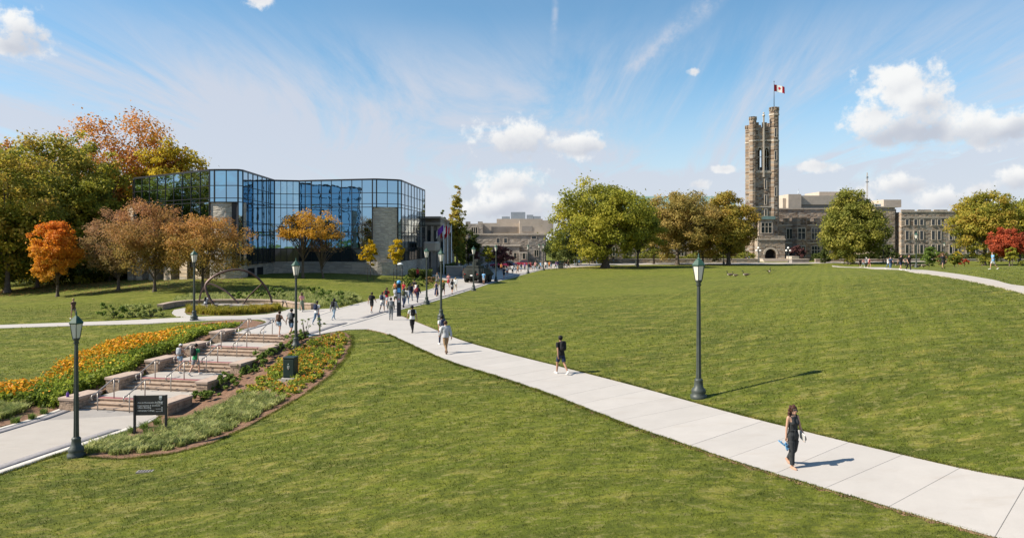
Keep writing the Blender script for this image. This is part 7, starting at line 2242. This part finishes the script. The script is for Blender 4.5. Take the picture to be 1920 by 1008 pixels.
def backpack(B, parent, mat, key):
    J = B['J']
    if 'pack' not in B['cloth']:
        c = (J['chest'] + J['neck']) / 2; zc = c[2] - 0.06; y0 = c[1] - 0.115
        bm = bmesh.new(); bmesh.ops.create_cube(bm, size=1)
        bmesh.ops.subdivide_edges(bm, edges=bm.edges[:], cuts=3, use_grid_fill=True)
        for v in bm.verts:
            x, y, z = v.co * 2
            r = (abs(x) ** 4 + abs(y) ** 4 + abs(z) ** 4) ** 0.25
            x, y, z = x / max(r, .5), y / max(r, .5), z / max(r, .5)
            sag = 1.0 + 0.15 * (-z)
            v.co = Vector((x * 0.145, y0 - 0.075 + y * 0.085 * sag, zc + z * 0.225))
        for f in bm.faces: f.smooth = True
        me = bpy.data.meshes.new('backpack'); bm.to_mesh(me); bm.free()
        B['cloth']['pack'] = me
        st = MB()
        for s in (-1, 1):
            n_ = J['neck']; st.tube(catmull([(s * 0.085, y0 - 0.03, zc + 0.19), (s * 0.095, n_[1] - 0.02, n_[2] - 0.005), (s * 0.10, n_[1] + 0.085, n_[2] - 0.10), (s * 0.12, c[1] + 0.125, zc + 0.02), (s * 0.155, c[1] + 0.02, zc - 0.13), (s * 0.12, y0 - 0.02, zc - 0.17)], 4), 0.018, 6, True, 0.6)
        B['cloth']['straps'] = st.mesh('straps')
        pk = MB(); pk.ball((0, y0 - 0.16, zc - 0.09), (0.10, 0.03, 0.10), 10, 7)
        B['cloth']['pocket'] = pk.mesh('pocket')
    o = link('backpack', B['cloth']['pack'], mat, parent, objmat=True)
    link('strap', B['cloth']['straps'], mat, o, objmat=True); link('pocket', B['cloth']['pocket'], mat, o, objmat=True)

def person(loc, face, h, sex, pose, lod, top, topc, bot, botc, hair, hairc, pack, label, skin='l', shoe='white', group=None):
    B = body(sex, pose, lod)
    p = empty('person', loc, -R(face), label, 'person', group)
    s = h / B['H'] if pose != 'sit' else h / 1.75
    p.scale = (s, s, s)
    co, reg, t = B['co'], B['reg'], B['t']
    link('body', B['mesh'], SKIN[skin], p, objmat=True)
    hc = B['head']; J = B['J']
    wz = J['pel'][2] + 0.07
    def r(*names): return np.isin(reg, names)
    arms_u, arms_f = r('uarmL', 'uarmR'), r('farmL', 'farmR')
    # bottoms
    leg_low = {'shorts': ('thigh', 0.80), 'short': ('thigh', 0.45), 'pants': ('calf2', 0.95), 'crop': ('calf2', 0.72), 'skirt': ('thigh', 0.6), 'longskirt': ('calf2', 0.5), 'jumpsuit': ('calf2', 0.90)}[bot]
    sel = r('pelvis') | (r('torso') & (co[:, 2] < wz) & (pose != 'sit'))
    th = r('thighL', 'thighR')
    if leg_low[0] == 'thigh': sel |= th & (t < leg_low[1])
    else: sel |= th | r('calfL', 'calfR') | (r('calf2L', 'calf2R') & (t < leg_low[1]))
    loose = 0.012 + 0.016 * (th & (t > 0.3)) if bot in ('shorts', 'pants') and sex == 'm' else 0.011 + 0.004 * th
    if bot == 'jumpsuit': loose = 0.014 + 0.022 * (th & (t > 0.35)) + 0.02 * r('calfL', 'calfR') + 0.018 * r('calf2L', 'calf2R')
    if bot in ('skirt', 'longskirt'):
        zb = 0.50 if bot == 'skirt' else 0.14
        if bot not in B['cloth']:
            mb = MB(); pv = J['pel']
            lo = [(0.27 if bot == 'skirt' else 0.25, zb), (0.22, (zb + .8) / 2), (0.185, 0.82), (0.165, pv[2] + 0.0), (0.138, wz + 0.02)]
            n = 20; vs = []
            for rr, z in lo:
                for k in range(n):
                    a = 2 * math.pi * k / n; fold = 1 + (0.07 * math.sin(a * 6) if z < 0.7 else 0)
                    vs.append((rr * math.cos(a) * fold, pv[1] + rr * 0.82 * math.sin(a) * fold, z))
            fs = [(j * n + k, j * n + (k + 1) % n, (j + 1) * n + (k + 1) % n, (j + 1) * n + k) for j in range(4) for k in range(n)]
            mb.add(vs, fs, True); B['cloth'][bot] = mb.mesh(bot)
        link('skirt', B['cloth'][bot], cloth_mat(COLS[botc]), p, objmat=True)
    else:
        link({'shorts': 'shorts', 'short': 'shorts'}.get(bot, 'trousers'), shell(B, 'bot_' + bot, sel, loose), cloth_mat(COLS[botc]), p, objmat=True)
    # tops
    tors = r('torso') & (co[:, 2] > wz - 0.10)
    hem = r('pelvis', 'torso', 'thighL', 'thighR') & (co[:, 2] > wz - (0.16 if top != 'crop' else -0.10)) & (co[:, 2] <= wz + 0.2)
    sel = tors | hem if top not in ('crop', 'tank') else tors | (hem & (co[:, 2] > wz - 0.02))
    if top in ('tee', 'crop'): sel |= arms_u & (t < 0.62)
    if top in ('long', 'hoodie', 'plaid', 'jacket'): sel |= arms_u | (arms_f & (t < 0.90))
    if top == 'tank': sel &= ~((np.abs(co[:, 0]) > 0.115) & (co[:, 2] > J['neck'][2] - 0.16))
    sel &= ~((co[:, 2] > J['neck'][2] - 0.015) & ~arms_u) if top != 'hoodie' else np.ones(len(co), bool)
    off = {'tee': 0.020, 'crop': 0.014, 'long': 0.018, 'hoodie': 0.034, 'plaid': 0.024, 'tank': 0.014, 'jacket': 0.030}[top]
    link({'tee': 't_shirt', 'crop': 't_shirt', 'tank': 'tank_top'}.get(top, 'shirt'), shell(B, 'top_' + top, sel, off), cloth_mat(COLS[topc]), p, objmat=True)
    # shoes
    link('shoes', shell(B, 'shoes', r('footL', 'footR') | (r('calf2L', 'calf2R') & (t > 0.93)), 0.009), cloth_mat(COLS[shoe]), p, objmat=True)
    # hair
    d = (co - hc); hd = reg == 'head'
    cap_ = hd & ~((d[:, 1] > 0.035) & (d[:, 2] < 0.045)) & ~((d[:, 1] > -0.02) & (d[:, 2] < -0.03)) & (d[:, 2] > (-0.08))
    hm = HAIRM[hairc]
    ho = link('hair', shell(B, 'hair', cap_, 0.018), hm, p, objmat=True)
    if hair in ('long', 'pony', 'bun', 'curly'):
        kk = 'hx_' + hair
        if kk not in B['cloth']:
            mb = MB()
            if hair == 'long':
                mb.ball((hc[0], hc[1] - 0.055, hc[2] - 0.07), (0.095, 0.06, 0.19), 12, 9); mb.ball((hc[0], hc[1] - 0.02, hc[2] + 0.035), (0.100, 0.105, 0.09), 12, 9)
            elif hair == 'pony':
                mb.tube(catmull([(0, hc[1] - 0.09, hc[2] + 0.05), (0, hc[1] - 0.15, hc[2] + 0.02), (0, hc[1] - 0.15, hc[2] - 0.14)], 4), [0.02, .03, .034, .036, .036, .034, .03, .022, .01], 8)
            elif hair == 'bun':
                mb.ball((0, hc[1] - 0.10, hc[2] + 0.07), 0.048, 10, 8)
            else:
                rr = random.Random(3)
                for k in range(70):
                    a = rr.uniform(0.25, 2.9) + math.pi; z = rr.uniform(-0.25, 0.11)
                    rad = 0.098 + 0.03 * (z < 0)
                    mb.ball((rad * math.cos(a) * 1.02, hc[1] + rad * math.sin(a) * 0.95 + 0.012, hc[2] + z), rr.uniform(0.03, 0.045), 7, 6)
            B['cloth'][kk] = mb.mesh(kk)
        link('hair_length', B['cloth'][kk], hm, ho, objmat=True)
    if hair in ('cap', 'hat'):
        if hair not in B['cloth']:
            mb = MB(); mb.ball((hc[0], hc[1] - 0.01, hc[2] + 0.05), (0.105, 0.115, 0.085), 14, 8)
            if hair == 'cap': mb.add([(-.07, hc[1] + .08, hc[2] + .05), (.07, hc[1] + .08, hc[2] + .05), (.055, hc[1] + .19, hc[2] + .035), (-.055, hc[1] + .19, hc[2] + .035), (-.07, hc[1] + .08, hc[2] + .04), (.07, hc[1] + .08, hc[2] + .04)], [(0, 1, 2, 3), (4, 3, 2, 5)])
            else: mb.lathe([(.10, .02), (.20, .01), (.20, .022), (.10, .04)], 16, (0, hc[1], hc[2]))
            B['cloth'][hair] = mb.mesh(hair)
        link('hat', B['cloth'][hair], cloth_mat(COLS['white' if hair == 'cap' else 'orange']), p, objmat=True)
    if pack: backpack(B, p, cloth_mat(COLS[pack]), key=pack)
    return p, B

WAY = 11
P_ = [  # px, py, facing, height, sex, pose, top, colour, bottom, colour, hair, hair colour, pack, label, skin
 (1052, 701, 330, 1.76, 'm', 'walkA', 'tee', 'black', 'shorts', 'navy', 'short', 'b', 'black', 'man in black tee and navy shorts walking away alone on the branch path', 'm', 'white', 1),
 (836, 662, 335, 1.78, 'm', 'walkB', 'hoodie', 'lgrey', 'pants', 'tan', 'short', 'n', None, 'man in pale grey hoodie and tan trousers on the branch path', 'l', 'brown', 1),
 (829, 646, 335, 1.74, 'm', 'walkA', 'tee', 'white', 'pants', 'navy', 'short', 'b', 'navy', 'man in white tee with navy backpack ahead of the grey hoodie man', 'm', 'white', 1),
 (773, 623, 338, 1.80, 'm', 'walkB', 'tee', 'white', 'pants', 'black', 'short', 'b', 'black', 'man in white tee, black trousers and black backpack at the path fork', 'm', 'black', 1),
 (733, 600, 350, 1.74, 'm', 'stand', 'plaid', 'plaid', 'pants', 'grey', 'short', 'b', 'grey', 'person in dark plaid shirt with grey backpack left of the emergency pole', 'm', 'black', 1),
 (697, 586, WAY, 1.74, 'm', 'walkA', 'tee', 'black', 'shorts', 'black', 'short', 'b', 'black', 'man all in black shorts and tee at the left of the walkway', 'm', 'white', 1),
 (717, 585, WAY, 1.72, 'm', 'walkB', 'tee', 'white', 'shorts', 'lgrey', 'short', 'b', 'navy', 'man in white tee and pale grey shorts with navy backpack', 'm', 'white', 1),
 (725, 574, WAY, 1.74, 'm', 'walkA', 'tee', 'red', 'shorts', 'lgrey', 'short', 'n', 'black', 'man in red tee with black backpack on the walkway', 'l', 'white', 1),
 (742, 572, WAY, 1.72, 'm', 'walkB', 'tee', 'lgrey', 'shorts', 'olive', 'short', 'n', 'lgrey', 'man with light grey backpack and olive shorts half behind the emergency pole', 'l', 'white', 1),
 (757, 576, WAY, 1.76, 'm', 'walkA', 'jacket', 'grey', 'pants', 'navy', 'short', 'b', 'olive', 'man in grey jacket and dark jeans just right of the emergency pole', 'm', 'black', 1),
 (763, 571, WAY, 1.64, 'f', 'walkB', 'long', 'lgrey', 'pants', 'ldenim', 'long', 'n', None, 'woman in pale top and light jeans beside the grey jacket man', 'l', 'white', 1),
 (770, 563.5, WAY, 1.76, 'm', 'walkB', 'jacket', 'navy', 'pants', 'denim', 'short', 'b', 'black', 'man in navy jacket and blue jeans in the walkway group', 'm', 'brown', 1),
 (783, 566.5, WAY, 1.68, 'f', 'walkA', 'hoodie', 'navy', 'pants', 'navy', 'long', 'b', 'maroon', 'woman in dark navy hoodie and leggings with maroon bag, right of the group', 'm', 'black', 1),
 (741, 556, 190, 1.66, 'f', 'walkA', 'tank', 'orange', 'short', 'black', 'long', 'n', None, 'woman in orange top walking towards the camera behind the emergency pole', 'l', 'white', 1),
 (757, 557, 190, 1.66, 'f', 'walkB', 'tee', 'red', 'short', 'denim', 'long', 'y', None, 'blond woman in red tee behind the right of the emergency pole', 'l', 'white', 1),
 (777, 553, WAY, 1.76, 'm', 'stand', 'tee', 'black', 'shorts', 'white', 'short', 'b', None, 'man in black tee and white shorts with raised elbows at the flower border', 'm', 'white', 1),
 (780, 557, WAY, 1.62, 'f', 'walkA', 'tank', 'white', 'skirt', 'red', 'long', 'b', None, 'woman in red skirt just behind the navy hoodie woman', 'm', 'white', 1),
 (818.5, 555, 200, 1.66, 'f', 'walkA', 'tank', 'navy', 'longskirt', 'navy', 'long', 'n', None, 'woman in long navy dress near the dark lamp posts', 'l', 'tan', 1),
 (831, 554.5, WAY, 1.68, 'f', 'walkB', 'tee', 'olive', 'shorts', 'black', 'hat', 'y', 'olive', 'woman in olive tee and straw coloured hat on the walkway', 'l', 'white', 1),
 (848, 551.5, WAY, 1.74, 'm', 'walkA', 'tee', 'lgrey', 'shorts', 'black', 'short', 'n', 'black', 'man with black backpack and black shorts before the white clad woman', 'l', 'black', 1),
 (854, 546, WAY, 1.66, 'f', 'walkB', 'long', 'white', 'pants', 'cream', 'long', 'y', None, 'blond woman dressed in white on the walkway', 'l', 'white', 1),
 (841, 537, 195, 1.66, 'f', 'walkA', 'tee', 'pink', 'skirt', 'red', 'short', 'b', None, 'woman in pink top and red skirt near the steps', 'm', 'white', 1),
 (820, 536, 200, 1.76, 'm', 'walkB', 'tee', 'plaid', 'shorts', 'grey', 'short', 'n', None, 'man in dark tee and grey shorts near the end of the flower border', 'l', 'white', 1),
 (907, 532.5, 20, 1.70, 'm', 'stand', 'tee', 'sky', 'shorts', 'lgrey', 'short', 'b', None, 'man in bright blue tee standing behind the military truck', 'm', 'black', 1),
 (875, 526, 250, 1.72, 'm', 'stand', 'tee', 'black', 'pants', 'denim', 'short', 'b', None, 'man in black by the steps left of the military truck', 'm', 'black', 2),
 (869, 523, 100, 1.66, 'f', 'stand', 'tee', 'brown', 'short', 'tan', 'long', 'n', None, 'woman in brown top by the steps left of the military truck', 'l', 'white', 2),
 (783, 524, 150, 1.70, 'f', 'stand', 'tee', 'red', 'pants', 'black', 'long', 'b', None, 'woman in red standing behind the walkway flower border', 'm', 'black', 2),
 (945, 522, WAY, 1.72, 'm', 'walkA', 'tee', 'black', 'shorts', 'black', 'short', 'n', 'navy', 'man in black beyond the military truck', 'l', 'red', 2),
 (951, 519, WAY, 1.68, 'm', 'walkB', 'tee', 'red', 'shorts', 'grey', 'short', 'n', 'white', 'man with white backpack beyond the military truck', 'l', 'white', 2),
 (523, 631, 10, 1.66, 'f', 'stairs', 'tank', 'black', 'short', 'ldenim', 'bun', 'n', 'brown', 'woman with dark backpack and denim shorts at the top of the stairs', 'l', 'white', 1),
 (546, 630, 12, 1.78, 'm', 'walkA', 'tee', 'black', 'shorts', 'denim', 'short', 'b', 'grey', 'man in black tee and denim shorts at the top of the stairs', 'l', 'black', 1),
 (594, 608, 20, 1.70, 'm', 'walkB', 'tee', 'white', 'pants', 'denim', 'short', 'b', 'navy', 'person in white top and jeans with dark backpack crossing the junction', 'm', 'white', 1),
 (626, 600, 20, 1.68, 'f', 'walkA', 'jacket', 'grey', 'pants', 'ldenim', 'long', 'b', 'black', 'long haired woman in grey jacket and light jeans on the junction', 'm', 'white', 1),
 (566, 584, 330, 1.64, 'f', 'walkB', 'crop', 'pink', 'longskirt', 'sage', 'long', 'n', None, 'woman in pink top and long grey-green skirt beyond the junction', 'l', 'white', 1),
 (138, 598, 300, 1.70, 'f', 'walkA', 'tee', 'brown', 'short', 'grey', 'short', 'y', None, 'distant person seen above the lower left lamp, on the side path', 'l', 'white', 2),
 (1704, 508, 180, 1.78, 'm', 'walkA', 'tee', 'black', 'pants', 'black', 'short', 'n', None, 'man in dark clothes walking along the hill path, nearest of the walkers', 'l', 'white', 1),
 (1689, 506.3, 180, 1.78, 'm', 'walkB', 'tee', 'black', 'shorts', 'navy', 'short', 'b', None, 'man in black tee and navy shorts on the hill path', 'l', 'white', 1),
 (1665.5, 504.5, 150, 1.68, 'f', 'walkA', 'long', 'white', 'pants', 'denim', 'long', 'n', None, 'woman in white top and jeans on the hill path', 'l', 'white', 2),
 (1670, 504.7, 200, 1.70, 'm', 'walkB', 'tee', 'navy', 'pants', 'denim', 'short', 'b', 'sky', 'man in navy top and jeans beside the white topped woman', 'l', 'white', 2),
 (1613, 500.5, 170, 1.74, 'm', 'stand', 'long', 'black', 'shorts', 'black', 'short', 'b', None, 'man in black, leftmost of the walking group on the hill path', 'm', 'white', 2),
 (1618.5, 498.6, 170, 1.60, 'f', 'walkA', 'tee', 'pink', 'pants', 'ldenim', 'long', 'n', None, 'woman in pink, at the back of the walking group', 'l', 'white', 2),
 (1624, 502, 160, 1.72, 'm', 'walkB', 'tee', 'lgrey', 'pants', 'black', 'cap', 'n', 'black', 'man with pale top and cap in the middle of the walking group', 'l', 'white', 2),
 (1630, 502.2, 170, 1.68, 'f', 'walkA', 'tee', 'red', 'short', 'black', 'long', 'n', 'white', 'woman with white bag and bare legs, rightmost of the walking group', 'l', 'white', 2),
 (1768, 503.5, 250, 1.70, 'f', 'walkA', 'long', 'black', 'skirt', 'black', 'long', 'r', None, 'person in black with red hair on the far right lawn', 'l', 'black', 2),
 (1862, 505, 280, 1.74, 'm', 'walkB', 'tee', 'sky', 'shorts', 'lgrey', 'short', 'n', None, 'jogger in light blue near the right trees', 'l', 'white', 2),
]
for (px, py, fc, h, sex, pose, top, tc_, bot, bc, hr_, hc_, pk, lab, sk, shoe, lod) in P_:
    person(GP(px, py), fc, h, sex, pose, lod, top, tc_, bot, bc, hr_, hc_, pk, lab, sk, shoe)
# pair climbing the stairs (on the second landing / third flight)
sp = ST(2 * PITCH + 2 * TREAD + 0.45, -0.85, -1.26); person((sp[0], sp[1], -1.26 + .005), 8, 1.62, 'f', 'stairs', 1, 'tank', 'tan', 'short', 'ldenim', 'cap', 'n', 'lgrey', 'woman in white cap, tan top and denim shorts climbing the stairs', 'l', 'white')
sp = ST(2 * PITCH + 2 * TREAD + 0.75, 0.35, -1.26); person((sp[0], sp[1], -1.26 + .005), 14, 1.72, 'm', 'walkB', 1, 'tee', 'green', 'shorts', 'grey', 'short', 'b', 'black', 'man in green tee and grey shorts with black backpack climbing the stairs', 'l', 'white')
# reader sitting on a stone below the arch
q = GP(386, 579.5); person((q[0], q[1] - .1, q[2] - .02), 60, 1.72, 'm', 'sit', 1, 'tee', 'lgrey', 'pants', 'black', 'short', 'b', 'black', 'man in grey top and black trousers sitting on a stone under the arch', 'm', 'black')

# the woman in the foreground
wl_ = GP(1487, 877)
pw, B = person((wl_[0], wl_[1], wl_[2] + .014), 160, 1.70, 'f', 'woman', 0, 'tank', 'black', 'jumpsuit', 'black', 'curly', 'r', None, 'woman in black sleeveless jumpsuit carrying blue sandals on the near path', 'l', 'nude')
CLO_J = pm('charcoal_jumpsuit', (0.030, 0.032, 0.035), 0.85, 0.15, 9, bump=0.3, bscale=40)
for ch in pw.children:
    if ch.name.startswith(('trousers', 'tank_top')): ch.material_slots[0].material = CLO_J
hc = B['head']
sgm = MB()
for s in (-1, 1): sgm.ball((s * .034, hc[1] + .083, hc[2] + .008), (.030, .012, .020), 10, 7); sgm.tube([(s * .06, hc[1] + .075, hc[2] + .012), (s * .088, hc[1] - .01, hc[2] + .015)], .004, 5)
sgm.tube([(-.01, hc[1] + .095, hc[2] + .012), (.01, hc[1] + .095, hc[2] + .012)], .004, 5); sgm.build('sunglasses', M_DARK, pw)
MB().ball((0, hc[1] + .082, hc[2] - .058), (.022, .010, .007), 8, 6).build('mouth', pm('lips', (.36, .10, .09), .5, .05), pw)
co_ = B['co']; wz = B['J']['pel'][2] + .12
MB().tube([(.135 * math.cos(a), .002 + .102 * math.sin(a), wz) for a in [2 * math.pi * k / 20 for k in range(21)]], .014, 6).build('belt', CLO_J, pw)
MB().tube(catmull([(.03, .115, wz), (.05, .135, wz - .12), (.04, .13, wz - .24)], 4), .014, 6, True, .5).build('belt_tie', CLO_J, pw)
# blue sandals dangling from her right hand; grey folder under the left arm
def to_world(pl):
    m_ = Matrix.Translation(pw.location) @ Matrix.Rotation(-R(160), 4, 'Z') @ Matrix.Scale(pw.scale[0], 4)
    return m_ @ Vector(pl)
s, wr, d = B['hands'][1]
hw_ = to_world(wr + d * .12)
M_SAND = pm('blue_sandal', (.05, .20, .42), .7, .25, 20, col2=(.20, .42, .62))
for k, off in enumerate((Vector((-.10, .03, -.06)), Vector((.0, -.04, -.13)))):
    t = empty('sandal', hw_ + off, .6 + k, 'blue strappy sandal hanging from the woman\'s hand, %s' % ('the tilted one further left' if k == 0 else 'the lower one'), 'sandal', 'blue sandals in the woman\'s hand')
    t.rotation_euler = (R(75 if k else 35), 0, R(60 - 30 * k))
    sole = [(.04 * math.cos(a) * (1 + .15 * math.sin(a)), .115 * math.sin(a)) for a in [2 * math.pi * j / 16 for j in range(16)]]
    MB().prism(sole, -.012, .014).build('sole', M_SAND, t)
    for y in (.04, -.06):
        MB().tube(catmull([(-.045, y, .0), (-.03, y, .05), (.03, y, .05), (.045, y, 0)], 4), .012, 6, True, .6).build('strap', M_SAND, t)
s, wr, d = B['hands'][0]
fw_ = to_world(wr + Vector((.06, .0, -.02)))
fo = empty('folder', fw_, 0, 'pale grey folder held under the woman\'s arm', 'folder'); fo.rotation_euler = (R(8), R(12), -R(160) + R(75))
MB().box(-.15, .15, -.008, .008, -.11, .11).build('cover', pm('folder_grey', (.42, .42, .41), .7, .05), fo, bevel=.003); MB().box(-.145, .145, -.006, .006, -.105, .113).build('pages', M_WHITE, fo)

# far crowd on the plaza and by the college: small figures, individually dressed
rngp = random.Random(17)
SEEN = set()
tops = ['red', 'white', 'black', 'sky', 'navy', 'pink', 'lgrey', 'maroon', 'cream', 'purple', 'olive', 'orange']
bots = ['black', 'denim', 'grey', 'ldenim', 'tan', 'navy']
CROWD = [(961, 511.5), (966, 510), (971, 511), (977, 508.5), (984, 506), (992, 506.5), (995.5, 505), (999, 506.2), (1004, 504.8), (1007, 505.4), (1014, 503.8), (1016.5, 504.6), (1023, 503.6), (1026, 504.3), (1030, 503.0), (1033.5, 503.7), (1042, 502.8), (1045.5, 503.4), (1058.5, 502.6), (1062, 502.2), (1066, 502), (1078, 498.8), (1086, 497.6), (1089, 497.2), (1105, 496), (1119, 495), (940, 507), (931, 508.5),
         (1231, 490.5), (1240, 490.2), (1246, 490.6), (1369, 489.5), (1431, 489.6), (1399, 490.0), (1405, 490.3), (1459, 490.2), (1466, 489.8), (1499, 490.6), (1502.5, 490.2), (1561, 489.8), (1570.5, 490), (1588, 490.6), (1300, 491), (1150, 493)]
for k, (px, py) in enumerate(CROWD):
    d = 6.05 * F / (py - 450)
    x = (px - 960) * d / F
    tc_ = tops[(k * 5 + 1) % len(tops)]; bc = bots[(k * 3) % len(bots)]; sex = 'mf'[k % 2]; pose = ['stand', 'walkA', 'walkB'][k % 3]
    top = ['tee', 'long', 'tee', 'tank' if sex == 'f' else 'hoodie'][k % 4]; bot = ['shorts', 'pants', 'pants', 'short' if sex == 'f' else 'shorts'][(k + 1) % 4]
    where = 'at the end of the walkway' if px < 985 else 'in the crowd left of the big tree' if px < 1070 else 'under the trees of the crest' if px < 1400 else 'in front of the tower steps' if px < 1480 else 'by the planter right of the tower' if px < 1540 else 'by the wall left of the round linden'
    if px < 950: where = 'near the parked cars'
    def mk(): return 'far %s in %s top and %s %s' % ('woman' if sex == 'f' else 'man', {'lgrey': 'grey', 'sky': 'blue'}.get(tc_, tc_), {'ldenim': 'pale jeans', 'denim': 'blue jeans'}.get(bc, bc + (' shorts' if bot in ('shorts', 'short') else ' trousers')), where)
    j = k
    while mk() in SEEN:
        j += 1; tc_ = tops[(k * 5 + 1 + j) % len(tops)]
    lab = mk(); SEEN.add(lab)
    person((x, d, H(x, d) + .01), rngp.choice([10, 190, 100, 280, 20, 200]), rngp.uniform(1.6, 1.82), sex, pose, 2, top, tc_, bot, bc, 'long' if sex == 'f' else 'short', 'bny'[k % 3], [None, 'black', None, 'grey', None, 'navy'][k % 6], lab, 'lmld'[k % 4], 'white', 'distant people on the plaza')
